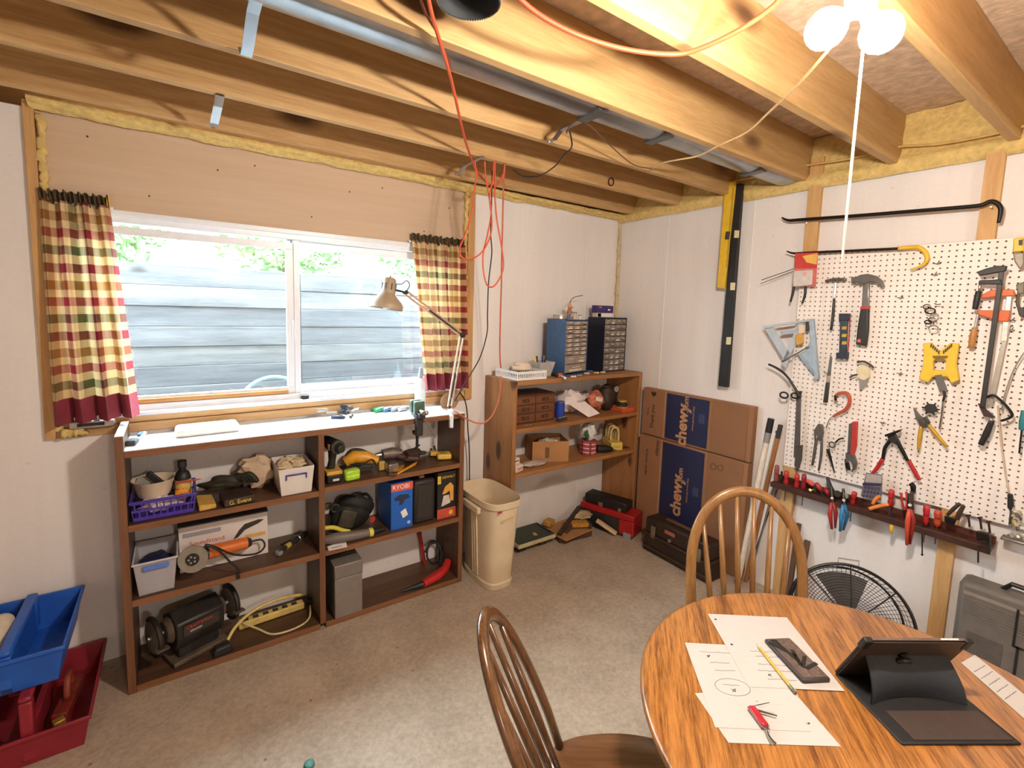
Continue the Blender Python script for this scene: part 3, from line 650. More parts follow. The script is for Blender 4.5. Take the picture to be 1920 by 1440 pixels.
bt.part('body', B().lathe([(0, 0), (.03, 0), (.032, .01), (.032, .105), (.026, .125), (.014, .135), (.014, .15), (0, .15)], (-2.94, -.135, U1+.02), 20), M_blk, sm=40)
bt.part('cap', B().cyl((-2.94, -.135, U1+.17), (-2.94, -.135, U1+.2), .018, n=18), M_blk2, .002)
bt.part('label', B().cyl((-2.94, -.135, U1+.045), (-2.94, -.135, U1+.115), .0328, n=20, caps=False), mat('d8b765', .6)); bt.done()
small('marker_pen', 'red pen lying across the black glue bottle', 'pen', [('barrel', B().cyl((-2.965, -.185, U1+.118), (-2.885, -.18, U1+.115), .004, n=8), M_red), ('tip', B().cyl((-2.885, -.18, U1+.115), (-2.868, -.179, U1+.114), .004, .001, n=8), M_red)])
small('snack_packet', 'orange and yellow packet at the front of the purple basket', 'packet', [('packet', crumple((-2.945, -.225, U1+.075), (.028, .015, .028), 8, .25), mat('d98a2b', .5, var=.4, scale=40))])
small('foam_block', 'yellow foam wedge between basket and black case on the wall shelf', 'block', [('foam_block', B().prism([(-2.885, -.285, U1+.001), (-2.82, -.275, U1+.001), (-2.82, -.275, U1+.02), (-2.885, -.285, U1+.03)], (-.01, .14, 0)), mat('c9a050', .85, var=.15), .004)])
t = T('tool_case', 'flat black case with yellow script lettering on the wall shelf edge', 'case')
a = Vector((-2.735, -.23, U1+.02)); Mr = Matrix.Rotation(.12, 3, 'Z')
t.part('case', B().cbox(a, (.125, .13, .034), Mr), M_lthr, .006)
t.part('lettering', text('G. Evans', .026).xf(frame(a+Mr @ Vector((.0, -.0665, 0)), Mr @ Vector((1, 0, 0)), (0, 0, 1))), mat('d9bf45', .5)); t.done()
t = T('work_glove', 'pair of dark olive work gloves heaped on the black case', 'glove')
t.part('palm', blob((-2.785, -.14, U1+.065), (.085, .05, .032), 3, .25), mat('2f2b1f', .7, var=.4, scale=25))
for k in range(4): t.part('finger', B().tube(smooth_pts([(-2.75+.01*k, -.15, U1+.075), (-2.715+.012*k, -.16-.01*k, U1+.09+.006*k), (-2.68+.012*k, -.175-.008*k, U1+.065)], 4), [.013]*8+[.009], 8), mat('2b2a20', .7, var=.4, scale=25), sm=179)
t.part('cuff', B().torus((-2.70, -.125, U1+.085), (.3, .2, 1), .028, .011, 16, 8), mat('26251d', .6)); t.done()
small('cloth_bag', 'crumpled cream canvas bag behind the gloves', 'bag', [('cloth_bag', crumple((-2.635, -.10, U1+.085), (.085, .06, .08), 11, .3), mat('cdb398', .9, var=.15, scale=10))])
t = T('plastic_bin', 'white plastic bin with a blue handle full of cream rags', 'bin')
t.part('body', B().tray(-2.566, -2.405, -.292, -.06, U1+.001, U1+.135, .003, .012), mat('d9d2cc', .4, var=.03), .004)
t.part('handle', B().box(-2.535, -2.44, -.298, -.291, U1+.1, U1+.106).box(-2.535, -2.53, -.298, -.291, U1+.08, U1+.1).box(-2.445, -2.44, -.298, -.291, U1+.08, U1+.1), mat('3a3a86', .4), .001)
t.done()
for k, (x, y) in enumerate(((-2.52, -.2), (-2.455, -.16), (-2.50, -.11))):
    small('cotton_rag', ['cream rag at the front of the white bin', 'cream rag on the right in the white bin', 'cream rag at the back of the white bin'][k], 'rag', [('cotton_rag', crumple((x, y, U1+.115), (.04, .038, .028), 20+k, .35), mat('d6bf9a', .9, var=.15))], 'rags in the white bin')

# ------------------------------------------------------------------ wall shelf, middle left
t = T('plastic_bin', 'clear plastic bin of navy odds beside the white box', 'bin')
t.part('body', B().tray(-3.122, -2.972, -.29, -.07, M1+.001, M1+.15, .003, .014), mat('c9c6cc', .25, var=.03, alpha=.55), .004)
t.part('rim', B().box(-3.127, -2.967, -.296, -.29, M1+.143, M1+.152).box(-3.127, -3.12, -.29, -.065, M1+.143, M1+.152).box(-2.974, -2.967, -.29, -.065, M1+.143, M1+.152).box(-3.127, -2.967, -.07, -.064, M1+.143, M1+.152), mat('cfccd2', .3, alpha=.8), .002)
t.part('latch', B().box(-3.09, -3.0, -.3, -.294, M1+.115, M1+.135), mat('5f7fd0', .3, alpha=.9), .002); t.done()
small('cloth_bundle', 'navy cloth bundle inside the clear bin', 'cloth', [('cloth_bundle', crumple((-3.045, -.18, M1+.09), (.06, .08, .035), 31, .3), M_navy)])
t = T('appliance_box', 'white carton with red lettering and a dark top behind the orange grinder', 'box')
t.part('carton', B().box(-2.965, -2.60, -.16, -.03, M1+.001, M1+.215), mat('d8cfc9', .6, var=.03), .002)
t.part('dark_lid', B().box(-2.968, -2.597, -.163, -.027, M1+.2155, M1+.223), mat('3a3535', .6), .002)
t.part('lettering', text('Soundstand', .030).xf(FR((-2.855, -.1605, M1+.13))), mat('c2453a', .6))
t.part('printed_blade', B().prism([(-2.75, -.1605, M1+.11), (-2.725, -.1605, M1+.15), (-2.70, -.1605, M1+.175), (-2.64, -.1605, M1+.185), (-2.615, -.1605, M1+.18), (-2.64, -.1605, M1+.165), (-2.70, -.1605, M1+.145), (-2.73, -.1605, M1+.115)], (0, -.0005, 0)), mat('35322c', .5))
t.part('printed_strip', B().box(-2.70, -2.61, -.1609, -.1604, M1+.1, M1+.118), mat('d9a862', .6))
t.part('printed_band', B().box(-2.95, -2.80, -.1609, -.1604, M1+.165, M1+.185), mat('9a949c', .6)); t.done()
t = T('angle_grinder', 'orange angle grinder with a worn grey disc on the wall shelf', 'grinder')
gd = P(362, 1048, 'Y', -.27); gz = gd.z
ax = Vector((-.25, -.95, .2)).normalized()
t.part('disc', B().cyl(gd-ax*.004, gd+ax*.006, .058, n=36), mat('8d8478', .8, var=.1), .001)
t.part('flange', B().cyl(gd+ax*.006, gd+ax*.012, .026, n=24), M_blk, .001)
for k in range(5): 
    x_, y_ = B().ring_frame(ax); pnt = gd+ax*.0125+(x_*cos(k*1.257)+y_*sin(k*1.257))*.013
    t.part('nut_lug', B().cyl(pnt, pnt+ax*.004, .005, n=8), M_sil)
g1 = gd-ax*.03; e0 = gd+Vector((.045, .03, .0)); e1 = P(462, 1018, 'Y', -.2)
t.part('gear_head', B().cyl(gd-ax*.005, g1, .036, .03, 20), M_blk2, .003)
k = t.part('body', B().tube([gd+Vector((.02, .03, 0)), e0, e0.lerp(e1, .3), e1], [.024, .031, .030, .027], 16), mat('d56f2c', .4), sm=50)
t.part('collar', B().tube([e0.lerp(e1, -.02), e0.lerp(e1, .06)], .0325, 16), M_blk2, under=k)
t.part('rear_cap', B().tube([e1, e1+(e1-e0).normalized()*.02], [.027, .018], 14), M_blk2)
t.part('power_lead', B().tube(smooth_pts([e1+Vector((.01, 0, 0)), P(490, 1012, 'Y', -.2), P(496, 1025, 'Y', -.22), P(480, 1038, 'Y', -.25), P(440, 1040, 'Y', -.27), P(400, 1024, 'Y', -.29), P(385, 1022, 'Y', -.29), P(410, 1032, 'Y', -.295), P(430, 1052, 'Y', -.3), P(446, 1066, 'Y', -.305), P(448, 1080, 'Y', -.31)], 5), .0045, 7), M_blk, sm=179)
t.part('plug', B().cbox(P(447, 1080, 'Y', -.31), (.014, .014, .022)), M_blk, .003); t.done()
t = T('spring_clamp', 'small dark clamp tool lying at the right end of the middle shelf', 'clamp')
a = P(523, 1035, 'Z', M1+.02); b = P(572, 1000, 'Z', M1+.03)
t.part('arm', B().tube([a, a.lerp(b, .5), b], [.008, .013, .015], 8), M_blk2); t.part('arm', B().tube([a+Vector((.02, .05, .01)), b+Vector((.0, .0, -.01))], [.007, .012], 8), M_blk)
t.part('jaw', B().cbox(a+Vector((0, 0, -.004)), (.025, .03, .02), Matrix.Rotation(.6, 3, 'Z')), M_gry, .003); t.part('spring', B().torus(a.lerp(b, .7), (b-a), .018, .005, 14, 6), M_sil)
t.part('grip', B().tube([a.lerp(b, .25), a.lerp(b, .4)], .0135, 8), mat('b9a94a', .5)); t.done()

# ------------------------------------------------------------------ wall shelf, bottom left
t = T('bench_grinder', 'greasy black bench grinder on the bottom shelf', 'grinder')
gx = Vector((.93, .37, 0)).normalized(); g0 = Vector((-2.942, -.172, B1+.15)); gy = Vector((-gx.y, gx.x, 0))
M_gr = mat('262320', .45, var=.4, scale=18); M_grt = mat('5a4c3f', .6, var=.4, scale=20)
def gp(a, s, h): return g0+gx*a+gy*s+Vector((0, 0, h))
hexr = [(.0, .085), (.074, .045), (.078, -.03), (.05, -.085), (-.05, -.085), (-.078, -.03), (-.074, .045)]
t.part('motor_housing', B().prism([gp(-.075, s, h) for s, h in hexr], gx*.2), M_gr, .008)
t.part('name_plate', B().prism([gp(-.05, -.0795, -.02), gp(.1, -.0795, -.02), gp(.1, -.0795, .03), gp(-.05, -.0795, .03)], -gy*.0008), mat('3a3330', .4))
t.part('lettering', text('CRAFTSMAN', .019).xf(frame(gp(.015, -.081, .017), gx, (0, 0, 1))), mat('c23a30', .5))
t.part('lettering', text('GRINDER', .012).xf(frame(gp(.0, -.081, -.004), gx, (0, 0, 1))), mat('d0c8c0', .5))
for s in (-1, 1):
    c = .025+s*.135
    t.part('end_bell', B().cyl(gp(.025+s*.1, 0, 0), gp(.025+s*.125, 0, 0), .06, .045, 20), M_grt, .004)
    t.part('shaft', B().cyl(gp(.025+s*.12, 0, 0), gp(.025+s*.185, 0, 0), .012, n=12), M_sil)
    t.part('wheel', B().cyl(gp(.025+s*.15, 0, 0), gp(.025+s*.172, 0, 0), .07, n=30), mat('6d655c', .85, var=.15), .003)
    t.part('wheel_guard', B().torus(gp(.025+s*.161, 0, 0), gx, .078, .012, 26, 8, -2.2 if s > 0 else -2.2, 1.7), M_gr)
    t.part('tool_rest', B().cbox(gp(.025+s*.161, -.085, -.02), (.05, .03, .006), Matrix.Rotation(.38, 3, 'Z')), M_grt, .001)
t.part('base_plate', B().prism([gp(-.09, -.075, -.147), gp(.14, -.075, -.147), gp(.14, .06, -.147), gp(-.09, .06, -.147)], (0, 0, .02)), M_grt, .004)
t.part('neck', B().prism([gp(-.06, -.05, -.127), gp(.11, -.05, -.127), gp(.11, .05, -.127), gp(-.06, .05, -.127)], (0, 0, .055)), M_gr, .006); t.done()
small('foot_switch', 'small black pedal switch in front of the bench grinder', 'switch', [('housing', B().cbox((-2.815, -.262, B1+.018), (.085, .05, .034), Matrix.Rotation(.2, 3, 'Z'), .8), M_blk, .006), ('pedal', B().cbox((-2.815, -.265, B1+.037), (.06, .035, .006), Matrix.Rotation(.2, 3, 'Z')), M_blk2, .002)])
t = T('power_strip', 'pale yellow power strip with coiled cord on the bottom shelf', 'power strip')
a = Vector((-2.735, -.12, B1+.02)); b = Vector((-2.43, -.105, B1+.02)); d = (b-a).normalized(); M_py = mat('d8bf6e', .5)
t.part('bar', B().cbox((a+b)/2, (.31, .045, .036), Matrix.Rotation(math.atan2(d.y, d.x), 3, 'Z')), M_py, .006)
for k in range(6): t.part('outlet', B().cbox(a.lerp(b, .1+.15*k)+Vector((0, 0, .0185)), (.026, .026, .001)), M_dk)
t.part('plug_end', B().cbox(b+Vector((.03, -.02, .012)), (.035, .03, .03)), M_blk, .004)
t.part('cord_loop', B().tube(smooth_pts([(-2.79, -.20, B1+.01), (-2.75, -.17, B1+.05), (-2.67, -.14, B1+.085), (-2.55, -.12, B1+.095), (-2.43, -.10, B1+.07)], 6), .008, 8), M_py, sm=179)
t.part('cord', B().tube(smooth_pts([(-2.72, -.15, B1+.045), (-2.66, -.2, B1+.02), (-2.6, -.265, B1+.008), (-2.5, -.275, B1+.008), (-2.43, -.24, B1+.012), (-2.405, -.16, B1+.03)], 6), .005, 8), mat('cfc08e', .5), sm=179); t.done()

# ------------------------------------------------------------------ wall shelf, upper right
t = T('cordless_drill', 'black cordless drill standing upright on a yellow and black battery', 'drill')
dx, dy = -2.300, -.215
t.part('battery', B().cbox((dx, dy, U2+.022), (.075, .1, .042)), M_blk, .006); t.part('battery_deck', B().cbox((dx, dy, U2+.053), (.078, .1, .02)), mat('d0a040', .45), .004)
t.part('label_sticker', B().box(dx-.01, dx+.022, dy-.0508, dy-.05, U2+.012, U2+.024), mat('d8d2c8', .5))
t.part('grip', B().tube([(dx-.005, dy+.01, U2+.06), (dx, dy, U2+.11), (dx+.002, dy-.005, U2+.16)], [.021, .018, .023], 14), M_blk2)
t.part('motor_body', B().tube([(dx-.015, dy+.09, U2+.195), (dx-.01, dy+.06, U2+.195), (dx, dy, U2+.192), (dx+.01, dy-.04, U2+.19)], [.024, .03, .034, .036], 18), M_blk)
t.part('clutch_ring', B().cyl((dx+.01, dy-.04, U2+.19), (dx+.016, dy-.062, U2+.189), .037, n=24), M_dk, .003)
t.part('chuck', B().cyl((dx+.016, dy-.062, U2+.189), (dx+.024, dy-.095, U2+.187), .025, .02, 18), M_blk2, .003)
t.part('brand_patch', B().cbox((dx-.02, dy-.028, U2+.19), (.02, .04, .03)), mat('a8714a', .5), .004); t.done()
t = T('tape_roll', 'lime green translucent tape reel beside the drill battery', 'tape reel')
a = Vector((-2.212, -.255, U2+.03)); t.part('case', B().cbox(a, (.08, .05, .058), Matrix.Rotation(.1, 3, 'Z')), mat('a8d838', .35), .012); t.part('lip', B().cbox(a+Vector((0, -.026, -.002)), (.066, .004, .008), Matrix.Rotation(.1, 3, 'Z')), mat('c8ee60', .35), .002); t.done()
t = T('jigsaw', 'yellow and black jigsaw lying on the upper right shelf', 'power tool')
M_dw = mat('d99b2f', .4)
t.part('body', B().tube([(-2.205, -.12, U2+.055), (-2.16, -.13, U2+.082), (-2.1, -.145, U2+.075), (-2.04, -.165, U2+.05)], [.028, .036, .034, .024], 14), M_dw, sm=50)
t.part('handle', B().tube(smooth_pts([(-2.20, -.11, U2+.085), (-2.17, -.115, U2+.115), (-2.12, -.13, U2+.112), (-2.07, -.15, U2+.08)], 5), .009, 8), M_blk, sm=179)
t.part('shoe', B().cbox((-2.13, -.13, U2+.022), (.14, .05, .02), Matrix.Rotation(-.2, 3, 'Z')), M_blk2, .004); t.part('nose', B().cbox((-2.03, -.195, U2+.03), (.035, .03, .05)), mat('b99a50', .5), .005)
t.part('lead', B().tube(smooth_pts([(-2.20, -.13, U2+.05), (-2.15, -.175, U2+.045), (-2.11, -.185, U2+.06), (-2.08, -.19, U2+.07), (-2.06, -.19, U2+.04), (-2.05, -.2, U2+.01)], 5), .004, 6), M_blk, sm=179); t.done()
small('block_plane', 'small silver metal block in front of the jigsaw', 'metal block', [('body', B().cbox((-1.985, -.235, U2+.025), (.06, .05, .046), Matrix.Rotation(.15, 3, 'Z')), M_sil, .003), ('top_knob', B().cbox((-1.985, -.23, U2+.051), (.04, .03, .008), Matrix.Rotation(.15, 3, 'Z')), M_dk, .002)])
t = T('hand_drill', 'grey metal drill with a brown grip behind the silver block', 'power tool')
t.part('body', B().tube([(-1.99, -.1, U2+.06), (-1.93, -.1, U2+.06), (-1.88, -.11, U2+.05)], [.028, .034, .028], 14), mat('7c7068', .5, .4, var=.2)); t.part('grip', B().tube([(-1.92, -.11, U2+.05), (-1.86, -.15, U2+.03), (-1.80, -.17, U2+.025)], [.02, .022, .016], 10), mat('4a3026', .6)); t.part('chuck', B().cyl((-2.0, -.1, U2+.06), (-2.03, -.1, U2+.06), .018, .012), M_sil); t.done()
t = T('welding_clamp', 'brass yellow pointed hand clamp on the upper right shelf edge', 'clamp')
t.part('jaw', B().prism([P(743, 892, 'Z', U2+.004), P(748, 888, 'Z', U2+.004), P(782, 868, 'Z', U2+.004), P(779, 873, 'Z', U2+.004)], (0, 0, .012)), M_dw, .002); t.part('jaw', B().prism([P(735, 885, 'Z', U2+.004), P(742, 880, 'Z', U2+.004), P(758, 876, 'Z', U2+.004), P(752, 886, 'Z', U2+.004)], (0, 0, .016)), mat('a97a28', .5), .002); t.part('grip', B().tube([P(730, 890, 'Z', U2+.01), P(745, 889, 'Z', U2+.01)], .009, 8), mat('5a3628', .6)); t.done()
t = T('belt_pouch', 'dark brown leather tool pouch on the upper right shelf', 'pouch'); t.part('pouch', crumple((-1.80, -.085, U2+.032), (.065, .045, .03), 41, .2), M_lthr); t.part('flap', B().cbox((-1.80, -.115, U2+.05), (.09, .05, .008), Matrix.Rotation(.35, 3, 'X')), mat('4a3226', .6), .003); t.done()
t = T('caliper', 'grey steel calliper tool behind the yellow tape measure', 'calliper')
t.part('bar', B().cbox((-1.70, -.08, U2+.016), (.12, .03, .014), Matrix.Rotation(.15, 3, 'Z')), M_gry, .003); t.part('dial', B().cyl((-1.735, -.09, U2+.024), (-1.735, -.09, U2+.036), .024, n=20), M_dk, .002); t.part('jaw', B().prism([(-1.645, -.07, U2+.01), (-1.62, -.06, U2+.01), (-1.63, -.05, U2+.05), (-1.65, -.06, U2+.05)], (0, .006, 0)), M_sil); t.done()
t = T('tape_measure', 'flat yellow tape measure pouch at the right end of the shelf', 'tape measure')
a = Vector((-1.632, -.175, U2+.02)); t.part('case', B().cbox(a, (.085, .075, .032), Matrix.Rotation(-.35, 3, 'Z')), mat('e0b850', .5), .008); t.part('inset', B().cbox(a+Vector((-.005, 0, .0165)), (.045, .03, .002), Matrix.Rotation(-.35, 3, 'Z')), mat('a8843a', .5), .001); t.part('tab', B().cbox(a+Vector((-.04, .05, .006)), (.05, .04, .025), Matrix.Rotation(-.35, 3, 'Z')), mat('d6a838', .5), .006); t.done()

# ------------------------------------------------------------------ wall shelf, middle right
t = T('tool_bag', 'bulging black nylon tool bag with a red tag on the middle shelf', 'bag')
t.part('body', blob((-2.175, -.12, M2+.095), (.115, .07, .085), 51, .16), mat('1f1d1b', .7, var=.4, scale=20)); t.part('front_pocket', B().cbox((-2.215, -.185, M2+.09), (.09, .02, .1), Matrix.Rotation(.35, 3, 'Y')), mat('3b3628', .6, var=.3), .01)
t.part('red_tag', B().cyl((-2.085, -.20, M2+.065), (-2.083, -.206, M2+.064), .018, n=18), mat('c8433c', .5)); t.part('handle_strap', B().tube(smooth_pts([(-2.19, -.13, M2+.16), (-2.14, -.14, M2+.19), (-2.09, -.13, M2+.185), (-2.06, -.13, M2+.14)], 5), .008, 7), M_blk, sm=179)
t.part('side_loops', B().torus((-2.27, -.15, M2+.15), (0, 1, 0), .02, .007, 14, 7), mat('2c2d20', .7)); t.done()
t = T('rotary_hammer', 'grey power tool with yellow trim in front of the tool bag', 'power tool')
t.part('body', B().tube([(-2.345, -.24, M2+.03), (-2.30, -.25, M2+.032), (-2.2, -.265, M2+.028), (-2.10, -.265, M2+.024)], [.022, .028, .026, .02], 12), mat('6b625c', .5, var=.1)); t.part('yellow_band', B().tube([(-2.125, -.267, M2+.025), (-2.105, -.267, M2+.025)], .0235, 12), mat('d8cf52', .5))
t.part('yellow_handle', B().tube(smooth_pts([(-2.345, -.22, M2+.085), (-2.30, -.23, M2+.082), (-2.26, -.235, M2+.06), (-2.22, -.245, M2+.045)], 5), .012, 8), mat('c9bb3e', .5), sm=179); t.part('nose', B().cyl((-2.10, -.265, M2+.024), (-2.03, -.26, M2+.022), .016, .008, 12), M_blk); t.done()
small('leaflet', 'small white leaflet hanging over the middle shelf edge', 'paper', [('leaflet', B().prism([(-2.34, -.262, M2+.0015), (-2.24, -.235, M2+.0015), (-2.255, -.318, M2+.0015), (-2.345, -.31, M2+.0015)], (0, 0, .0012)), M_paper), ('print', B().box(-2.325, -2.275, -.296, -.288, M2+.0028, M2+.0031), M_gry)])
t = T('tool_box', 'blue retail box with a red lettered top and a drill picture', 'box')
rx0, rx1, ry = -2.000, -1.872, -.265
t.part('carton', B().box(rx0, rx1, ry, -.06, M2+.001, M2+.265), mat('1f62c0', .5, var=.06), .002)
t.part('red_header', B().box(rx0-.0005, rx1+.0005, ry-.0008, ry, M2+.222, M2+.2655), mat('d85a44', .5))
t.part('lettering', text('RYOBI', .036).xf(FR((rx0+.058, ry-.0012, M2+.244))), M_white)
t.part('printed_tool', B().prism([(rx0+.02, ry-.0002, M2+.185), (rx0+.05, ry-.0002, M2+.2), (rx0+.1, ry-.0002, M2+.195), (rx0+.112, ry-.0002, M2+.175), (rx0+.08, ry-.0002, M2+.165), (rx0+.065, ry-.0002, M2+.14), (rx0+.045, ry-.0002, M2+.14), (rx0+.05, ry-.0002, M2+.165), (rx0+.02, ry-.0002, M2+.17)], (0, -.0006, 0)), mat('26344e', .5)); t.part('printed_battery', B().prism([(rx0+.055, ry-.0002, M2+.1), (rx0+.085, ry-.0002, M2+.115), (rx0+.1, ry-.0002, M2+.075), (rx0+.07, ry-.0002, M2+.06)], (0, -.0006, 0)), mat('e8e2da', .5)); t.part('printed_spot', B().cyl((rx0+.105, ry-.0001, M2+.03), (rx0+.105, ry-.0008, M2+.03), .01, n=14), mat('b9b0e0', .5)); t.done()
t = T('plastic_case', 'upright black plastic carrying case between two retail boxes', 'case')
t.part('shell', B().box(-1.862, -1.727, -.262, -.07, M2+.001, M2+.255), mat('2b2623', .55, var=.15), .016); t.part('rib', B().box(-1.84, -1.749, -.2655, -.262, M2+.03, M2+.225), mat('332d29', .55), .002); t.part('latch', B().box(-1.81, -1.78, -.22, -.19, M2+.2545, M2+.268), mat('c8a070', .5), .002); t.done()
t = T('tool_box', 'black and yellow retail box with a red base and a sander picture', 'box')
rx0, rx1, ry = -1.718, -1.597, -.268
t.part('carton', B().box(rx0, rx1, ry, -.06, M2+.001, M2+.283), mat('23211f', .5, var=.1), .002); t.part('yellow_tab', B().box(rx0, rx0+.022, ry-.0008, ry, M2+.215, M2+.262), mat('d9bb3e', .5)); t.part('lettering', text('DEWALT', .021).xf(FR((rx0+.072, ry-.0008, M2+.25))), mat('d9bb3e', .5))
t.part('red_base', B().box(rx0-.0005, rx1+.0005, ry-.0008, ry, M2+.002, M2+.06), mat('c8523a', .5)); t.part('printed_tool', B().prism([(rx0+.03, ry-.0002, M2+.15), (rx0+.05, ry-.0002, M2+.195), (rx0+.085, ry-.0002, M2+.215), (rx0+.105, ry-.0002, M2+.19), (rx0+.105, ry-.0002, M2+.1), (rx0+.085, ry-.0002, M2+.1), (rx0+.08, ry-.0002, M2+.165), (rx0+.05, ry-.0002, M2+.15)], (0, -.0006, 0)), mat('d9a24a', .5)); t.part('printed_bag', B().prism([(rx0+.025, ry-.0002, M2+.075), (rx0+.085, ry-.0002, M2+.09), (rx0+.075, ry-.0002, M2+.14), (rx0+.04, ry-.0002, M2+.14)], (0, -.0006, 0)), mat('cfc8c4', .5)); t.part('printed_spot', B().cyl((rx0+.09, ry-.0008, M2+.03), (rx0+.09, ry-.0012, M2+.03), .014, n=12), mat('d9bb3e', .5)); t.done()

# ------------------------------------------------------------------ wall shelf, bottom right
t = T('cash_box', 'tall grey metal file box standing at the left of the bottom right bay', 'box')
t.part('body', B().box(-2.315, -2.172, -.305, -.06, B1+.001, B1+.215), mat('8d8680', .5, .3, var=.06), .004); t.part('lid', B().box(-2.317, -2.170, -.307, -.058, B1+.2155, B1+.29), mat('857f79', .5, .3, var=.06), .006); t.part('lid_handle', B().box(-2.265, -2.22, -.2, -.16, B1+.2905, B1+.298), M_dk, .003); t.done()
t = T('heat_gun', 'red heat gun with a black nozzle lying on the bottom shelf', 'heat gun')
a, b, c = P(752, 1109, 'Z', B1+.02), P(793, 1095, 'Z', B1+.03), P(822, 1078, 'Z', B1+.035)
t.part('nozzle', B().tube([a, a.lerp(b, .5), b], [.006, .011, .02], 14), M_blk); t.part('barrel', B().tube([b, b.lerp(c, .6), c], [.022, .026, .03], 16), M_red, sm=50); t.part('grip', B().tube([c, P(835, 1066, 'Z', B1+.05), P(840, 1052, 'Z', B1+.07)], [.028, .024, .022], 12), M_red, sm=50); t.part('tail', B().ball(c+Vector((.02, .01, 0)), .026), M_blk2); t.done()
cord('electric_lead', 'coiled black lead behind the red heat gun', [(-1.63, -.15, B1+.03), (-1.60, -.09, B1+.09), (-1.62, -.06, B1+.13), (-1.67, -.06, B1+.12), (-1.69, -.08, B1+.06), (-1.66, -.1, B1+.02), (-1.62, -.09, B1+.03), (-1.60, -.07, B1+.10), (-1.64, -.05, B1+.14), (-1.70, -.07, B1+.09)], .007, M_blk)
small('pry_handle', 'red handle standing against the wall behind the heat gun', 'handle', [('shaft', B().tube([(-1.715, -.02, B1+.19), (-1.705, -.03, B1+.12), (-1.69, -.05, B1+.002)], [.012, .011, .010], 10), M_red), ('cap', B().cyl((-1.715, -.02, B1+.19), (-1.718, -.018, B1+.205), .014), mat('8a1f1c', .5))])

# ------------------------------------------------------------------ on the worktop
small('foam_tray', 'shallow white plastic tray upside down on the worktop', 'tray', [('foam_tray', B().cbox((-2.835, -.115, WT+.018), (.26, .14, .034), Matrix.Rotation(.03, 3, 'Z'), .94), mat('e9e4dc', .5, var=.02), .012)])
t = T('utility_knife', 'silver and blue utility knife at the left end of the worktop', 'knife'); t.part('body', B().tube([(-3.115, -.215, WT+.008), (-3.09, -.13, WT+.012), (-3.075, -.075, WT+.016)], [.01, .014, .012], 8, flat=.6), mat('aab4c2', .4, .5)); t.part('grip', B().cbox((-3.108, -.21, WT+.012), (.035, .05, .022), Matrix.Rotation(-.2, 3, 'Z')), M_dk, .004); t.part('blue_insert', B().cbox((-3.085, -.12, WT+.024), (.012, .05, .006), Matrix.Rotation(-.15, 3, 'Z')), mat('4a6fb5', .4)); t.done()
t = T('spirit_level', 'short silver spirit level resting on the ledge left of the worktop', 'level'); t.part('rail', B().box(-3.325, -3.175, -.045, -.013, 1.129, 1.160), M_sil, .004); t.part('vial_window', B().box(-3.30, -3.21, -.0455, -.0445, 1.138, 1.152), M_blk); t.done()
t = T('metal_bracket', 'tangle of dark metal brackets on the middle of the worktop', 'bracket')
for k in range(14):
    a = Vector((-2.30+rnd.uniform(0, .14), -.17+rnd.uniform(0, .10), WT+.008+.0035*k)); b = a+Vector((rnd.uniform(-.08, .08), rnd.uniform(-.05, .05), rnd.uniform(.0, .02))); t.part('link', B().tube([a, b], .009, 6), [M_dk, mat('3a4258', .4, .6), M_sil][k % 3])
t.done()
for k, (x, y, l, c, lb) in enumerate(((-1.98, -.06, .05, '2f9a5a', 'green-handled driver at the left of the worktop tool row'), (-1.935, -.07, .07, '4d6f9a', 'blue pliers in the worktop tool row'), (-1.89, -.08, .06, '8f969c', 'grey pliers in the worktop tool row'), (-1.85, -.09, .06, 'c9cdd2', 'pale wrench next to the vise'))):
    t = T('hand_tool', lb, 'tool', 'tools lying along the back of the worktop'); t.part('grip', B().tube([(x-.045, y-.02, WT+.012), (x, y, WT+.016)], [.011, .013], 8), mat(c, .4)); t.part('grip', B().tube([(x-.045, y+.028, WT+.012), (x, y+.01, WT+.016)], [.010, .012], 8), mat(c, .4)); t.part('jaw', B().tube([(x, y+.003, WT+.016), (x+l, y-.005, WT+.012)], [.014, .006], 8), M_gry); t.done()
t = T('bench_vise', 'small green and black vise clamped to the front of the worktop', 'vise')
v = Vector((-1.86, -.30, WT)); M_vg = mat('566a5c', .5, .4, var=.3, scale=30)
t.part('jaw', B().cbox(v+Vector((0, .04, .06)), (.06, .035, .07)), M_vg, .006); t.part('jaw', B().cbox(v+Vector((.0, -.01, .06)), (.06, .03, .07)), M_vg, .006); t.part('slide', B().cbox(v+Vector((0, .0, .02)), (.035, .12, .03)), M_blk2, .004)
t.part('clamp_frame', B().cbox(v+Vector((-.005, -.022, -.035)), (.04, .03, .12)), M_blk2, .006); t.part('clamp_foot', B().cbox(v+Vector((-.005, .0, -.085)), (.034, .06, .02)), M_blk, .004); t.part('screw', B().cyl(v+Vector((-.01, -.01, -.17)), v+Vector((-.008, -.01, -.09)), .008, n=10), M_blk); t.part('tommy_bar', B().cyl(v+Vector((-.03, -.02, -.165)), v+Vector((.01, 0, -.155)), .005, n=8), M_blk)
t.part('handle', B().cyl(v+Vector((.02, -.025, .0)), v+Vector((.10, -.02, -.12)), .0035, n=8), M_sil); t.part('bolt', B().ball(v+Vector((.035, -.03, .03)), .014), M_sil); t.part('spindle', B().cyl(v+Vector((0, -.03, .045)), v+Vector((0, -.075, .04)), .012, n=12), M_sil); t.done()
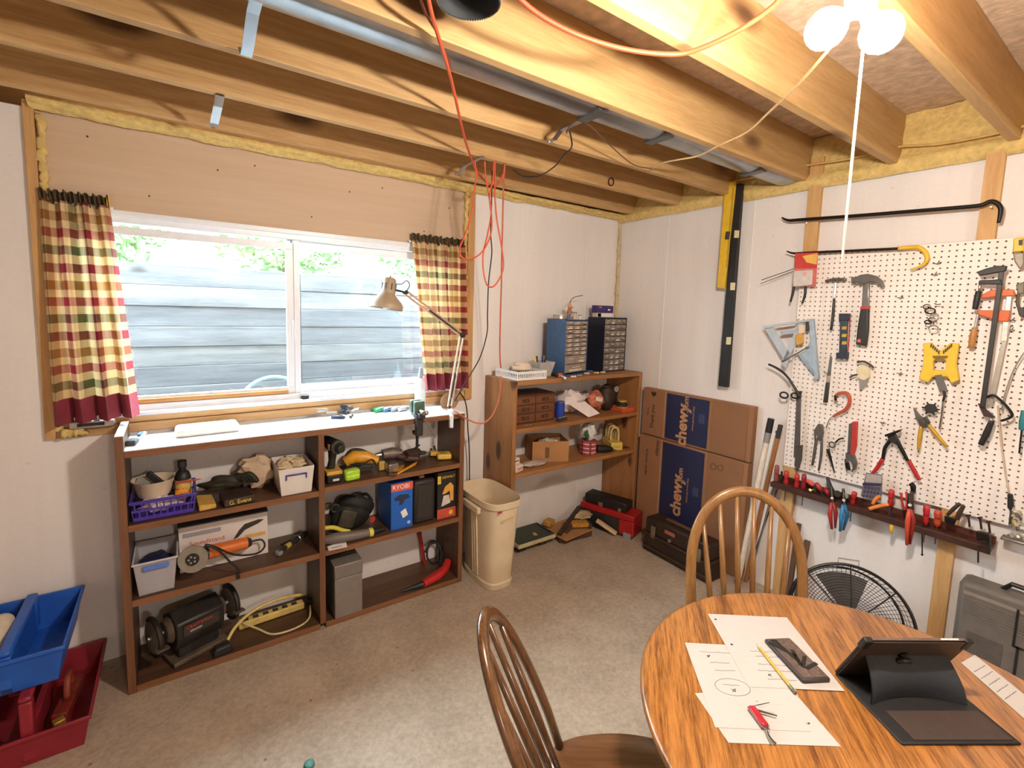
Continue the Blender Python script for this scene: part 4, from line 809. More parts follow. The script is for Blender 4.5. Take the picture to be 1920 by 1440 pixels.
t = T('spray_bottle', 'clear white pump bottle on the sill in front of the right curtain', 'bottle'); a = Vector((-1.757, -.10, WT+.0005)); t.part('body', B().lathe([(0, 0), (.031, 0), (.033, .01), (.033, .15), (.024, .18), (.012, .19), (0, .19)], a, 22), mat('e8edf4', .25, alpha=.85), sm=45); t.part('cap', B().lathe([(0, .19), (.014, .19), (.015, .215), (.009, .225), (.008, .25), (0, .252)], a, 16), mat('9aa2a8', .4)); t.done()
small('sill_magnet', 'small black block on the white window sill', 'block', [('sill_magnet', B().box(-2.40, -2.365, -.012, .014, 1.1765, 1.196), M_blk, .003)])
small('tan_disc', 'round tan disc leaning behind the desk lamp base', 'disc', [('plate', B().cyl(P(843, 752, 'Y', -.13)+Vector((0, -.003, 0)), P(843, 752, 'Y', -.13)+Vector((0, .003, .001)), .062, n=36), mat('b08f6c', .6), .001), ('hub', B().cyl(P(843, 752, 'Y', -.137), P(843, 752, 'Y', -.134), .016, n=16), M_dk)])
# desk lamp
M_lp = mat('a8937a', .5, 0., var=.04); LY = -.235
lp_ = lambda u, v, y=LY: P(u, v, 'Y', y)
t = T('desk_lamp', 'beige swing-arm desk lamp clamped to the right end of the worktop', 'lamp')
bs, el, hd = lp_(843, 762), lp_(866, 628), lp_(760, 548, -.2)
t.part('clamp', B().cbox(lp_(846, 790, -.31), (.022, .018, .075)), M_white, .003); t.part('clamp', B().cbox(lp_(846, 770, -.285), (.022, .05, .012)), M_white, .003); t.part('clamp_screw', B().cyl(lp_(848, 783, -.31), lp_(848, 803, -.31), .005), M_sil); t.part('base_post', B().cyl(lp_(845, 772), bs, .008), M_blk)
for o in (-.012, .012):
    n = Vector((cos(.2), 0, 0))*o
    t.part('lower_arm', B().tube([bs+n, el+n], .0055, 6), mat('d9cfc4', .4, .2)); t.part('upper_arm', B().tube([el+Vector((0, 0, o)), hd+Vector((0, 0, o))], .0055, 6), mat('c9ab92', .4, .2))
t.part('spring', B().tube([bs.lerp(el, .12), bs.lerp(el, .45)], .006, 8), M_dk); t.part('spring', B().tube([el.lerp(hd, .1), el.lerp(hd, .6)], .006, 8), M_dk)
t.part('elbow_knob', B().cyl(el+Vector((0, -.02, 0)), el+Vector((0, .02, 0)), .016), M_blk, .003); t.part('head_knob', B().cyl(hd+Vector((0, -.018, 0)), hd+Vector((0, .018, 0)), .012), M_blk, .003)
s0, s1 = lp_(732, 520, -.2), lp_(724, 578, -.2); axl = (s1-s0).normalized(); ln = (s1-s0).length
k = t.part('shade', B().lathe([(.0, 0), (.018, 0), (.03, .006), (.034, .02), (.038, .085), (.05, .1), (.082, .135), (.088, .15), (.088, .17), (.084, .17), (.08, .14), (.045, .105), (0, .1)], s0, 32, axl), M_lp, sm=35)
for q in range(7):
    x_, y_ = B().ring_frame(axl); y_ = axl.cross(x_); an = q*2*pi/7; o = s0+axl*.05+(x_*cos(an)+y_*sin(an))*.0365
    t.part('vent_slot', B().cbox(o, (.006, .006, .035), frame((0, 0, 0), x_, y_).to_3x3()), M_dk, under=k)
t.part('bulb', B().ball(s0+axl*.135, (.035, .035, .04)), mat('f4f2ee', .3), sm=179); t.part('finial', B().cyl(s0, s0-axl*.014, .006, .003), M_lp); t.part('bracket', B().tube([hd, hd.lerp(s0+axl*.06, .6), s0+axl*.06], .006, 8), M_blk2)
t.part('switch_wire', B().tube(smooth_pts([s0+axl*.03, lp_(752, 533, -.2), lp_(762, 526, -.2), lp_(768, 535, -.2), hd], 4), .0025, 6), M_blk); t.done()
cord('extension_cord', 'orange cord crossing the right end of the worktop and sagging to the pine shelf', [P(787, 745, 'Z', WT+.008), P(815, 746, 'Z', WT+.01), P(835, 757, 'Z', WT+.01), P(852, 770, 'Y', -.312), P(880, 788, 'Y', -.33), P(903, 794, 'Y', -.345), P(920, 783, 'Y', -.35), P(932, 760, 'Y', -.352), P(938, 730, 'Y', -.352), P(939, 705, 'Y', -.355)], .0045, mat('c4694a', .6))
cord('electric_lead', 'black lamp lead curving off the right end of the worktop', [P(862, 735, 'Y', -.24), P(872, 752, 'Y', -.2), P(876, 775, 'Y', -.15), P(877, 800, 'Y', -.1), P(880, 850, 'Y', -.06), P(880, 950, 'Y', -.04)], .004, M_blk)
# ------------------------------------------------------------------ on top of the pine shelf
PT = 1.2445
t = T('plastic_basket', 'white slotted plastic basket on the pine shelf top', 'basket')
M_wb = mat('e4e2e0', .4, var=.03)
bx = lambda u, v: Vector((-1.21+.235*u, -.33+.25*v, 0))
t.part('base', B().box(-1.20, -.985, -.32, -.09, PT+.001, PT+.005), M_wb)
for (c, d, w_, ang) in (((-1.0925, -.327), (.235, .003), 0, 0), ((-1.0925, -.083), (.235, .003), 0, 0)):
    for z in (.012, .052): t.part('rail', B().box(c[0]-d[0]/2, c[0]+d[0]/2, c[1]-.002, c[1]+.002, PT+z-.010, PT+z+.006), M_wb, .001)
    for k in range(17): x = c[0]-d[0]/2+.004+k*(d[0]-.008)/16; t.part('slat', B().box(x-.0035, x+.0035, c[1]-.0015, c[1]+.0015, PT+.005, PT+.05), M_wb)
for x in (-1.208, -.977):
    for z in (.012, .052): t.part('rail', B().box(x-.002, x+.002, -.327, -.083, PT+z-.010, PT+z+.006), M_wb, .001)
    for k in range(15): y = -.322+k*.0167; t.part('slat', B().box(x-.0015, x+.0015, y-.003, y+.003, PT+.005, PT+.05), M_wb)
t.done()
small('paper_roll', 'cream coil of webbing heaped in the white basket', 'roll', [('coil', B().torus((-1.085, -.20, PT+.062), (0, .1, 1), .05, .018, 26, 10), M_crm), ('coil', B().torus((-1.08, -.20, PT+.085), (.15, 0, 1), .045, .014, 26, 10), M_crm), ('core', crumple((-1.085, -.2, PT+.055), (.04, .04, .03), 61, .2), mat('b9a690', .8))])
small('black_cloth', 'black and grey cloth lining the white basket', 'cloth', [('black_cloth', crumple((-1.09, -.205, PT+.028), (.095, .10, .018), 62, .25), mat('3a3632', .8, var=.3))])
t = T('pencil_bin', 'clear tapered bin of pens next to the white basket', 'bin')
t.part('body', B().tray(-.975, -.84, -.255, -.13, PT+.001, PT+.10, .002, .022), mat('cfc9c4', .25, alpha=.5), .003); t.done()
for k, (x, c, lb) in enumerate(((-.945, 'd8c86a', 'yellow'), (-.925, '2b2a30', 'black'), (-.895, '2a3a66', 'navy'), (-.875, 'cfc06a', 'pale yellow'), (-.885, '1f2433', 'dark blue'))):
    small('marker', '%s marker pen sticking out of the clear bin' % lb, 'pen', [('barrel', B().cyl((x, -.2+.008*k, PT+.008), (x-.02+.008*k, -.185+.01*(k % 2), PT+.115), .006, n=10), mat(c, .4)), ('cap', B().cyl((x-.02+.008*k, -.185+.01*(k % 2), PT+.115), (x-.024+.0095*k, -.183+.01*(k % 2), PT+.135), .0065, n=10), mat(c, .3))], 'pens in the clear bin')
M_dr = mat('a8988a', .2, var=.12, alpha=.75)
def organizer(name, label, x0, x1, y0, y1, z0, h, rows, mbody, mdr, mfr, seed, rot):
    """cabinet with real drawers; front faces -Y"""
    q = random.Random(seed); c = Vector(((x0+x1)/2, (y0+y1)/2, z0)); W, D = x1-x0, y1-y0
    t = T(name, label, 'drawer cabinet', loc=c, rz=rot)
    t.part('cabinet_body', B().box(-W/2, -W/2+.004, -D/2, D/2, 0, h).box(W/2-.004, W/2, -D/2, D/2, 0, h).box(-W/2+.004, W/2-.004, -D/2, D/2, 0, .006).box(-W/2+.004, W/2-.004, -D/2, D/2, h-.006, h).box(-W/2+.004, W/2-.004, D/2-.004, D/2, .006, h-.006), mbody, .001)
    zt = h-.008
    for cols, hh in rows:
        w = (W-.010)/cols
        for k in range(cols):
            xa = -W/2+.005+k*w
            d = t.part('drawer', B().box(xa+.002, xa+w-.002, -D/2+.002, -D/2+.05, zt-hh+.002, zt-.002), mdr, .0015)
            t.part('pull', B().box(xa+w*.32, xa+w*.68, -D/2-.005, -D/2+.002, zt-hh*.38-.002, zt-hh*.38+.002), mfr, under=d)
            t.part('contents', B().cbox((xa+w*.5, -D/2+.0015, zt-hh*.72), (w*q.uniform(.4, .75), .001, hh*.22)), mat(q.choice(['6a5f58', 'd8cfc4', '8f857c', '4f4740', 'cfc2b0']), .5), under=d)
        zt -= hh
    return t.done()
organizer('drawer_organizer', 'blue metal parts cabinet with clear little drawers on the pine shelf', -.80, -.52, -.245, -.085, PT+.001, .385, [(3, .030)]*8+[(2, .06), (1, .06)], mat('35557d', .4), M_dr, mat('d8cfc4', .4), 5, R(14))
organizer('drawer_organizer', 'black parts cabinet with nine rows of clear drawers in the corner', -.365, -.095, -.215, -.055, PT+.001, .405, [(4, .0435)]*9, mat('1f2230', .4), mat('8a8078', .2, var=.3, alpha=.8), mat('d0c8c0', .4), 9, R(6))
small('tape_tin', 'round silver tin on top of the blue parts cabinet', 'tin', [('tin', B().cyl((-.745, -.175, PT+.387), (-.745, -.175, PT+.412), .05, n=28), M_sil, .002), ('lid', B().cyl((-.745, -.175, PT+.4125), (-.745, -.175, PT+.42), .052, n=28), mat('c9c4bc', .4, .5), .002)])
t = T('wooden_figure', 'small wooden figure with a bent wire on the blue parts cabinet', 'figurine'); a = Vector((-.665, -.18, PT+.387))
t.part('foot', B().cyl(a, a+Vector((0, 0, .02)), .028, n=16), mat('8a8078', .5)); t.part('torso', B().lathe([(0, .02), (.012, .02), (.02, .05), (.012, .075), (0, .078)], a, 12), mat('a0694a', .6)); t.part('head', B().ball(a+Vector((0, 0, .092)), .016), mat('c99a78', .6)); t.part('arm', B().tube([a+Vector((0, 0, .065)), a+Vector((.03, 0, .085))], .006, 6), mat('c99a78', .6)); t.part('wire', B().tube(smooth_pts([a+Vector((0, 0, .1)), a+Vector((.01, 0, .135)), a+Vector((.05, 0, .158)), a+Vector((.12, 0, .172))], 5), .0025, 6), M_dk); t.done()
for k, (x, y, s, c, lb) in enumerate(((-.70, -.21, .02, '5a6a8a', 'tiny blue jar on the blue parts cabinet'), (-.60, -.165, .026, 'cfc2b4', 'small pale jar on the right of the blue parts cabinet'), (-.575, -.19, .016, 'e0d8cc', 'tiny white pot at the corner of the blue parts cabinet'))):
    small('jar', lb, 'jar', [('body', B().cyl((x, y, PT+.387), (x, y, PT+.387+s*1.6), s*.6, n=14), mat(c, .4), .001), ('lid', B().cyl((x, y, PT+.388+s*1.6), (x, y, PT+.388+s*2), s*.64, n=14), M_gry, .001)])
small('blade_carton', 'purple carton with red marks on top of the black parts cabinet', 'carton', [('carton', B().cbox((-.285, -.13, PT+.466), (.17, .06, .055)), mat('3a2a6a', .5), .002), ('red_print', B().box(-.355, -.325, -.1605, -.16, PT+.475, PT+.486), mat('c25a5a', .5)), ('white_print', B().box(-.26, -.235, -.1605, -.16, PT+.458, PT+.468), M_paper), ('stand', B().cbox((-.285, -.13, PT+.422), (.15, .05, .03)), M_paper, .002)])
small('parts_carton', 'small beige carton on the left of the black parts cabinet', 'carton', [('parts_carton', B().cbox((-.345, -.13, PT+.4215), (.045, .05, .03)), mat('cdb9a8', .7), .002)])
t = T('rotary_tool', 'black tool with an orange end lying in front of the blue parts cabinet', 'tool'); a, b = P(1025, 697, 'Z', PT+.014), P(1047, 704, 'Z', PT+.012)
t.part('body', B().tube([a, b], .014, 10), M_blk2); t.part('orange_end', B().tube([b, P(1052, 702, 'Z', PT+.012)], [.015, .012], 10), mat('d8683a', .5)); t.done()
t = T('screwdriver', 'white-handled screwdriver at the front edge of the pine shelf top', 'screwdriver'); t.part('handle', B().tube([P(1052, 705, 'Z', PT+.009), P(1060, 709, 'Z', PT+.009)], .008, 8), M_white); t.part('blade', B().tube([P(1060, 709, 'Z', PT+.009), P(1072, 709, 'Z', PT+.006)], .003, 6), M_sil); t.done()
for k, (u, v, c, lb) in enumerate(((1075, 706, 'd8cfc6', 'pale connector on the pine shelf edge'), (1086, 704, '8a8580', 'grey connector on the pine shelf edge'), (1100, 700, 'c8c2ba', 'cream wall plug between the two parts cabinets'), (1106, 696, '3f6fb0', 'blue cap between the two parts cabinets'), (1118, 699, 'd0b090', 'brass bolt in front of the black parts cabinet'), (1130, 698, 'c9bfb4', 'white plastic anchor before the black parts cabinet'))):
    a = P(u, v, 'Z', PT+.008); small('small_fitting', lb, 'fitting', [('stem', B().tube([a+Vector((-.02, .004, 0)), a+Vector((.012, -.004, 0))], .006, 8), mat(c, .5)), ('head', B().ball(a+Vector((.014, -.004, 0)), .008, 10, 6), mat(c, .4))])

# ------------------------------------------------------------------ pine shelf, middle board
PM = .9385
t = T('drawer_chest', 'small dark wooden chest of drawers on the pine shelf', 'drawer chest'); M_bw = wood('5a3420', '3c2113', 'X', .5, 12.)
cx0, cx1, cy0, cz = -1.16, -.815, -.235, .195
t.part('carcass', B().box(cx0, cx1, cy0, -.03, PM+.001, PM+cz), M_bw, .002)
for i in range(2):
    for j in range(3):
        xa = cx0+.012+i*.164; za = PM+.012+j*.059
        d = t.part('drawer', B().box(xa, xa+.157, cy0-.006, cy0-.0005, za, za+.053), wood('7a4a2c', '5a3420', 'X', .5, 12.), .002)
        t.part('label_holder', B().box(xa+.05, xa+.107, cy0-.0085, cy0-.0065, za+.015, za+.038), mat('4a2a1a', .5), under=d); t.part('knob', B().ball((xa+.0785, cy0-.012, za+.027), .005, 8, 6), mat('9a7a4a', .4, .6), under=d)
t.done()
small('blue_can', 'blue can beside the drawer chest', 'can', [('body', B().cyl((-.735, -.2, PM+.001), (-.735, -.2, PM+.115), .033, n=24), mat('2a45a8', .4), .003), ('rim', B().torus((-.735, -.2, PM+.115), (0, 0, 1), .031, .003, 24, 6), M_sil)])
small('paper_sack', 'crumpled white paper sack on the pine shelf middle board', 'sack', [('sack', crumple((-.60, -.16, PM+.105), (.125, .085, .08), 71, .25), mat('e3d5d2', .85, var=.06)), ('loose_flap', B().prism([(-.70, -.26, PM+.10), (-.56, -.27, PM+.11), (-.44, -.30, PM+.02), (-.56, -.31, PM+.006)], (0, .004, .003)), mat('e6dad6', .85, var=.05))])
small('hinge_bits', 'little heap of dark hinges at the shelf front', 'hinge', [('leaf', B().cbox((-.79, -.285, PM+.012), (.09, .03, .02), Matrix.Rotation(.2, 3, 'Z')), M_dk, .002), ('pin', B().cyl((-.83, -.295, PM+.024), (-.75, -.28, PM+.024), .007), M_sil)])
for k, (x, lb) in enumerate(((-1.11, 'loose steel screw nearest the left end of the pine middle board'), (-1.075, 'second loose screw from the left on the pine middle board'), (-1.03, 'brass hook in front of the drawer chest'), (-.98, 'small brass ring right of the hook'))):
    small('loose_screw', lb, 'screw', [('shank', B().tube([(x-.02, -.30, PM+.006), (x+.012, -.292, PM+.006)], [.002, .004], 6), [M_sil, M_sil, mat('b08a4a', .4, .7), mat('b08a4a', .4, .7)][k]), ('head', B().cyl((x+.012, -.292, PM+.006), (x+.016, -.291, PM+.006), .006, n=8), M_sil)], 'loose screws on the pine shelf')
small('candy_bag', 'red and white patterned bag on the pine shelf', 'bag', [('bag', crumple((-.385, -.2, PM+.095), (.07, .055, .08), 72, .2), mat('b5674f', .5, var=.9, scale=30)), ('white_band', B().cbox((-.40, -.25, PM+.11), (.07, .012, .035), Matrix.Rotation(.3, 3, 'Y')), mat('ded2c4', .6), .006)])
small('leather_ball', 'dark brown leather pouch slumped on the pine shelf', 'pouch', [('pouch', blob((-.235, -.17, PM+.10), (.075, .065, .10), 73, .12), mat('2f2018', .6, var=.3)), ('knot', B().ball((-.27, -.2, PM+.19), (.04, .02, .012), 12, 7), M_lthr)])
t = T('disc_tray', 'orange tray of sanding discs at the right end of the pine shelf', 'tray'); t.part('tray', B().tray(-.21, -.075, -.315, -.18, PM+.001, PM+.035, .003, .006), mat('d25a3a', .5), .002); t.done()
small('disc_stack', 'stack of dark yellow-striped discs in the orange tray', 'disc stack', [('disc', B().cyl((-.142, -.245, PM+.006+.016*k), (-.142, -.245, PM+.02+.016*k), .052-.005*k, n=24), [M_blk2, mat('b99a3a', .5), M_dk][k % 3], .002) for k in range(5)])
small('headlamp', 'black and silver headlamp behind the sanding discs', 'headlamp', [('lamp', B().cyl((-.105, -.12, PM+.15), (-.11, -.15, PM+.152), .028, .034, 18), M_blk, .002), ('lens', B().cyl((-.11, -.1505, PM+.152), (-.1105, -.154, PM+.152), .024, n=18), mat('c9ccd0', .2, .6)), ('stand', B().cbox((-.105, -.12, PM+.062), (.05, .04, .12)), M_blk2, .006)])

# ------------------------------------------------------------------ pine shelf, lower board
PL = .6475
t = T('cardboard_box', 'open cardboard box with black tape on the pine shelf lower board', 'box'); M_cb = mat('a8794c', .85, var=.08, scale=8)
rb = R(-24); c0 = Vector((-.80, -.165, PL+.001))
def cbx(b): return b.rot(rb).mv(*c0)
t.part('walls', cbx(B().tray(-.14, .12, -.10, .10, 0, .145, .004)), M_cb, .001)
t.part('tape_stripe', cbx(B().box(.1205, .1212, -.055, -.02, .0, .145)), M_blk); t.part('tape_stripe', cbx(B().box(-.05, -.02, -.1012, -.1004, .03, .105)), mat('6a4a30', .6))
for s in range(4): t.part('tape_dash', cbx(B().box(.1213, .1217, -.054, -.021, .02+.032*s, .028+.032*s)), mat('9aa8b8', .5))
t.part('flap', cbx(B().prism([(-.14, .10, .145), (.12, .10, .145), (.11, .15, .135), (-.13, .15, .135)], (0, 0, .003))), M_cb); t.done()
small('plaster_bag', 'grey-white scraps inside the open cardboard box', 'scraps', [('scraps', crumple((c0.x, c0.y, PL+.11), (.085, .06, .03), 81, .35), mat('cbbdb0', .8, var=.3, scale=40))])
t = T('paint_can', 'plaid patterned can stuffed with white and green plastic', 'can')
t.part('body', B().cyl((-.475, -.235, PL+.001), (-.475, -.235, PL+.105), .06, n=30), mat('a8494e', .5, var=.25, scale=14), .002)
for z in (.02, .05, .08): t.part('check_band', B().cyl((-.475, -.235, PL+z), (-.475, -.235, PL+z+.008), .0606, n=30, caps=False), mat('d9c0b8', .5))
for k in range(6): a = k*2*pi/6; t.part('check_stripe', B().cbox((-.475+.0602*cos(a), -.235+.0602*sin(a), PL+.052), (.002, .014, .1), Matrix.Rotation(a, 3, 'Z')), mat('7a2a35', .5))
t.done()
small('plastic_bag', 'white and green plastic bag bursting out of the plaid can', 'bag', [('bag', crumple((-.475, -.235, PL+.17), (.062, .055, .062), 82, .25), mat('dfe0dc', .4, var=.15)), ('green_patch', crumple((-.515, -.255, PL+.155), (.022, .02, .04), 83, .3), mat('2f5a35', .4)), ('green_top', crumple((-.48, -.225, PL+.235), (.03, .02, .016), 84, .3), mat('2f5a35', .4))])
t = T('lock_rack', 'yellow plastic rack with three tall rings', 'rack'); M_y2 = mat('d9bd5a', .45)
a = Vector((-.175, -.19, PL+.001)); mr = Matrix.Rotation(R(-28), 4, 'Z')
b = B().box(-.045, .045, -.12, .10, 0, .062); b.xf(mr).mv(*a); t.part('base', b, M_y2, .008)
for k in range(3):
    c = Vector((0, -.055+.055*k, 0)); pts = [(-.03, 0, .062), (-.03, 0, .12), (-.02, 0, .155), (0, 0, .165), (.02, 0, .155), (.03, 0, .12), (.03, 0, .062)]
    b = B().tube(smooth_pts([Vector(p)+c for p in pts], 4), .009, 8); b.xf(mr).mv(*a); t.part('ring', b, mat('cdb27a', .45), sm=179)
b = text('LOCK', .02).xf(FR((0, -.1205, .03))); b.xf(mr).mv(*a); t.part('lettering', b, mat('8a7a35', .5)); t.done()
t = T('nail_gun', 'small black power tool in front of the yellow rack', 'power tool'); t.part('body', B().tube([(-.40, -.25, PL+.03), (-.33, -.285, PL+.028), (-.29, -.30, PL+.022)], [.03, .028, .016], 12), M_blk); t.part('nose', B().cyl((-.29, -.30, PL+.02), (-.262, -.312, PL+.015), .01, .005, 10), M_sil); t.done()
small('carton', 'white and red carton stack nearest the left side of the pine shelf', 'carton', [('carton', B().cbox((-1.16, -.27, PL+.022), (.075, .07, .042), Matrix.Rotation(.35, 3, 'Z')), mat('e0cfc2', .7), .002), ('red_print', B().cbox((-1.148, -.306, PL+.022), (.05, .0012, .012), Matrix.Rotation(.35, 3, 'Z')), mat('c27a62', .6))])
small('carton', 'upper white carton on the stack at the left of the pine shelf', 'carton', [('carton', B().cbox((-1.165, -.25, PL+.064), (.06, .06, .038), Matrix.Rotation(.3, 3, 'Z')), mat('e3d6cc', .7), .002), ('dark_print', B().cbox((-1.156, -.281, PL+.066), (.04, .0012, .01), Matrix.Rotation(.3, 3, 'Z')), mat('8a6a70', .6))])
small('plastic_sheet', 'clear plastic wrap lying before the cardboard box', 'plastic wrap', [('plastic_sheet', crumple((-1.0, -.265, PL+.022), (.11, .045, .016), 85, .3), mat('d8c6bc', .25, alpha=.6))])

# ------------------------------------------------------------------ floor by the pine shelf
t = T('waste_bin', 'tall cream plastic waste bin between the two shelves', 'waste bin'); M_bin = mat('d9c6a6', .45, var=.06, scale=9)
def bin_ring(sx, sy, z, cx=-1.392, cy=-.325):
    out = []
    for k in range(48):
        a = 2*pi*k/48; c, s = cos(a), sin(a); e = .55
        out.append(Vector((cx+sx*math.copysign(abs(c)**e, c), cy+sy*math.copysign(abs(s)**e, s), z)))
    return out
rings = [bin_ring(.085, .155, FZ+.001), bin_ring(.098, .172, FZ+.002), bin_ring(.10, .175, FZ+.035), bin_ring(.094, .168, FZ+.042), bin_ring(.118, .208, FZ+.50), bin_ring(.128, .218, FZ+.51), bin_ring(.13, .22, FZ+.545), bin_ring(.124, .214, FZ+.547), bin_ring(.116, .206, FZ+.50), bin_ring(.09, .165, FZ+.012), bin_ring(.01, .015, FZ+.012)]
b = B(); n = 48; b.add([v for r in rings for v in r], [(i*n+k, i*n+(k+1) % n, (i+1)*n+(k+1) % n, (i+1)*n+k) for i in range(len(rings)-1) for k in range(n)]+[tuple(range(n-1, -1, -1))])
t.part('body', b, M_bin, sm=35)
for y in (-.36, -.335, -.31): t.part('rib', B().tube([(-1.488, y, FZ+.05), (-1.512, y-.006, FZ+.49)], .006, 6), M_bin)
t.part('hinge_lug', B().box(-1.535, -1.51, -.42, -.24, FZ+.46, FZ+.50), M_bin, .006); t.part('grip_recess', B().tube(smooth_pts([(-1.44, -.531, FZ+.435), (-1.40, -.531, FZ+.45), (-1.36, -.53, FZ+.455)], 4), .006, 6), mat('c2ab86', .5)); t.part('red_smudge', B().cbox((-1.46, -.543, FZ+.505), (.03, .002, .012)), mat('a03a48', .5)); t.done()
t = T('chalk_board', 'dark green board with a pale wooden edge lying on blocks by the bin', 'board'); gz = FZ+.055
bp = [P(985, 958, 'Z', gz+.03), P(1045, 1000, 'Z', gz+.03), P(985, 1012, 'Z', gz+.03)]
gx0, gx1, gy0, gy1 = -1.10, -.775, -.255, -.04
t.part('panel', B().box(gx0, gx1, gy0, gy1, gz, gz+.028), mat('bfb48a', .6, var=.08), .002); t.part('green_face', B().box(gx0+.004, gx1-.004, gy0+.004, gy1-.004, gz+.0285, gz+.031), mat('2e3a2c', .6, var=.15)); t.part('printed_mark', B().prism([(-.93, -.20, gz+.0312), (-.91, -.16, gz+.0312), (-.89, -.17, gz+.0312), (-.9, -.21, gz+.0312)], (0, 0, .0004)), mat('c98a4a', .6)); t.part('hinge', B().cyl((gx1-.02, gy0+.03, gz+.034), (gx1-.02, gy1-.03, gz+.034), .005), M_blk)
for x in (gx0+.04, gx1-.10): t.part('block', B().box(x, x+.06, gy0+.05, gy1-.01, FZ+.001, gz-.0005), M_dk, .002)
t.done()
t = T('cardboard_sheet', 'flattened tan cardboard under the paint brushes on the floor', 'cardboard'); t.part('cardboard_sheet', B().cbox((-.60, -.19, FZ+.05), (.30, .24, .01), Matrix.Rotation(.1, 3, 'Z')), M_cb, .001); t.part('under_layer', B().cbox((-.58, -.17, FZ+.022), (.28, .22, .042), Matrix.Rotation(-.15, 3, 'Z')), mat('54382a', .8, var=.2), .003); t.done()
for k, (a, b, m, lb) in enumerate((((-.74, -.25, FZ+.066), (-.40, -.095, FZ+.14), M_lthr, 'long dark wooden slat propped across the cardboard'), ((-.67, -.24, FZ+.062), (-.39, -.145, FZ+.105), mat('57402e', .6), 'second brown slat beneath the long dark slat'))):
    d = (Vector(b)-Vector(a)); small('wood_offcut', lb, 'offcut', [('wood_offcut', B().cbox((Vector(a)+Vector(b))/2, (d.length, .035, .014), frame((0, 0, 0), d, (-d.y, d.x, 0)).to_3x3()), m, .003)])
small('paint_pad', 'yellow-brown brush with a flat handle on the cardboard pile', 'brush', [('bristles', B().cbox((-.52, -.225, FZ+.085), (.13, .07, .03), Matrix.Rotation(-.45, 3, 'Z')), mat('b5812f', .8, var=.3, scale=40), .004), ('ferrule', B().cbox((-.455, -.262, FZ+.08), (.02, .075, .034), Matrix.Rotation(-.45, 3, 'Z')), M_dk, .003), ('handle', B().cbox((-.60, -.185, FZ+.086), (.07, .03, .02), Matrix.Rotation(-.45, 3, 'Z')), mat('6a4028', .6), .006)])
small('canvas_roll', 'crumpled beige canvas on the pile by the red toolbox', 'canvas', [('canvas_roll', crumple((-.42, -.15, FZ+.10), (.10, .055, .03), 91, .3), mat('b89f7c', .9, var=.2))])
small('wood_offcut', 'cream wooden piece slanting from the pile onto the floor', 'offcut', [('strip', B().cbox((-.335, -.325, FZ+.055), (.045, .17, .022), frame((0, 0, 0), Vector((.85, .5, 0)), Vector((-.4, .8, .42))).to_3x3()), mat('cdb28e', .6), .006), ('end_hole', B().cyl((-.29, -.385, FZ+.02), (-.286, -.392, FZ+.018), .009), M_lthr)])
small('yellow_pad', 'small ochre pad at the back of the cardboard pile', 'pad', [('yellow_pad', B().cbox((-.70, -.09, FZ+.085), (.08, .06, .04), Matrix.Rotation(.3, 3, 'Z')), mat('b88a3e', .8, var=.2), .006)])
t = T('toolbox', 'red toolbox with a black lid beside the pine shelf leg', 'toolbox'); M_tr = mat('a11c1e', .4, var=.08)
q0, q1 = Vector((-.30, -.07, FZ)), Vector((-.175, -.465, FZ)); dd = (q1-q0).normalized(); ln = (q1-q0).length; Mq = frame(q0, dd, Vector((-dd.y, dd.x, 0)))
def rq(b): return b.xf(Mq)
t.part('tray_base', rq(B().box(0, ln, -.07, .09, .001, .13)), M_blk2, .006); t.part('red_body', rq(B().box(-.012, ln+.014, -.075, .095, .1305, .175)), M_tr, .006); t.part('red_end', rq(B().box(ln-.10, ln+.016, -.08, .09, .02, .13)), M_tr, .006)
k = t.part('lid', rq(B().box(.01, ln-.06, -.05, .075, .1755, .245)), M_blk, .008); t.part('latch', rq(B().box(.13, .165, -.056, -.0505, .165, .205)), M_sil, .002, under=k); t.part('latch', rq(B().box(.29, .315, -.056, -.0505, .165, .2)), M_sil, .002, under=k); t.part('grey_foot', rq(B().box(ln-.06, ln-.0, -.085, -.0805, .0, .045)), M_gry, .003); t.done()
t = T('toolbox', 'large dark brown toolbox on the floor before the leaning cartons', 'toolbox'); M_tb = mat('2e2019', .5, var=.3, scale=9)
q0 = Vector((-.172, -.585, FZ)); q1 = Vector((-.178, -1.085, FZ)); 
bx0, bx1, by0, by1 = -.185, -.075, -1.09, -.575
f0, f1 = P(1214, 1026, 'Z', FZ)+Vector((-.05, 0, 0)), P(1334, 1092, 'Z', FZ)+Vector((-.05, 0, 0)); dd = (f1-f0).normalized(); ln = (f1-f0).length; Mq = frame(f0, dd, Vector((-dd.y, dd.x, 0)))
DP = .148
t.part('lower_body', rq(B().box(0, ln, .004, DP,   .001, .12)), M_tb, .005); t.part('ledge', rq(B().box(-.006, ln+.006, -.004, DP+.004, .1205, .135)), mat('3a2a20', .5), .004)
k = t.part('lid', rq(B().box(.006, ln-.006, .006, DP-.004, .1355, .245)), M_tb, .012); t.part('red_badge', rq(B().box(.17, .25, .0035, .0055, .19, .215)), mat('a8604a', .5), under=k); t.part('lock_button', rq(B().cyl((.215, .006, .155), (.215, -.004, .155), .012)), M_sil, under=k)
for x in (.06, ln-.09): t.part('hasp', rq(B().box(x, x+.035, -.004, .0035, .115, .2)), mat('8a8070', .5, .6), .002)
t.part('carry_handle', rq(B().box(.12, ln-.12, .07, .10, .2455, .257)), mat('5a4430', .6), .004); t.part('rail', rq(B().box(-.002, ln+.002, -.006, .0035, .03, .045)), mat('3e2e24', .5), .002); t.done()

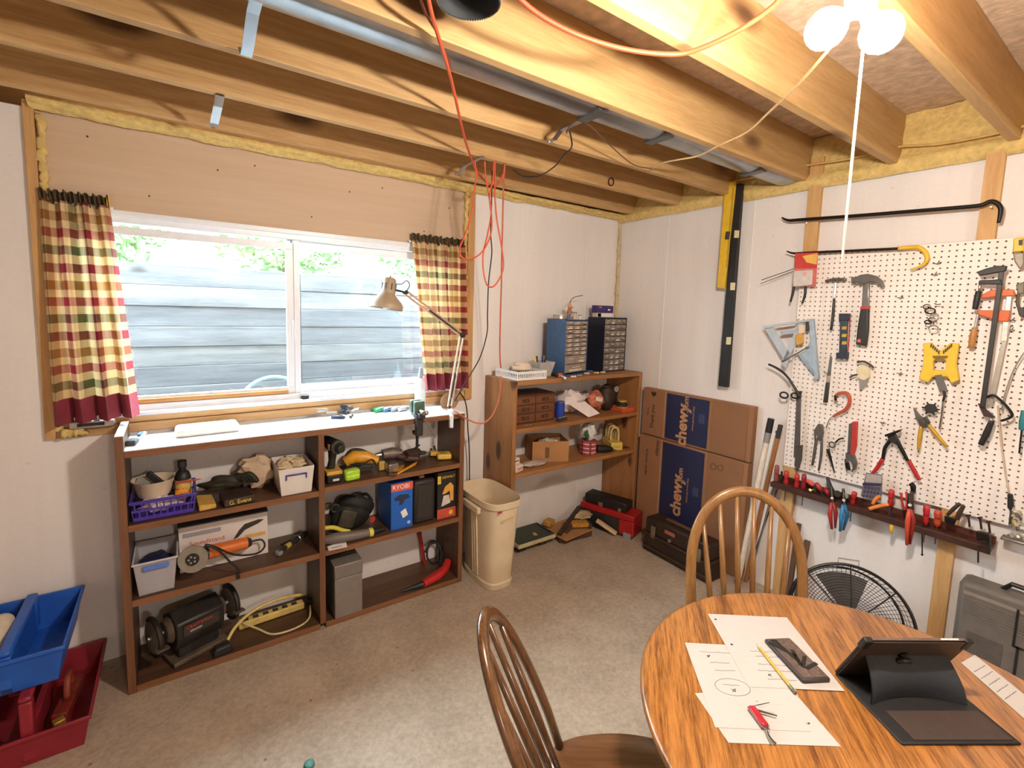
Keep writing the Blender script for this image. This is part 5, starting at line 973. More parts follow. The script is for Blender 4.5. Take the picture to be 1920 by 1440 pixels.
# ------------------------------------------------------------------ leaning cartons
M_cd = mat('946b4a', .85, var=.07, scale=7); M_cn = mat('1e2347', .6, var=.06); M_or = mat('b98a62', .7); M_ink = mat('2c1f18', .7)
def carton(label, z0, z1, lean, thick, lower):
    t = T('shipping_carton', label, 'carton', 'flattened cartons leaning on the right wall'); X0 = -.055-lean
    y0, y1 = -.372, -1.205
    def pl(a, b, c, d, off, th): 
        return B().prism([(X0-off, a, c), (X0-off, b, c), (X0-off, b, d), (X0-off, a, d)], (-th, 0, 0))
    t.part('sheet', B().box(X0, X0+thick, y1, y0, z0, z1), M_cd, .002)
    t.part('flap', pl(y0-.002, -.572, z0+.004, z1-.003, 0.0003, .004), mat('94694a', .85, var=.06, scale=7), .001); t.part('flap', pl(-.936, y1+.03, z0+.004, z1-.003, 0.0003, .004), mat('8a6142', .85, var=.06, scale=7), .001)
    t.part('navy_panel', pl(-.582, -.912, z0+.012, z1-.012, 0.0003, .002), M_cn)
    xs = X0-.0029; zc = (z0+z1)/2 if not lower else .6
    V = lambda o: frame(o, (0, 0, 1), (0, 1, 0))
    zt = .455 if lower else zc
    t.part('lettering', text('chewy', .115, bold=.004).xf(V((xs, -.72, zt-.042))), M_or); t.part('lettering', text('.com', .058, bold=.001).xf(V((xs, -.74, zt+.108))), M_or)
    t.part('small_print', text('where pet lovers shop', .019).xf(V((xs, -.80, zt+.02))), M_or)
    t.part('shipping_patch', pl(-.842, -.885, zt+.0, zt+.062, .0024, .0006), mat('3a3f62', .6))
    if not lower:
        t.part('lettering', text('Thank you', .042).xf(V((X0-.0052, -.468, zc-.03))), M_ink); t.part('lettering', text('from us', .018).xf(V((X0-.0052, -.425, zc+.0))), M_ink)
        h = [(0, -.02), (.022, .004), (.02, .018), (.008, .02), (0, .01), (-.008, .02), (-.02, .018), (-.022, .004)]
        t.part('heart', B().prism([(X0-.0044, -.468+a, zc+.135+b) for a, b in h], (-.0006, 0, 0)), M_ink)
    else:
        t.part('lettering', text('chewy', .045).xf(V((X0-.0052, -.535, zc+.11))), M_ink); t.part('small_print', text('keep dry - this side up', .022).xf(V((X0-.0052, -.445, zc-.02))), M_ink)
        t.part('printed_marks', B().torus((X0-.0048, -.98, z1-.08), (1, 0, 0), .02, .0015, 18, 5).torus((X0-.0048, -1.03, z1-.075), (1, 0, 0), .018, .0015, 18, 5), M_ink)
    t.part('tape', pl(-.566, -.578, z0+.002, z1-.002, .0044, .0006), mat('a98466', .4)); t.done()
carton('upper flattened brown carton with a navy panel and thank-you flap', .786, 1.135, 0, .05, False)
carton('lower flattened brown carton with a navy panel behind the dark toolbox', FZ+.002, .780, .012, .06, True)
# ------------------------------------------------------------------ pegboard with real holes
IN = .0254; PGY, PGZ, NX, NZ = -1.3915, 2.044, 48, 48
pgx0, pgx1 = -.0365, -.0305
b = B(); hr = .0042; oc = [(cos(k*pi/4+pi/8)*hr, sin(k*pi/4+pi/8)*hr) for k in range(8)]; h = IN/2
sq = [(h, h*.414), (h*.414, h), (-h*.414, h), (-h, h*.414), (-h, -h*.414), (-h*.414, -h), (h*.414, -h), (h, -h*.414)]
V, F = [], []
for i in range(NX):
    for j in range(NZ):
        cy, cz_ = PGY-(i+.5)*IN, PGZ-(j+.5)*IN; o = len(V)
        V += [(pgx0, cy-sy_, cz_+sz_) for sy_, sz_ in ((a[0], a[1]) for a in oc)]      # 0-7 rim
        V += [(pgx0, cy-a[0], cz_+a[1]) for a in sq]                                    # 8-15 cell edge
        V += [(pgx0, cy-a, cz_+c) for a, c in ((h, h), (-h, h), (-h, -h), (h, -h))]     # 16-19 corners
        V += [(pgx1, cy-a[0], cz_+a[1]) for a in oc]                                    # 20-27 back rim
        for k in range(8):
            n = (k+1) % 8; F.append((o+k, o+n, o+8+n, o+8+k)); F.append((o+n, o+k, o+20+k, o+20+n))
        for k, c in ((0, 16), (2, 17), (4, 18), (6, 19)): F.append((o+8+k, o+8+k+1, o+c))
b.add(V, F); ye = PGY-NX*IN; ze = PGZ-NZ*IN
t = T('pegboard', 'large white pegboard full of hand tools on the right wall', 'pegboard')
t.part('perforated_sheet', b, mat('efe8e1', .6, var=.03, scale=6), sm=None)
t.part('hole_shade_sheet', B().box(pgx1+.0002, -.0300, ye, PGY, ze, PGZ), mat('6e5843', .9, var=.1))  # dark sheet added right behind the holes so they read as shaded
t.part('edge', B().box(pgx0, pgx1, PGY, PGY+.0008, ze, PGZ).box(pgx0, pgx1, ye-.0008, ye, ze, PGZ).box(pgx0, pgx1, ye, PGY, PGZ, PGZ+.0008).box(pgx0, pgx1, ye, PGY, ze-.0008, ze), mat('a98a5f', .8))
t.done()
PX = -.0375
def pk(u, v, x=PX): return P(u, v, 'X', x-.024 if x < -.0385 else x)      # tools hang a little off the board
def fl(t, nm, pts, x, th, m, bev=.0015, under=None): return t.part(nm, B().prism([pk(u, v, x) for u, v in pts], (-th, 0, 0)), m, bev, under=under)
def tb_(t, nm, pts, r, m, x=PX-.012, k=4, n=8, flat=1., under=None):
    p = [pk(u, v, x) for u, v in pts]; p = smooth_pts(p, k) if len(p) > 2 else p
    if isinstance(r, (list, tuple)):
        m_ = len(p); r = [r[int(i/(m_-1)*(len(r)-1)+.0001)]*(1-((i/(m_-1)*(len(r)-1)) % 1))+r[min(len(r)-1, int(i/(m_-1)*(len(r)-1)+.0001)+1)]*((i/(m_-1)*(len(r)-1)) % 1) for i in range(m_)]
    return t.part(nm, B().tube(p, r, n, flat=flat), m, sm=179, under=under)
def hook(t, u, v):
    a = pk(u, v, -.0355); t.part('peg_hook', B().tube([a, a+Vector((-.045, 0, 0)), a+Vector((-.052, 0, .01))], .0022, 6), M_steel)
M_iron = mat('23211f', .42, .6, var=.2); M_stl = mat('77736e', .38, .8, var=.15); M_gold = mat('c79a2e', .45, .3)
# crowbars
t = T('crowbar', 'upper long black crowbar spanning the two wall strips', 'crowbar', 'crowbars above the pegboard')
tb_(t, 'bar', [(1466, 408), (1478, 413), (1500, 412), (1600, 405), (1700, 397), (1800, 389), (1838, 385), (1856, 378), (1868, 380), (1876, 390), (1875, 405), (1872, 418)], [.004, .008, .009, .009, .009, .009, .009, .009, .008, .006], M_iron, -.045); t.part('nail', B().cyl(pk(1512, 418, -.03), pk(1512, 418, -.055), .003), M_sil); t.part('nail', B().cyl(pk(1858, 388, -.03), pk(1858, 388, -.055), .003), M_sil); t.done()
t = T('crowbar', 'lower black crowbar with a yellow hooked claw on the pegboard top edge', 'crowbar', 'crowbars above the pegboard')
tb_(t, 'bar', [(1475, 471), (1488, 475), (1510, 474), (1600, 470), (1684, 466)], [.003, .006, .0065, .0065, .0065], M_iron, -.055); tb_(t, 'yellow_claw', [(1684, 466), (1705, 464), (1722, 464), (1735, 473), (1738, 486), (1728, 498), (1706, 506)], [.008, .009, .010, .010, .009, .006, .003], M_yel, -.055); hook(t, 1560, 474); hook(t, 1690, 468); t.done()
# levels left of the pegboard
t = T('spirit_level', 'long yellow spirit level hanging on the right wall', 'level', 'levels hanging on the right wall')
LX = -.05
fl(t, 'rail', [(1366, 342), (1386, 342), (1364, 542), (1350, 540)], -.0384, .036, M_yel, .002); fl(t, 'vial', [(1361, 434), (1369, 434), (1367, 449), (1359, 449)], -.0506, .002, M_dk); fl(t, 'groove', [(1373, 352), (1377, 352), (1365, 500), (1361, 500)], -.0506, .001, mat('b8922a', .5)); t.done()
t = T('spirit_level', 'long black spirit level next to the yellow one', 'level', 'levels hanging on the right wall')
fl(t, 'rail', [(1383, 345), (1396, 346), (1368, 726), (1351, 723)], -.0364, .03, M_blk, .002)
for a in (432, 530, 632): 
    xo = 1389-(a-345)*.0755; fl(t, 'vial', [(xo-5, a), (xo+4, a), (xo+3, a+14), (xo-6, a+14)], -.0427, .002, mat('d8cfa0', .3))
t.done()
# packaged tool and pliers
t = T('blister_pack', 'red and white blister pack at the pegboard top left corner', 'package')
fl(t, 'header_card', [(1491, 475), (1534, 473), (1532, 503), (1490, 503)], -.062, .001, mat('c23a34', .5)); fl(t, 'yellow_print', [(1504, 480), (1533, 475), (1531, 496), (1512, 492)], -.0632, .0005, mat('e3b45a', .5)); fl(t, 'back_card', [(1490, 503), (1532, 503), (1530, 537), (1488, 537)], -.062, .001, mat('cf6a66', .5)); k = fl(t, 'clear_bubble', [(1490, 508), (1526, 506), (1524, 535), (1489, 538)], -.0635, .018, mat('e3ddd8', .2, alpha=.7), .005); t.part('round_logo', B().cyl(pk(1510, 514, -.0825), pk(1510, 514, -.083), .011), mat('d87a76', .4), under=k); hook(t, 1512, 478); t.done()
t = T('pliers', 'black-handled pliers behind the blister pack', 'pliers'); tb_(t, 'handle', [(1489, 530), (1487, 548), (1482, 566)], [.006, .007, .005], M_blk, -.05); tb_(t, 'handle', [(1509, 530), (1510, 550), (1504, 569)], [.006, .007, .005], M_blk, -.05); tb_(t, 'jaw', [(1500, 480), (1499, 510), (1498, 532)], [.004, .008, .01], M_stl, -.05); hook(t, 1500, 522); t.done()
t = T('wire_tongs', 'thin bent wire tongs sticking out left of the blister pack', 'wire tool'); tb_(t, 'prong', [(1488, 504), (1460, 514), (1428, 525)], .0022, M_dk, -.06, n=6); tb_(t, 'prong', [(1488, 508), (1460, 519), (1426, 532)], .0018, M_stl, -.045, n=6); t.done()
t = T('saw_set', 'T-shaped chrome and black tap wrench left of the hammer', 'wrench'); tb_(t, 'cross_bar', [(1548, 527), (1566, 524), (1587, 524)], [.007, .009, .006], M_stl, -.05); tb_(t, 'chrome_shaft', [(1567, 528), (1566, 545), (1564, 561)], .006, mat('d8d8da', .2, .9), -.05); tb_(t, 'handle', [(1564, 561), (1562, 590), (1558, 619)], [.006, .0075, .0065], M_blk2, -.05); hook(t, 1576, 528); t.done()
t = T('claw_hammer', 'steel claw hammer with a black grip and red cap', 'hammer')
fl(t, 'head', [(1599, 519), (1606, 521), (1616, 516), (1630, 514), (1646, 518), (1657, 527), (1660, 538), (1656, 539), (1648, 531), (1634, 528), (1624, 534), (1606, 530), (1600, 532)], -.042, .026, M_stl, .003); fl(t, 'shank', [(1620, 530), (1632, 529), (1631, 577), (1617, 576)], -.048, .015, mat('8f8b88', .3, .8), .004); fl(t, 'grip', [(1616, 577), (1632, 577), (1631, 620), (1627, 649), (1607, 646), (1610, 615)], -.044, .022, M_blk2, .007); fl(t, 'red_ring', [(1616, 575), (1632, 575), (1632, 580), (1616, 580)], -.043, .0235, mat('c2322c', .5)); t.part('red_cap', B().cyl(pk(1611, 639, -.0665), pk(1611, 639, -.068), .009), mat('d8504c', .5)); hook(t, 1610, 534); hook(t, 1640, 531); t.done()
t = T('quick_clamp', 'dark blue-black clamp with a red rail below the tap wrench', 'clamp'); fl(t, 'body', [(1578, 590), (1592, 589), (1588, 668), (1575, 668)], -.042, .018, mat('2f3a4a', .5), .003); fl(t, 'head', [(1576, 588), (1596, 588), (1595, 601), (1576, 601)], -.041, .024, mat('28303c', .5), .003); fl(t, 'foot', [(1571, 661), (1593, 660), (1592, 673), (1571, 672)], -.041, .024, mat('28303c', .5), .003); tb_(t, 'red_rail', [(1594, 592), (1592, 630), (1589, 664)], .003, M_red, -.048, n=6)
for v in (612, 626, 640): fl(t, 'gold_mark', [(1579, v), (1588, v), (1587, v+6), (1578, v+6)], -.0603, .001, mat('b89a35', .5))
t.done()
M_alu = mat('b2b8bc', .45, .3, var=.08)
t = T('speed_square', 'grey aluminium triangle square hanging off the pegboard left edge', 'square')
fl(t, 'long_edge', [(1432, 612), (1523, 598), (1523, 602), (1436, 616)], -.05, .02, M_alu, .001); fl(t, 'blade', [(1434, 616), (1450, 614), (1482, 662), (1472, 678)], -.052, .003, M_alu); fl(t, 'blade', [(1497, 604), (1508, 602), (1474, 690), (1465, 684)], -.052, .003, M_alu); fl(t, 'scale_bar', [(1462, 622), (1500, 616), (1497, 623), (1466, 628)], -.0525, .003, mat('9ba5ac', .4, .4)); hook(t, 1502, 602); t.done()
t = T('speed_square', 'pale blue triangle square over the pegboard beside the grey one', 'square')
fl(t, 'fence', [(1519, 598), (1528, 598), (1538, 710), (1530, 712)], -.045, .02, mat('a3b3c0', .45, .3), .001); fl(t, 'plate', [(1519, 640), (1527, 640), (1532, 700), (1500, 668), (1508, 662)], -.05, .003, mat('a3b3c0', .45, .3)); fl(t, 'edge_bar', [(1496, 664), (1501, 662), (1538, 708), (1534, 713)], -.049, .005, mat('93a5b2', .4, .4)); hook(t, 1523, 602); t.done()
t = T('combination_tool', 'brass and steel gauge tucked between the two squares', 'gauge'); fl(t, 'brass_block', [(1493, 628), (1506, 624), (1508, 644), (1494, 648)], -.057, .012, mat('c99a45', .5, .4), .003); tb_(t, 'rule', [(1466, 678), (1492, 664), (1516, 650)], .004, M_stl, -.062, n=6); fl(t, 'cream_tag', [(1498, 610), (1510, 608), (1508, 624), (1498, 626)], -.056, .006, M_crm, .002); fl(t, 'dark_knob', [(1512, 602), (1518, 602), (1518, 620), (1512, 622)], -.056, .01, M_dk, .002); t.done()
t = T('tin_snips', 'black-handled shears hanging off the left edge below the grey square', 'shears'); tb_(t, 'handle', [(1441, 683), (1456, 690), (1470, 700), (1480, 711)], [.006, .007, .007, .006], M_blk, -.06); tb_(t, 'handle', [(1480, 711), (1492, 730), (1500, 745)], [.006, .007, .006], M_blk2, -.06); t.part('finger_ring', B().torus(pk(1470, 741, -.055), (1, 0, 0), .022, .005, 20, 7, sy=.75), M_blk); t.part('finger_ring', B().torus(pk(1490, 742, -.055), (1, 0, 0), .019, .005, 20, 7, sy=.75), M_blk); hook(t, 1486, 716); t.done()
t = T('wood_file', 'narrow knife with a grey blade and black handle near the squares', 'knife'); fl(t, 'blade', [(1557, 664), (1561, 671), (1558, 704), (1551, 704)], -.045, .004, M_stl); fl(t, 'bolster', [(1551, 704), (1558, 704), (1557, 717), (1550, 717)], -.044, .01, mat('b0a59a', .4, .6), .002); fl(t, 'handle', [(1550, 717), (1557, 717), (1553, 755), (1545, 754)], -.042, .016, M_blk2, .004); hook(t, 1554, 699); t.done()
t = T('caulk_tool', 'cream tool holster with two dark hooks at the pegboard middle', 'holster'); fl(t, 'cream_pouch', [(1608, 690), (1622, 684), (1632, 690), (1632, 706), (1622, 714), (1608, 708)], -.042, .014, mat('d8cba8', .7), .004); tb_(t, 'strap', [(1607, 679), (1620, 678), (1632, 684), (1638, 690)], .005, M_dk, -.05); tb_(t, 'tongue', [(1610, 702), (1600, 704), (1593, 708)], .0045, M_dk, -.052); fl(t, 'grey_tip', [(1611, 713), (1628, 712), (1626, 722), (1612, 732)], -.044, .004, M_gry, .001); t.done()
# yellow jig
t = T('angle_jig', 'bright yellow plastic angle jig in the pegboard middle', 'jig'); M_jig = mat('e3bd35', .5, var=.05)
fl(t, 'left_wing', [(1733, 644), (1748, 642), (1763, 660), (1763, 668), (1752, 676), (1752, 696), (1756, 700), (1742, 716), (1725, 711), (1733, 682), (1734, 666)], -.044, .02, M_jig, .003); fl(t, 'right_wing', [(1763, 660), (1783, 643), (1800, 644), (1795, 680), (1800, 712), (1786, 718), (1777, 704), (1775, 695), (1776, 675), (1763, 668)], -.044, .02, M_jig, .003); fl(t, 'lower_bar', [(1748, 694), (1780, 694), (1782, 706), (1744, 706)], -.045, .018, M_jig, .003); fl(t, 'centre_slot', [(1748, 667), (1778, 667), (1776, 672), (1750, 672)], -.0655, .001, mat('7a5f1c', .6))
for k in range(5): fl(t, 'tooth', [(1745+3.6*k, 645+3.1*k), (1748+3.6*k, 644+3.1*k), (1747+3.6*k, 651+3.1*k), (1744+3.6*k, 651+3.1*k)], -.0655, .001, M_dk); fl(t, 'tooth', [(1768+3.6*k, 658-3.1*k), (1771+3.6*k, 656-3.1*k), (1771+3.6*k, 663-3.1*k), (1768+3.6*k, 664-3.1*k)], -.0655, .001, M_dk)
t.done()
t = T('paint_scraper', 'grey scraper with a thin metal rod under the yellow jig', 'scraper'); fl(t, 'blade', [(1752, 704), (1766, 702), (1777, 730), (1762, 735)], -.068, .004, mat('6d6a66', .5, .5), .002); tb_(t, 'ferrule', [(1770, 733), (1771, 742), (1768, 752)], [.006, .005, .004], M_blk, -.062); tb_(t, 'rod', [(1768, 752), (1765, 780), (1761, 804)], .003, M_stl, -.055); t.done()
t = T('key_bundle', 'bundle of small silver clips and keys on a hook', 'keys')
for k, (u, v, r) in enumerate(((1738, 575, .014), (1744, 583, .018), (1752, 592, .013), (1748, 600, .015), (1740, 604, .012), (1750, 615, .016))): t.part('key_ring' if k % 2 else 'clip', B().torus(pk(u, v, -.05-.003*k), (1, .2*(k % 3-1), .1), r, .003, 16, 6, sy=.7), [M_stl, M_iron, M_sil][k % 3])
tb_(t, 'hook_wire', [(1752, 569), (1758, 571), (1764, 570)], .0022, M_iron, -.05, n=6); t.done()
t = T('pipe_clamp', 'orange-red horseshoe clamp with a bent steel screw', 'clamp'); M_rc = mat('b8553a', .45, .2)
tb_(t, 'c_frame', [(1567, 741), (1575, 737), (1587, 737), (1593, 745), (1592, 758), (1584, 769), (1572, 775), (1562, 781)], [.006, .008, .009, .009, .009, .008, .006], M_rc, -.052, n=8); tb_(t, 'jaw_pad', [(1566, 741), (1567, 751)], .006, M_iron, -.052); tb_(t, 'wire_tail', [(1562, 780), (1554, 788), (1549, 802)], .002, M_stl, -.05, n=6); hook(t, 1577, 758); t.done()
# rules and pliers lower left
t = T('steel_rule', 'grey steel rule hanging down the pegboard left side', 'ruler'); fl(t, 'rule', [(1494, 735), (1503, 735), (1500, 858), (1488, 858)], -.044, .002, mat('6f6864', .4, .7)); fl(t, 'end_hook', [(1492, 733), (1504, 733), (1504, 738), (1492, 738)], -.043, .006, M_dk); t.done()
t = T('glass_cutter', 'dark flat file below the steel rule', 'file'); fl(t, 'blade', [(1494, 836), (1506, 834), (1504, 862), (1497, 884), (1490, 872)], -.047, .005, mat('55504a', .5, .5), .001); hook(t, 1500, 836); t.done()
def locking(t, pts1, pts2, jaw, m1, m2, x=-.05):
    tb_(t, 'handle', pts1, [.007, .008, .006], m1, x); tb_(t, 'handle', pts2, [.006, .007, .005], m2, x+.006); fl(t, 'jaw', jaw, x+.01, .014, M_stl, .002)
t = T('locking_pliers', 'grey steel locking pliers in the lower left of the pegboard', 'pliers'); locking(t, [(1532, 815), (1527, 850), (1523, 872)], [(1541, 815), (1540, 850), (1535, 882)], [(1528, 806), (1536, 794), (1544, 796), (1546, 812), (1540, 826), (1529, 826)], M_stl, M_stl); hook(t, 1537, 820); t.done()
t = T('needle_pliers', 'dark needle-nose pliers with a round ring handle', 'pliers'); t.part('ring_handle', B().torus(pk(1560, 834, -.05), (1, 0, 0), .014, .004, 18, 6), M_stl); tb_(t, 'handle', [(1566, 830), (1574, 823), (1582, 822)], .004, M_iron, -.05); tb_(t, 'jaw', [(1552, 842), (1558, 862), (1565, 887)], [.009, .006, .002], M_iron, -.05); t.done()
t = T('pipe_wrench', 'red-handled pipe wrench with a hooked steel jaw', 'wrench'); fl(t, 'handle', [(1600, 790), (1610, 790), (1608, 835), (1602, 855), (1596, 852)], -.046, .016, mat('b0302a', .45), .004); fl(t, 'steel_flank', [(1593, 794), (1600, 793), (1597, 850), (1590, 848)], -.047, .012, M_stl, .002); fl(t, 'jaw', [(1588, 848), (1604, 853), (1609, 868), (1606, 880), (1597, 884), (1603, 874), (1596, 862), (1588, 868)], -.044, .02, mat('6a6a68', .4, .7), .002); fl(t, 'hook_jaw', [(1585, 860), (1593, 868), (1596, 882), (1588, 878)], -.045, .016, M_iron, .002); hook(t, 1602, 796); t.done()
t = T('hand_seamer', 'black metal seaming pliers with spread red handles', 'pliers'); fl(t, 'jaw_plate', [(1662, 814), (1688, 805), (1694, 804), (1688, 810), (1664, 818)], -.05, .03, M_iron, .002); fl(t, 'linkage', [(1665, 816), (1680, 812), (1690, 830), (1686, 836), (1674, 828), (1668, 826)], -.05, .016, mat('3a3632', .45, .5), .003); tb_(t, 'arm', [(1672, 822), (1660, 838), (1657, 850), (1655, 862)], [.008, .008, .007], M_iron, -.058); tb_(t, 'arm', [(1682, 826), (1692, 845), (1702, 864)], [.009, .009, .007], M_iron, -.058); tb_(t, 'red_grip', [(1655, 860), (1644, 878), (1633, 890)], [.009, .009, .006], M_red, -.058); tb_(t, 'red_grip', [(1704, 864), (1714, 882), (1724, 900)], [.009, .010, .008], M_red, -.058); hook(t, 1678, 830); t.done()
t = T('leather_punch', 'rotary hole punch with yellow handles at the pegboard middle right', 'punch')
fl(t, 'upper_jaw', [(1713, 764), (1717, 766), (1726, 778), (1738, 788), (1734, 796), (1720, 788)], -.05, .01, M_stl, .002); t.part('punch_wheel', B().cyl(pk(1745, 766, -.048), pk(1745, 766, -.062), .022, n=16), M_iron, .002)
for k in range(6): a = k*pi/3; c = pk(1745, 766, -.055); t.part('punch_tube', B().cyl(c+Vector((0, cos(a)*.02, sin(a)*.02)), c+Vector((0, cos(a)*.032, sin(a)*.032)), .004, .003, 8), M_iron)
fl(t, 'pivot_plate', [(1722, 786), (1738, 780), (1746, 792), (1738, 802), (1726, 800)], -.046, .014, mat('57524c', .4, .6), .003); tb_(t, 'yellow_handle', [(1727, 799), (1724, 820), (1722, 843)], [.007, .008, .006], M_gold, -.055); tb_(t, 'yellow_handle', [(1741, 796), (1756, 815), (1776, 838)], [.007, .009, .006], M_gold, -.055); hook(t, 1735, 800); t.done()
# clamps on the right
t = T('bar_clamp', 'long black bar clamp hanging on the pegboard right side', 'clamp'); fl(t, 'bar', [(1875, 500), (1885, 500), (1848, 765), (1838, 762)], -.075, .012, M_blk2, .002); fl(t, 'upper_jaw', [(1834, 510), (1850, 504), (1870, 499), (1890, 499), (1887, 509), (1870, 512), (1850, 516), (1838, 518)], -.07, .02, M_blk, .003); fl(t, 'sliding_jaw', [(1838, 526), (1878, 524), (1882, 534), (1836, 533)], -.07, .02, M_blk, .003); tb_(t, 'screw', [(1838, 530), (1836, 548)], .005, M_sil, -.08); tb_(t, 'grip', [(1835, 546), (1831, 564), (1828, 580)], [.010, .011, .009], M_blk, -.08); hook(t, 1876, 505); t.done()
t = T('f_clamp', 'orange clamp with a wooden handle behind the black bar clamp', 'clamp'); M_oc2 = mat('d9662c', .45); fl(t, 'rail', [(1888, 552), (1898, 552), (1888, 640), (1876, 640)], -.045, .006, mat('cfc9c0', .4, .6)); fl(t, 'fixed_jaw', [(1842, 553), (1862, 543), (1902, 543), (1904, 555), (1870, 556), (1842, 560)], -.045, .018, M_oc2, .003); fl(t, 'sliding_jaw', [(1834, 582), (1896, 582), (1892, 603), (1874, 602), (1836, 590)], -.045, .018, M_oc2, .003); tb_(t, 'screw', [(1834, 588), (1830, 606), (1828, 616)], .005, M_sil, -.055); tb_(t, 'wooden_handle', [(1828, 614), (1824, 632), (1821, 652)], [.009, .013, .010], wood('c08a4a', 'a06c34', 'Z', .4, 12.), -.055); t.done()
t = T('steel_bar', 'wide pale steel bar hanging behind the black bar clamp', 'bar'); fl(t, 'steel_bar', [(1887, 606), (1895, 606), (1862, 760), (1850, 760)], -.042, .004, mat('b9b0a4', .4, .6)); t.done()
t = T('coping_saw', 'black bow saw frame with a slanted handle at the pegboard right', 'saw'); tb_(t, 'frame', [(1842, 752), (1850, 745), (1862, 741), (1872, 747), (1886, 760), (1898, 777), (1890, 785), (1877, 789)], .005, M_iron, -.065, k=3); fl(t, 'blade_guard', [(1834, 756), (1840, 757), (1866, 784), (1846, 780)], -.06, .012, mat('3a2622', .5), .002); tb_(t, 'blade', [(1842, 758), (1866, 783)], .0025, M_sil, -.068, n=6); tb_(t, 'handle', [(1860, 788), (1850, 812), (1839, 834)], [.009, .012, .010], M_blk, -.065); t.part('wing_nut', B().ball(pk(1858, 787, -.075), .008), M_sil); hook(t, 1866, 745); t.done()
t = T('measuring_rod', 'thin pale rod running down the pegboard far right', 'rod'); tb_(t, 'rod', [(1871, 760), (1876, 820), (1884, 880), (1892, 926)], .003, mat('cbb49c', .5), -.046, n=6); fl(t, 'black_grip', [(1890, 924), (1900, 926), (1902, 946), (1896, 958), (1890, 950)], -.044, .018, M_blk, .004); tb_(t, 'tip', [(1896, 958), (1893, 985)], .004, M_dk, -.05); t.done()
t = T('bent_cable', 'thin grey cable curving across the pegboard right edge', 'cable'); tb_(t, 'bent_cable', [(1925, 655), (1908, 680), (1896, 705), (1884, 740), (1878, 770)], .0025, M_gry, -.046, n=6); t.done()
t = T('teal_driver', 'teal-handled driver hanging at the right picture edge', 'driver'); tb_(t, 'handle', [(1921, 770), (1918, 790), (1916, 806)], [.010, .012, .010], mat('2f7f86', .4), -.055); tb_(t, 'shaft', [(1916, 806), (1913, 830), (1911, 850)], .003, M_iron, -.055, n=6); hook(t, 1919, 772); t.done()
t = T('chain_tool', 'dark cutter with a silver loop at the right picture edge', 'cutter'); tb_(t, 'loop', [(1912, 545), (1908, 560), (1909, 575), (1918, 582)], .005, mat('5a5648', .5, .5), -.055); fl(t, 'head', [(1906, 534), (1922, 528), (1922, 550), (1910, 552)], -.046, .016, mat('6a6454', .5, .5), .003); fl(t, 'foot', [(1908, 578), (1922, 576), (1922, 596), (1912, 592)], -.046, .016, M_dk, .003); t.done()
t = T('tape_case', 'yellow and black tape case at the pegboard top right', 'tape measure'); fl(t, 'case', [(1903, 448), (1922, 446), (1922, 472), (1901, 474)], -.05, .03, M_yel, .004); fl(t, 'label', [(1910, 450), (1918, 449), (1917, 460), (1910, 460)], -.0805, .001, M_blk); fl(t, 'grey_belt_clip', [(1901, 476), (1922, 474), (1922, 496), (1914, 506), (1904, 492)], -.048, .02, mat('8f8778', .5, .4), .004); t.done()
for k, (u, v) in enumerate(((1688, 558), (1687, 700), (1757, 494), (1752, 515), (1655, 792), (1895, 600), (1893, 618))):
    t = T('peg_hook', ['empty peg hook right of the hammer', 'empty double peg hook left of the yellow jig', 'empty peg hook right of the yellow claw', 'lower empty peg hook right of the yellow claw', 'empty peg hook above the red-handled seaming pliers', 'empty peg hook beside the orange clamp', 'lower empty peg hook beside the orange clamp'][k], 'hook', 'empty peg hooks')
    a = pk(u, v, -.036); t.part('stem', B().tube([a, a+Vector((-.02, -.004, -.004)), a+Vector((-.034, -.012, 0)), a+Vector((-.036, -.016, .01))], .0024, 6), M_steel); t.part('back_plate', B().tube([a+Vector((-.001, .012, .0)), a+Vector((-.001, -.014, -.002))], .0025, 6), M_steel); t.done()

# ------------------------------------------------------------------ tool rack under the pegboard
M_rk = wood('5a2a1c', '3a1a12', 'Y', .5, 10.)
RK0, RK1 = -1.372, -2.283; rz0, rz1 = .714, .734
t = T('tool_rack', 'dark red-brown wooden tool rack along the pegboard bottom', 'rack')
t.part('rack_board', B().box(-.125, -.0385, RK1, RK0, rz0, rz1), M_rk, .003); t.part('front_lip', B().box(-.1325, -.1255, RK1, RK0, rz0-.008, rz1+.002), mat('3c2018', .5, var=.2), .002); t.part('back_cleat', B().box(-.05, -.0385, RK1, RK0, rz1+.0005, rz1+.03), M_rk, .002)
for k in range(14): y = RK0-.05-k*.064; t.part('slot', B().box(-.10, -.07, y-.012, y+.012, rz1+.0002, rz1+.0008), M_blk)
t.done()
def rp(u, v, x=-.085): return P(u, v, 'X', x)
M_rh = mat('b52a2c', .35, var=.06)
def driver(u0, v0, u1, v1, m, label, x=-.085, r=.0135, shaft=True):
    a, b_ = rp(u0, v0, x), rp(u1, v1, x); d = (b_-a); t = T('screwdriver', label, 'screwdriver', 'red-handled drivers in the rack')
    t.part('handle', B().tube([a, a+d*.06, a+d*.3, a+d*.5, a+d*.75, b_], [r*.55, r*.9, r, r*.72, r*.95, r*.6], 10), m, sm=179); t.part('ferrule', B().tube([a+d*.42, a+d*.52], r*.82, 10), mat('8a1c20', .4))
    if shaft: t.part('shaft', B().cyl(b_, b_+Vector((0, 0, -.085)), .003, n=6), M_stl)
    t.done()
driver(1457, 872, 1455, 906, mat('8a4a42', .5), 'dusty red driver at the far left end of the rack')
driver(1475, 883, 1473, 912, M_rh, 'second red driver from the left in the rack')
driver(1495, 889, 1493, 917, M_rh, 'third red driver from the left in the rack')
driver(1508, 889, 1506, 920, mat('8f1f2c', .35), 'dark crimson driver next to the third red driver')
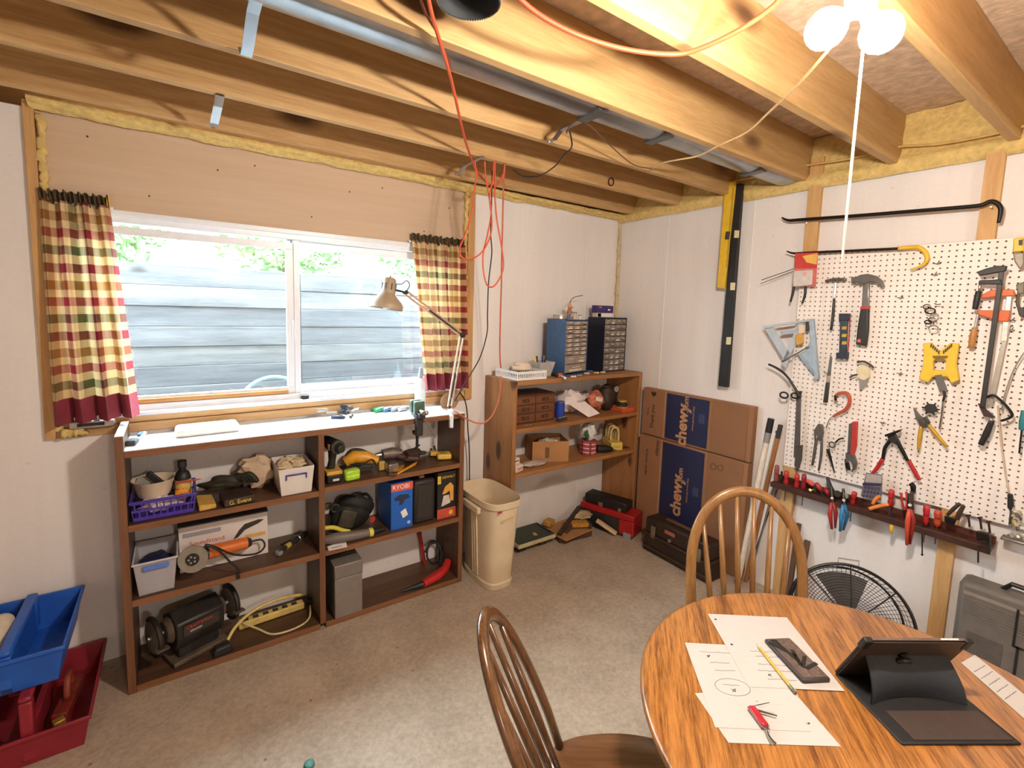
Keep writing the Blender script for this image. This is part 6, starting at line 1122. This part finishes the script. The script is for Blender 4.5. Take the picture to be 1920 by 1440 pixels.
driver(1603, 922, 1597, 948, M_rh, 'red driver left of the metal grater in the rack')
driver(1672, 918, 1669, 950, M_rh, 'tall red driver right of the orange clip in the rack')
driver(1738, 947, 1735, 985, M_rh, 'red driver just right of the hanging orange pliers')
driver(1759, 957, 1757, 987, mat('c0492c', .4), 'stubby orange-red driver near the rack middle', r=.015)
t = T('wrench_key', 'black hex key between the first two red drivers', 'key'); t.part('wrench_key', B().tube([rp(1466, 884), rp(1464, 905)], .006, 6), M_blk); t.done()
for k, (u, v, uu, vv, c, lb) in enumerate(((1513, 900, 1526, 910, 'd2584a', 'salmon red plastic handle lying in the rack'), (1530, 905, 1540, 920, 'a8342c', 'middle red plastic handle lying in the rack'), (1546, 914, 1556, 930, '9a2026', 'deep red plastic handle lying in the rack'))):
    t = T('plastic_handle', lb, 'plastic_handle', 'loose plastic handles in the rack'); t.part('grip', B().tube([rp(u, v, -.10), rp((u+uu)/2, (v+vv)/2, -.10), rp(uu, vv, -.10)], [.008, .013, .010], 10), mat(c, .4), sm=179); t.part('shank', B().cyl(rp(uu, vv, -.10), rp(uu+2, vv+12, -.09), .004), M_stl); t.done()  # plain plastic handles, each drawn with a short steel shank
t = T('brass_fitting', 'little brass fitting between the red handles in the rack', 'fitting'); t.part('nut', B().cyl(rp(1517, 917, -.11), rp(1521, 921, -.11), .009, n=6), mat('b59a4a', .4, .6)); t.part('nozzle', B().cyl(rp(1519, 919, -.11), rp(1526, 918, -.11), .005, .003), mat('b59a4a', .4, .6)); t.done()
def hang_pliers(label, u, v, u2, v2, m1, m2):
    t = T('pliers', label, 'pliers', 'pliers hanging through the rack'); x = -.135
    t.part('jaw', B().tube([rp(u, v-30, x+.03), rp(u+1, v-12, x+.015), rp(u+2, v, x)], [.006, .011, .013], 8), M_iron); t.part('handle', B().tube([rp(u, v-2, x), rp(u-3, v+22, x-.002), rp(u2-2, v2, x)], [.007, .011, .006], 10), m1, sm=179)
    t.part('handle', B().tube([rp(u+3, v-2, x), rp(u+8, v+20, x+.006), rp(u2+4, v2-2, x+.006)], [.006, .010, .005], 10), m2, sm=179); t.part('pivot', B().cyl(rp(u+1, v-8, x), rp(u+1, v-8, x-.014), .007), M_sil); t.done()
hang_pliers('red-handled pliers hanging below the rack left half', 1559, 942, 1562, 992, mat('a82a2e', .4), mat('8c1f24', .4))
hang_pliers('blue-handled pliers hanging below the rack left half', 1581, 946, 1577, 996, mat('2a7fb8', .4), mat('1f5a86', .4))
hang_pliers('long orange-red pliers hanging below the rack middle', 1705, 955, 1702, 1022, mat('cf4a36', .4), mat('8a2a22', .4))
t = T('stripper', 'dark multi-tool jaws above the blue pliers', 'tool'); t.part('jaw', B().tube([rp(1551, 895, -.07), rp(1556, 912, -.08), rp(1562, 925, -.09)], [.008, .012, .014], 8), M_blk); t.part('gear', B().cyl(rp(1570, 926, -.10), rp(1570, 926, -.12), .018, n=14), M_iron, .002); t.part('gear', B().cyl(rp(1585, 930, -.10), rp(1585, 930, -.12), .015, n=14), M_stl, .002); t.done()
t = T('hand_grater', 'grey metal rasp grater standing in the rack', 'grater'); fl(t, 'plate', [(1624, 886), (1655, 890), (1652, 938), (1614, 930)], -.075, .004, mat('7d7883', .4, .6), .002); fl(t, 'upper_face', [(1625, 888), (1653, 892), (1652, 906), (1622, 904)], -.0795, .001, mat('a59c96', .5))
for i in range(5):
    for j in range(3): u, v = 1621+6.2*i-j*1.6, 911+j*8+i*.8; fl(t, 'tooth', [(u, v), (u+4, v+.6), (u+3.4, v+5.4), (u-.6, v+5)], -.0795, .0015, mat('3b3958', .5))
fl(t, 'band', [(1618, 905), (1652, 907), (1652, 911), (1617, 910)], -.0795, .002, M_navy); t.done()
t = T('spring_clip', 'light orange plastic spring clip on the rack', 'clip'); tb_(t, 'leg', [(1636, 945), (1642, 935), (1650, 930)], [.007, .009, .007], mat('e0873c', .45), -.128); tb_(t, 'leg', [(1630, 954), (1648, 949), (1666, 946)], [.008, .009, .007], mat('e0873c', .45), -.132); t.done()
t = T('wire_stripper', 'thin red pliers standing jaws-up in the rack', 'pliers'); tb_(t, 'handle', [(1690, 924), (1691, 940), (1697, 958)], .005, M_rh, -.09); tb_(t, 'handle', [(1699, 922), (1701, 940), (1698, 958)], .005, M_rh, -.09); fl(t, 'jaw', [(1694, 955), (1702, 955), (1700, 975), (1696, 975)], -.085, .01, M_iron, .002); t.done()
t = T('ratchet', 'black ratchet wrench above the hanging orange pliers', 'wrench'); tb_(t, 'head', [(1707, 906), (1712, 912), (1712, 925)], [.012, .012, .008], M_iron, -.07); tb_(t, 'shank', [(1710, 922), (1709, 945), (1707, 958)], [.008, .007, .007], M_dk, -.09); t.done()
t = T('yellow_plug', 'small yellow driver handle hanging under the rack', 'driver'); t.part('handle', B().tube([rp(1673, 981, -.12), rp(1672, 990, -.12), rp(1671, 1000, -.12)], [.007, .010, .006], 10), mat('d9b23a', .4), sm=179); t.part('shaft', B().cyl(rp(1674, 962, -.11), rp(1673, 981, -.12), .003), M_iron); t.done()
t = T('large_pliers', 'open dark slip-joint pliers at the right half of the rack', 'pliers'); tb_(t, 'handle', [(1776, 966), (1788, 954), (1800, 944)], [.006, .008, .007], mat('4a3a28', .5, .4), -.085); tb_(t, 'handle', [(1794, 974), (1800, 960), (1807, 948)], [.008, .009, .007], mat('4a3a28', .5, .4), -.09); fl(t, 'jaw', [(1772, 966), (1796, 972), (1790, 984), (1772, 978)], -.085, .014, M_iron, .003); t.done()
for k, (u, v, lb) in enumerate(((1815, 966, 'third dark pick from the right end of the rack'), (1837, 970, 'second dark pick from the right end of the rack'), (1853, 978, 'last dark pick at the right end of the rack'))):
    t = T('pick_tool', lb, 'pick', 'dark picks at the rack end'); tb_(t, 'shaft', [(u, v), (u+2, v+12), (u+3, v+22)], .004, mat('3a1f18', .5, .4), -.09); tb_(t, 'cross_head', [(u-4, v+1), (u+5, v)], .004, mat('3a1f18', .5, .4), -.09, n=6); t.done()
t = T('hose_clamp', 'dark metal clamp hooked on the right end of the rack', 'clamp'); fl(t, 'block', [(1832, 994), (1856, 998), (1858, 1012), (1834, 1012)], -.14, .022, M_iron, .003); fl(t, 'black_grip', [(1853, 1004), (1860, 1004), (1858, 1032), (1851, 1032)], -.14, .014, mat('15211c', .4), .003); tb_(t, 'rod', [(1834, 1025), (1834, 1055)], .003, M_iron, -.13); t.done()
for k, (u, v0, v1) in enumerate(((1729, 1005, 1040), (1605, 985, 986.5))):
    if k == 0:
        t = T('awl', 'thin dark awl hanging point down below the rack', 'awl'); tb_(t, 'shaft', [(u, v0-22), (u, v1)], .0025, M_iron, -.10, n=6); t.part('tip_ball', B().ball(rp(u, v1, -.10), .005), M_iron); t.done()
t = T('drill_bits', 'heap of small silver fittings at the rack right end', 'fittings')
for k in range(12): a = rp(1900+rnd.uniform(-4, 20), 970+rnd.uniform(-12, 40), -.06-rnd.uniform(0, .03)); t.part('fitting', B().cyl(a, a+Vector((rnd.uniform(-.02, .02), rnd.uniform(-.02, .02), rnd.uniform(-.02, .02))), .008, .005, 8), [M_sil, M_stl, mat('cfc08a', .4, .5)][k % 3])
t.part('bracket', B().cbox(rp(1910, 1015, -.06), (.05, .10, .012)), M_sil, .002); t.done()
# ------------------------------------------------------------------ stacked tool caddies at the left
def caddy(name, label, x0, x1, y0, y1, z0, z1, hz, m, my=None):
    t = T(name, label, 'caddy', 'stacked plastic tool caddies'); cx = (x0+x1)/2; fl_ = .022
    t.part('tub', B().tray(x0, x1, y0, y1, z0, z1, .004, fl_), m, .004)
    t.part('rim', B().box(x0-.006, x1+.006, y0-.006, y0+.001, z1-.012, z1+.001).box(x0-.006, x1+.006, y1-.001, y1+.006, z1-.012, z1+.001).box(x0-.006, x0+.001, y0+.001, y1-.001, z1-.012, z1+.001).box(x1-.001, x1+.006, y0+.001, y1-.001, z1-.012, z1+.001), m, .002)
    t.part('divider', B().box(cx-.01, cx+.01, y0+.022, y1-.022, z0+.006, z1-.01), m, .002)
    yl = y1-y0; w = .018
    t.part('handle_post', B().box(cx-w, cx+w, y0+.012, y0+.05, z0+.02, hz-.02), m, .006); t.part('handle_post', B().box(cx-w, cx+w, y1-.05, y1-.012, z0+.02, hz-.02), m, .006)
    t.part('handle', B().box(cx-w, cx+w, y0+.012, y1-.012, hz-.02, hz), m, .008)
    if my: t.part('front_notch', B().box(cx-.014, cx+.014, y0+.018, y0+.03, z0+.004, z0+.035), my, .002)
    return t.done()
M_cr = mat('8c2230', .4, var=.12, scale=14); M_cb2 = mat('1f59b8', .38, var=.1, scale=14)
caddy('tool_caddy', 'dark red plastic tool caddy on the floor, under the blue one', -3.585, -3.252, -.515, -.035, FZ+.001, FZ+.125, FZ+.262, M_cr)
caddy('tool_caddy', 'blue plastic tool caddy stacked on the red one', -3.625, -3.315, -.475, -.035, FZ+.264, FZ+.40, FZ+.425, M_cb2, mat('0f2f66', .5))
t = T('jug', 'cream plastic bottle lying in the blue caddy', 'bottle'); t.part('body', B().lathe([(0, 0), (.035, 0), (.04, .01), (.04, .17), (.03, .195), (.016, .205), (0, .205)], (-3.535, -.38, FZ+.36), 22, (.05, .9, .25)), mat('d6c8b4', .5), sm=45); t.part('cap', B().cyl((-3.528, -.2, FZ+.408), (-3.526, -.18, FZ+.414), .017), mat('c9b9a4', .5), .002); t.done()
t = T('hand_planer', 'rusty red hand tool lying in the red caddy', 'tool'); a = Vector((-3.345, -.27, FZ+.055)); t.part('sole', B().cbox(a, (.05, .22, .04), Matrix.Rotation(-.12, 3, 'Z')), mat('7a2a20', .5, var=.3), .006); t.part('tote', B().tube(smooth_pts([a+Vector((0, .07, .02)), a+Vector((0, .06, .07)), a+Vector((0, .0, .085)), a+Vector((0, -.03, .02))], 4), .012, 8), mat('8a3a26', .5), sm=179); t.part('brass_tip', B().cbox(a+Vector((-.01, -.13, .0)), (.035, .03, .03), Matrix.Rotation(.4, 3, 'Z')), mat('c9a04a', .4, .6), .003); t.done()

# ------------------------------------------------------------------ poles and boards by the pegboard
t = T('broom_pole', 'long white pole with a black cap leaning left of the pegboard', 'pole', 'poles leaning left of the pegboard'); a, b_ = P(1383, 1092, 'Z', FZ+.012), P(1446, 785, 'X', -.075); d = b_-a
t.part('pole', B().cyl(a+d*.04, a+d*.86, .016, n=14), mat('ded4c4', .5), .001); t.part('ferrule', B().cyl(a+d*.86, a+d*.92, .017, n=14), M_gry); t.part('black_cap', B().cyl(a+d*.92, b_, .018, n=14), M_blk); t.part('red_tip', B().cyl(a, a+d*.04, .019, n=14), mat('a32222', .4)); t.done()
t = T('rake_handle', 'brown wooden rake stick leaning beside the white pole', 'stick', 'poles leaning left of the pegboard'); a, b_ = P(1398, 1088, 'Z', FZ+.01), P(1463, 800, 'X', -.06); d = b_-a
t.part('stick', B().cyl(a, a+d*.93, .012, n=12), wood('a8713f', '855229', 'Z', .5, 12.)); t.part('dark_ferrule', B().cyl(a+d*.93, b_+d*.01, .013, n=12), M_dk); t.done()
t = T('broom_pole', 'slim cream pole between the white pole and the brown stick', 'pole', 'poles leaning left of the pegboard'); a, b_ = P(1392, 1088, 'Z', FZ+.01)+Vector((.02, 0, 0)), P(1457, 812, 'X', -.05); t.part('shaft', B().cyl(a, b_, .009, n=10), mat('cdbca2', .6)); t.part('end_cap', B().cyl(b_, b_+(b_-a).normalized()*.012, .0105, n=10), M_dk); t.done()
t = T('steel_rod', 'thin bright steel rod leaning at the pegboard corner', 'rod', 'poles leaning left of the pegboard'); a, b_ = P(1405, 1086, 'Z', FZ+.006), P(1453, 905, 'X', -.05); t.part('rod', B().cyl(a, b_, .0055, n=8), M_steel); t.part('hook', B().torus(a+Vector((0, 0, .012)), (1, .3, 0), .010, .003, 12, 6), M_dk); t.done()
t = T('steel_rod', 'darker thin rod crossing beside the bright steel rod', 'rod', 'poles leaning left of the pegboard'); a, b_ = P(1392, 1084, 'Z', FZ+.006)+Vector((.04, 0, 0)), P(1462, 905, 'X', -.045); t.part('rod', B().cyl(a, b_, .004, n=8), M_dk); t.part('tip', B().cyl(b_, b_+(b_-a).normalized()*.01, .005, n=8), M_blk); t.done()
M_db = wood('6b4a30', '4d3320', 'Z', .6, 10.)
for k, (y, w_, z, lb) in enumerate(((-1.492, .026, .50, 'dark brown board against the wall beside the pale strip'), (-1.545, .03, .42, 'shorter dark board between the fan and the wall strip'))):
    one('board_offcut', lb, 'board', B().prism([(-.05-.03*k, y-w_/2, FZ), (-.05-.03*k, y+w_/2, FZ), (-.002, y+w_/2, z), (-.002, y-w_/2, z)], (-.018, 0, .0)), M_db, 'boards leaning under the pegboard', .002)

# ------------------------------------------------------------------ fan
fc = P(1592, 1165, 'Z', FZ+.265); ax = Vector((-.80, -.42, .36)).normalized(); FRD = .245
t = T('floor_fan', 'round black wire floor fan behind the table', 'fan'); M_wire = mat('1d1b1a', .4, .5); xx, yy = B().ring_frame(ax); yy = ax.cross(xx)
def fp(a, r, h): return fc+(xx*cos(a)+yy*sin(a))*r+ax*h
t.part('outer_ring', B().torus(fc, ax, FRD, .007, 60, 8), M_wire); t.part('back_ring', B().torus(fc-ax*.10, ax, FRD-.02, .005, 60, 8), M_wire)
gr = B()
for k in range(18): gr.torus(fc+ax*(.045*(1-((.03+.0115*k)/FRD)**2)), ax, .03+.0115*k, .0014, 48, 4)
t.part('front_grille', gr, M_wire, sm=179)
rg = B()
for k in range(8): rg.tube([fp(k*pi/4, .03, .046), fp(k*pi/4, .13, .034), fp(k*pi/4, FRD, 0)], .003, 6)
t.part('grille_spokes', rg, M_wire)
bg = B()
for k in range(72): a = k*2*pi/72; bg.tube([fp(a, .04, -.125), fp(a, .16, -.125), fp(a, FRD-.02, -.10), fp(a, FRD, 0)], .0013, 4)
t.part('rear_guard', bg, M_wire, sm=179)
for k in range(3):
    a = k*2*pi/3+.5; pb = B(); pts = []
    for j in range(9):
        s = -1+j/4; pts.append((fp(a+s*.52, .05, -.055-.02*s), fp(a+.18+s*.50, .205, -.055-.045*s)))
    n = len(pts); pb.add([p for q in pts for p in q]+[p-ax*.003 for q in pts for p in q], [(2*i, 2*i+1, 2*i+3, 2*i+2) for i in range(n-1)]+[(2*n+2*i, 2*n+2*i+2, 2*n+2*i+3, 2*n+2*i+1) for i in range(n-1)])
    t.part('blade', pb, mat('5d5853', .45, .4), sm=179)
t.part('hub', B().cyl(fc-ax*.10, fc-ax*.02, .045, .04, 20), mat('4a4642', .4), .004); t.part('badge', B().cyl(fc+ax*.045, fc+ax*.052, .034, n=24), M_blk, .002); t.part('motor', B().cyl(fc-ax*.17, fc-ax*.115, .05, .06, 20), M_blk, .006)
hb = [fp(a, FRD, 0) for a in (0,)]
up = (Vector((0, 0, 1))-ax*ax.z).normalized(); sd = ax.cross(up); h0 = fc+up*FRD
t.part('carry_handle', B().tube([h0-sd*.03-up*.005, h0-sd*.033+up*.028, h0+sd*.048+up*.022, h0+sd*.05-up*.012], .003, 6), mat('a59c92', .4, .6))
for s in (-1, 1): e = fc+sd*s*(FRD+.012); t.part('stand_leg', B().tube([e, Vector((e.x, e.y, FZ+.012))-ax*.02*0, Vector((e.x, e.y, FZ+.009))+Vector((ax.x, ax.y, 0))*.12], .009, 8), M_wire)
e0, e1 = fc+sd*(FRD+.012), fc-sd*(FRD+.012); t.part('stand_bar', B().tube([(e0.x, e0.y, FZ+.011), (e1.x, e1.y, FZ+.011)], .009, 8), M_wire); t.done()

# ------------------------------------------------------------------ grey hard case
t = T('hard_case', 'grey ribbed plastic tool case leaning on the right wall', 'case'); M_gc = mat('6a645d', .55, var=.08)
X0 = -.165; cy0, cy1, cz1 = -2.205, -2.72, .572
t.part('shell', B().box(X0, -.045, cy1, cy0, FZ+.001, cz1), M_gc, .022, sm=30); t.part('ridge', B().box(X0-.004, X0-.0005, cy1+.02, cy0-.02, cz1-.055, cz1-.040), mat('8a8076', .5), .001)
for k in range(7): t.part('rib', B().box(X0-.003, X0-.0005, cy1+.02, cy0-.03, cz1-.078-k*.0115, cz1-.073-k*.0115), mat('6d655d', .55), .0008)
t.part('seam', B().box(X0-.005, X0-.0005, -2.392, -2.384, .38, cz1-.04), M_blk); t.part('seam', B().box(X0-.005, X0-.0005, -2.405, -2.397, FZ+.02, .378), M_blk); t.part('seam', B().box(X0-.005, X0-.0005, -2.44, -2.384, .372, .378), M_blk); t.part('moulded_panel', B().box(X0-.003, X0-.0005, -2.36, -2.25, .25, .36), mat('57514b', .6), .002)
t.part('handle', B().tube([(-.10, -2.33, cz1-.004), (-.115, -2.355, cz1+.035), (-.115, -2.50, cz1+.035), (-.10, -2.525, cz1-.004)], .010, 8), M_blk); t.done()

# ------------------------------------------------------------------ on the table
TT = TZ+.0006
def sheet(label, px, z, marks, seed, name='paper_sheet', bl=True, wide=False):
    q = random.Random(seed); c = [P(u, v, 'Z', z) for u, v in px]; t = T(name, label, 'paper', 'papers on the table')
    t.part('sheet', B().prism(c, (0, 0, .0005)), mat('b8b3ae', .85, var=.02))
    o, x, y = c[0], c[1]-c[0], c[3]-c[0]; W = lambda a, b_: o+x*a+y*b_+Vector((0, 0, .0006)); ink = mat('7d7a80', .8); ink2 = mat('4a4644', .8)
    def pen(pts, r, m): 
        t.part('pencil_mark', B().tube([W(*p) for p in pts], r, 4), m, sm=None)
    for mk_ in marks:
        if mk_[0] == 'line':
            _, a, b_, l = mk_; n = max(4, int(l*34)); pen([(a+l*i/n, b_+q.uniform(-.006, .006)) for i in range(n+1)], .0008, ink)
        elif mk_[0] == 'oval':
            _, a, b_, ra, rb = mk_; pen([(a+ra*cos(k*pi/10), b_+rb*sin(k*pi/10)) for k in range(21)], .0008, ink)
        elif mk_[0] == 'dot': t.part('punch_mark', B().cyl(W(mk_[1], mk_[2]), W(mk_[1], mk_[2])+Vector((0, 0, .0004)), .0035, n=12), M_blk)
        elif mk_[0] == 'scrib':
            _, a, b_ = mk_; pen([(a+q.uniform(-.02, .02), b_+q.uniform(-.02, .02)) for _ in range(9)], .0009, ink2)
    return t.done()
def quad(a, b_, d): return [a, b_, (b_[0]+d[0]-a[0], b_[1]+d[1]-a[1]), d]
sheet('lower white sheet of sketches sticking out at the bottom of the paper pile', [(1303, 1300), (1482, 1290), (1577, 1400), (1366, 1393)], TT, [('line', .5, .35, .3), ('scrib', .55, .25), ('scrib', .6, .5), ('line', .45, .6, .25), ('line', .4, .7, .3), ('scrib', .85, .75)], 3)
sheet('left white sheet covered with pencil notes and an oval', [(1284, 1205), (1464, 1215), (1520, 1372), (1341, 1364)], TT+.0008, [('line', .12, .12, .35), ('scrib', .2, .18), ('line', .18, .26, .2), ('line', .2, .36, .2), ('oval', .3, .56, .16, .1), ('line', .22, .54, .15), ('scrib', .3, .6), ('line', .55, .15, .3)], 5)
sheet('upper white sheet with two punch holes under the phone', [(1327, 1151), (1475, 1158), (1584, 1296), (1404, 1288)], TT+.0016, [('dot', .06, .09), ('dot', .08, .47), ('line', .25, .55, .4), ('line', .28, .62, .3), ('scrib', .4, .7), ('line', .25, .72, .35), ('line', .2, .8, .4), ('scrib', .3, .85), ('line', .25, .9, .3)], 8)
sheet('lined cream sheet at the right edge of the table behind the tablet', [(1802, 1243), (1828, 1228), (1925, 1306), (1925, 1352)], TT, [('line', .1, .2, .8), ('line', .1, .32, .8), ('line', .1, .44, .8), ('line', .1, .56, .8), ('line', .1, .68, .8)], 9)
TP = TT+.0025
t = T('smartphone', 'black phone in a patterned rubber case on the upper sheet', 'phone'); c = [P(u, v, 'Z', TP) for u, v in ((1443, 1206), (1496, 1203), (1543, 1278), (1489, 1280))]
cc = sum(c, Vector())/4; ux = ((c[1]-c[0])+(c[2]-c[3])).normalized(); L_ = ((c[3]-c[0]).length+(c[2]-c[1]).length)/2; W_ = ((c[1]-c[0]).length+(c[2]-c[3]).length)/2; Mp = frame(cc, ux, (c[0]-c[3]))
W_, L_ = .078, .155
t.part('case', B().box(-W_/2, W_/2, -L_/2, L_/2, 0, .0115).xf(Mp), mat('3a302c', .55), .005); t.part('back_plate', B().box(-W_/2+.006, W_/2-.006, -L_/2+.006, L_/2-.006, .0116, .0124).xf(Mp), mat('6a5a52', .4, .3, var=.4, scale=90))
for k in range(5): t.part('pattern_bar', B().cbox((0, 0, 0), (.010, .07-.006*k, .0012), Matrix.Rotation(.6-.45*k, 3, 'Z')).mv(-.018+.009*k, .03-.016*k, .0128).xf(Mp), M_blk)
t.part('camera_patch', B().box(-W_/2+.01, -W_/2+.03, L_/2-.032, L_/2-.01, .0125, .0136).xf(Mp), M_blk, .002); t.done()
t = T('pencil', 'yellow pencil lying across the sheets beside the phone', 'pencil'); a, b_ = P(1419, 1208, 'Z', TP+.004), P(1492, 1300, 'Z', TP+.004); d = b_-a
t.part('barrel', B().cyl(a+d*.09, a+d*.86, .0038, n=6), mat('d0a23c', .4)); t.part('sharpened_end', B().cyl(a+d*.09, a+d*.02, .0038, .001, 8), mat('d9b98a', .6)); t.part('lead', B().cyl(a+d*.02, a, .001, .0003, 6), M_blk); t.part('ferrule', B().cyl(a+d*.86, a+d*.93, .004, n=10), mat('7a8a4a', .4, .5)); t.part('eraser', B().cyl(a+d*.93, b_, .0038, n=10), mat('6a5a4a', .6)); t.done()
t = T('pocket_knife', 'red pocket knife with two tools open on the lower sheets', 'pocket knife'); a, b_ = P(1408, 1325, 'Z', TP+.006), P(1436, 1363, 'Z', TP+.006); d = b_-a; nz = Vector((-d.y, d.x, 0)).normalized()
t.part('scale', B().cbox((a+b_)/2+nz*0, (d.length, .018, .011), frame((0, 0, 0), d, nz).to_3x3()), mat('a8202a', .35), .004); t.part('liner', B().cbox((a+b_)/2, (d.length*.98, .019, .003), frame((0, 0, 0), d, nz).to_3x3()), M_sil); p1, p2 = P(1443, 1318, 'Z', TP+.006), P(1457, 1342, 'Z', TP+.006)
t.part('blade', B().prism([a+nz*.006, a.lerp(p1, .5)+nz*.004, p1, a.lerp(p1, .5)-nz*.004], (0, 0, .002)), M_dk); t.part('awl', B().tube([a+d*.12, p2], [.003, .0015], 6), M_stl); t.part('lanyard', B().tube(smooth_pts([b_, P(1440, 1375, 'Z', TP+.004), P(1447, 1386, 'Z', TP+.003), P(1455, 1394, 'Z', TP+.003)], 4), .0018, 6), M_dk); t.part('lanyard', B().tube(smooth_pts([b_, P(1438, 1376, 'Z', TP+.004), P(1443, 1388, 'Z', TP+.003), P(1447, 1394, 'Z', TP+.003)], 4), .0015, 6), M_gry); t.part('key_ring', B().torus(b_+d*.04, (0, 0, 1), .006, .001, 14, 5), M_sil); t.done()
# tablet in its folding case
t = T('tablet', 'black tablet propped in a dark folding case on the table', 'tablet'); M_tc = mat('1c1b1c', .6, var=.15, scale=60); M_tf = mat('2a2f36', .7, var=.12, scale=80)
fb = Vector((-1.653, -2.404, TT)); wv = Vector((.235, -.152, 0)); dv = Vector((.13, .16, 0)); wn, dn = wv.normalized(), dv.normalized(); dn = (dn-wn*dn.dot(wn)).normalized(); WD, DD = .275, .205
Mt = frame(fb, wn, dn)
def tq(b): return b.xf(Mt)
t.part('base_flap', tq(B().box(0, WD, 0, DD, 0, .005)), M_tc, .004); t.part('brown_panel', tq(B().box(.035, WD-.012, .008, .085, .0052, .0062)), mat('3d302a', .7, var=.1, scale=60))
z0_ = Vector((0, 0, 1)); ang = math.atan2(.153, -.08)
tab_x = dn*(-.08)+z0_*.153; tab_x.normalize()
o = fb+dn*DD*1.0+z0_*.006
Mtab = frame(o, wn, tab_x)
t.part('tablet_body', B().box(0, WD-.01, 0, .172, -.004, .004).xf(Mtab), mat('161414', .35), .004); t.part('back_shell', B().box(.002, WD-.012, .002, .17, .0042, .0075).xf(Mtab), mat('3a332e', .5), .003); t.part('metal_edge', B().box(.004, WD-.014, .1722, .1735, -.003, .003).xf(Mtab), mat('9a8a80', .3, .7)); t.part('edge_label', B().box(WD-.085, WD-.04, .1736, .1742, -.002, .002).xf(Mtab), mat('d8d2cc', .4)); t.part('corner_holder', B().box(-.003, .018, .14, .176, -.005, .009).xf(Mtab), M_blk, .003); t.part('corner_holder', B().box(WD-.026, WD-.006, .14, .176, -.005, .009).xf(Mtab), M_blk, .003); t.part('screen', B().box(.008, WD-.018, .008, .164, -.0046, -.0042).xf(Mtab), mat('0a0a0c', .08))
s0_, s1_ = fb+dn*.10+z0_*.006, o+tab_x*.105-dn*.008
def sf(u, v):
    e = .022*(1-(2*u-1)**2)*(1-v)*1.2; p = s0_.lerp(s1_, v)+wn*(.012+(WD-.034)*u)+dn*e; p = p+wn*((.5-u)*.03*v)
    return p+(-dn)*.012*sin(v*pi)
sg = B().grid(sf, 24, 12); n = len(sg.v); sg.v += [p+dn*.003-z0_*.001 for p in sg.v]; sg.f += [tuple(i+n for i in f[::-1]) for f in sg.f]; sg.uv = None
t.part('stand_flap', sg, M_tf, sm=179); t.part('magnet_ball', B().ball(s1_+wn*.12+z0_*.004-dn*.004, .011), mat('15161a', .15, .5)); t.part('finger_loop', B().torus(s1_+wn*.12-z0_*.012-dn*.006, (dn*.6+z0_*.5), .015, .006, 18, 8, sy=.7), M_blk); t.done()
t = T('bottle_cap', 'little teal cap on the concrete at the lower picture edge', 'cap'); a = P(580, 1437, 'Z', FZ); t.part('shell', B().lathe([(.016, .001), (.018, .004), (.017, .014), (.012, .018), (0, .019)], a, 20), mat('4f8a86', .4), sm=45); t.part('band', B().torus(a+Vector((0, 0, .006)), (0, 0, 1), .0175, .0015, 20, 5), mat('3a6a70', .4)); t.done()
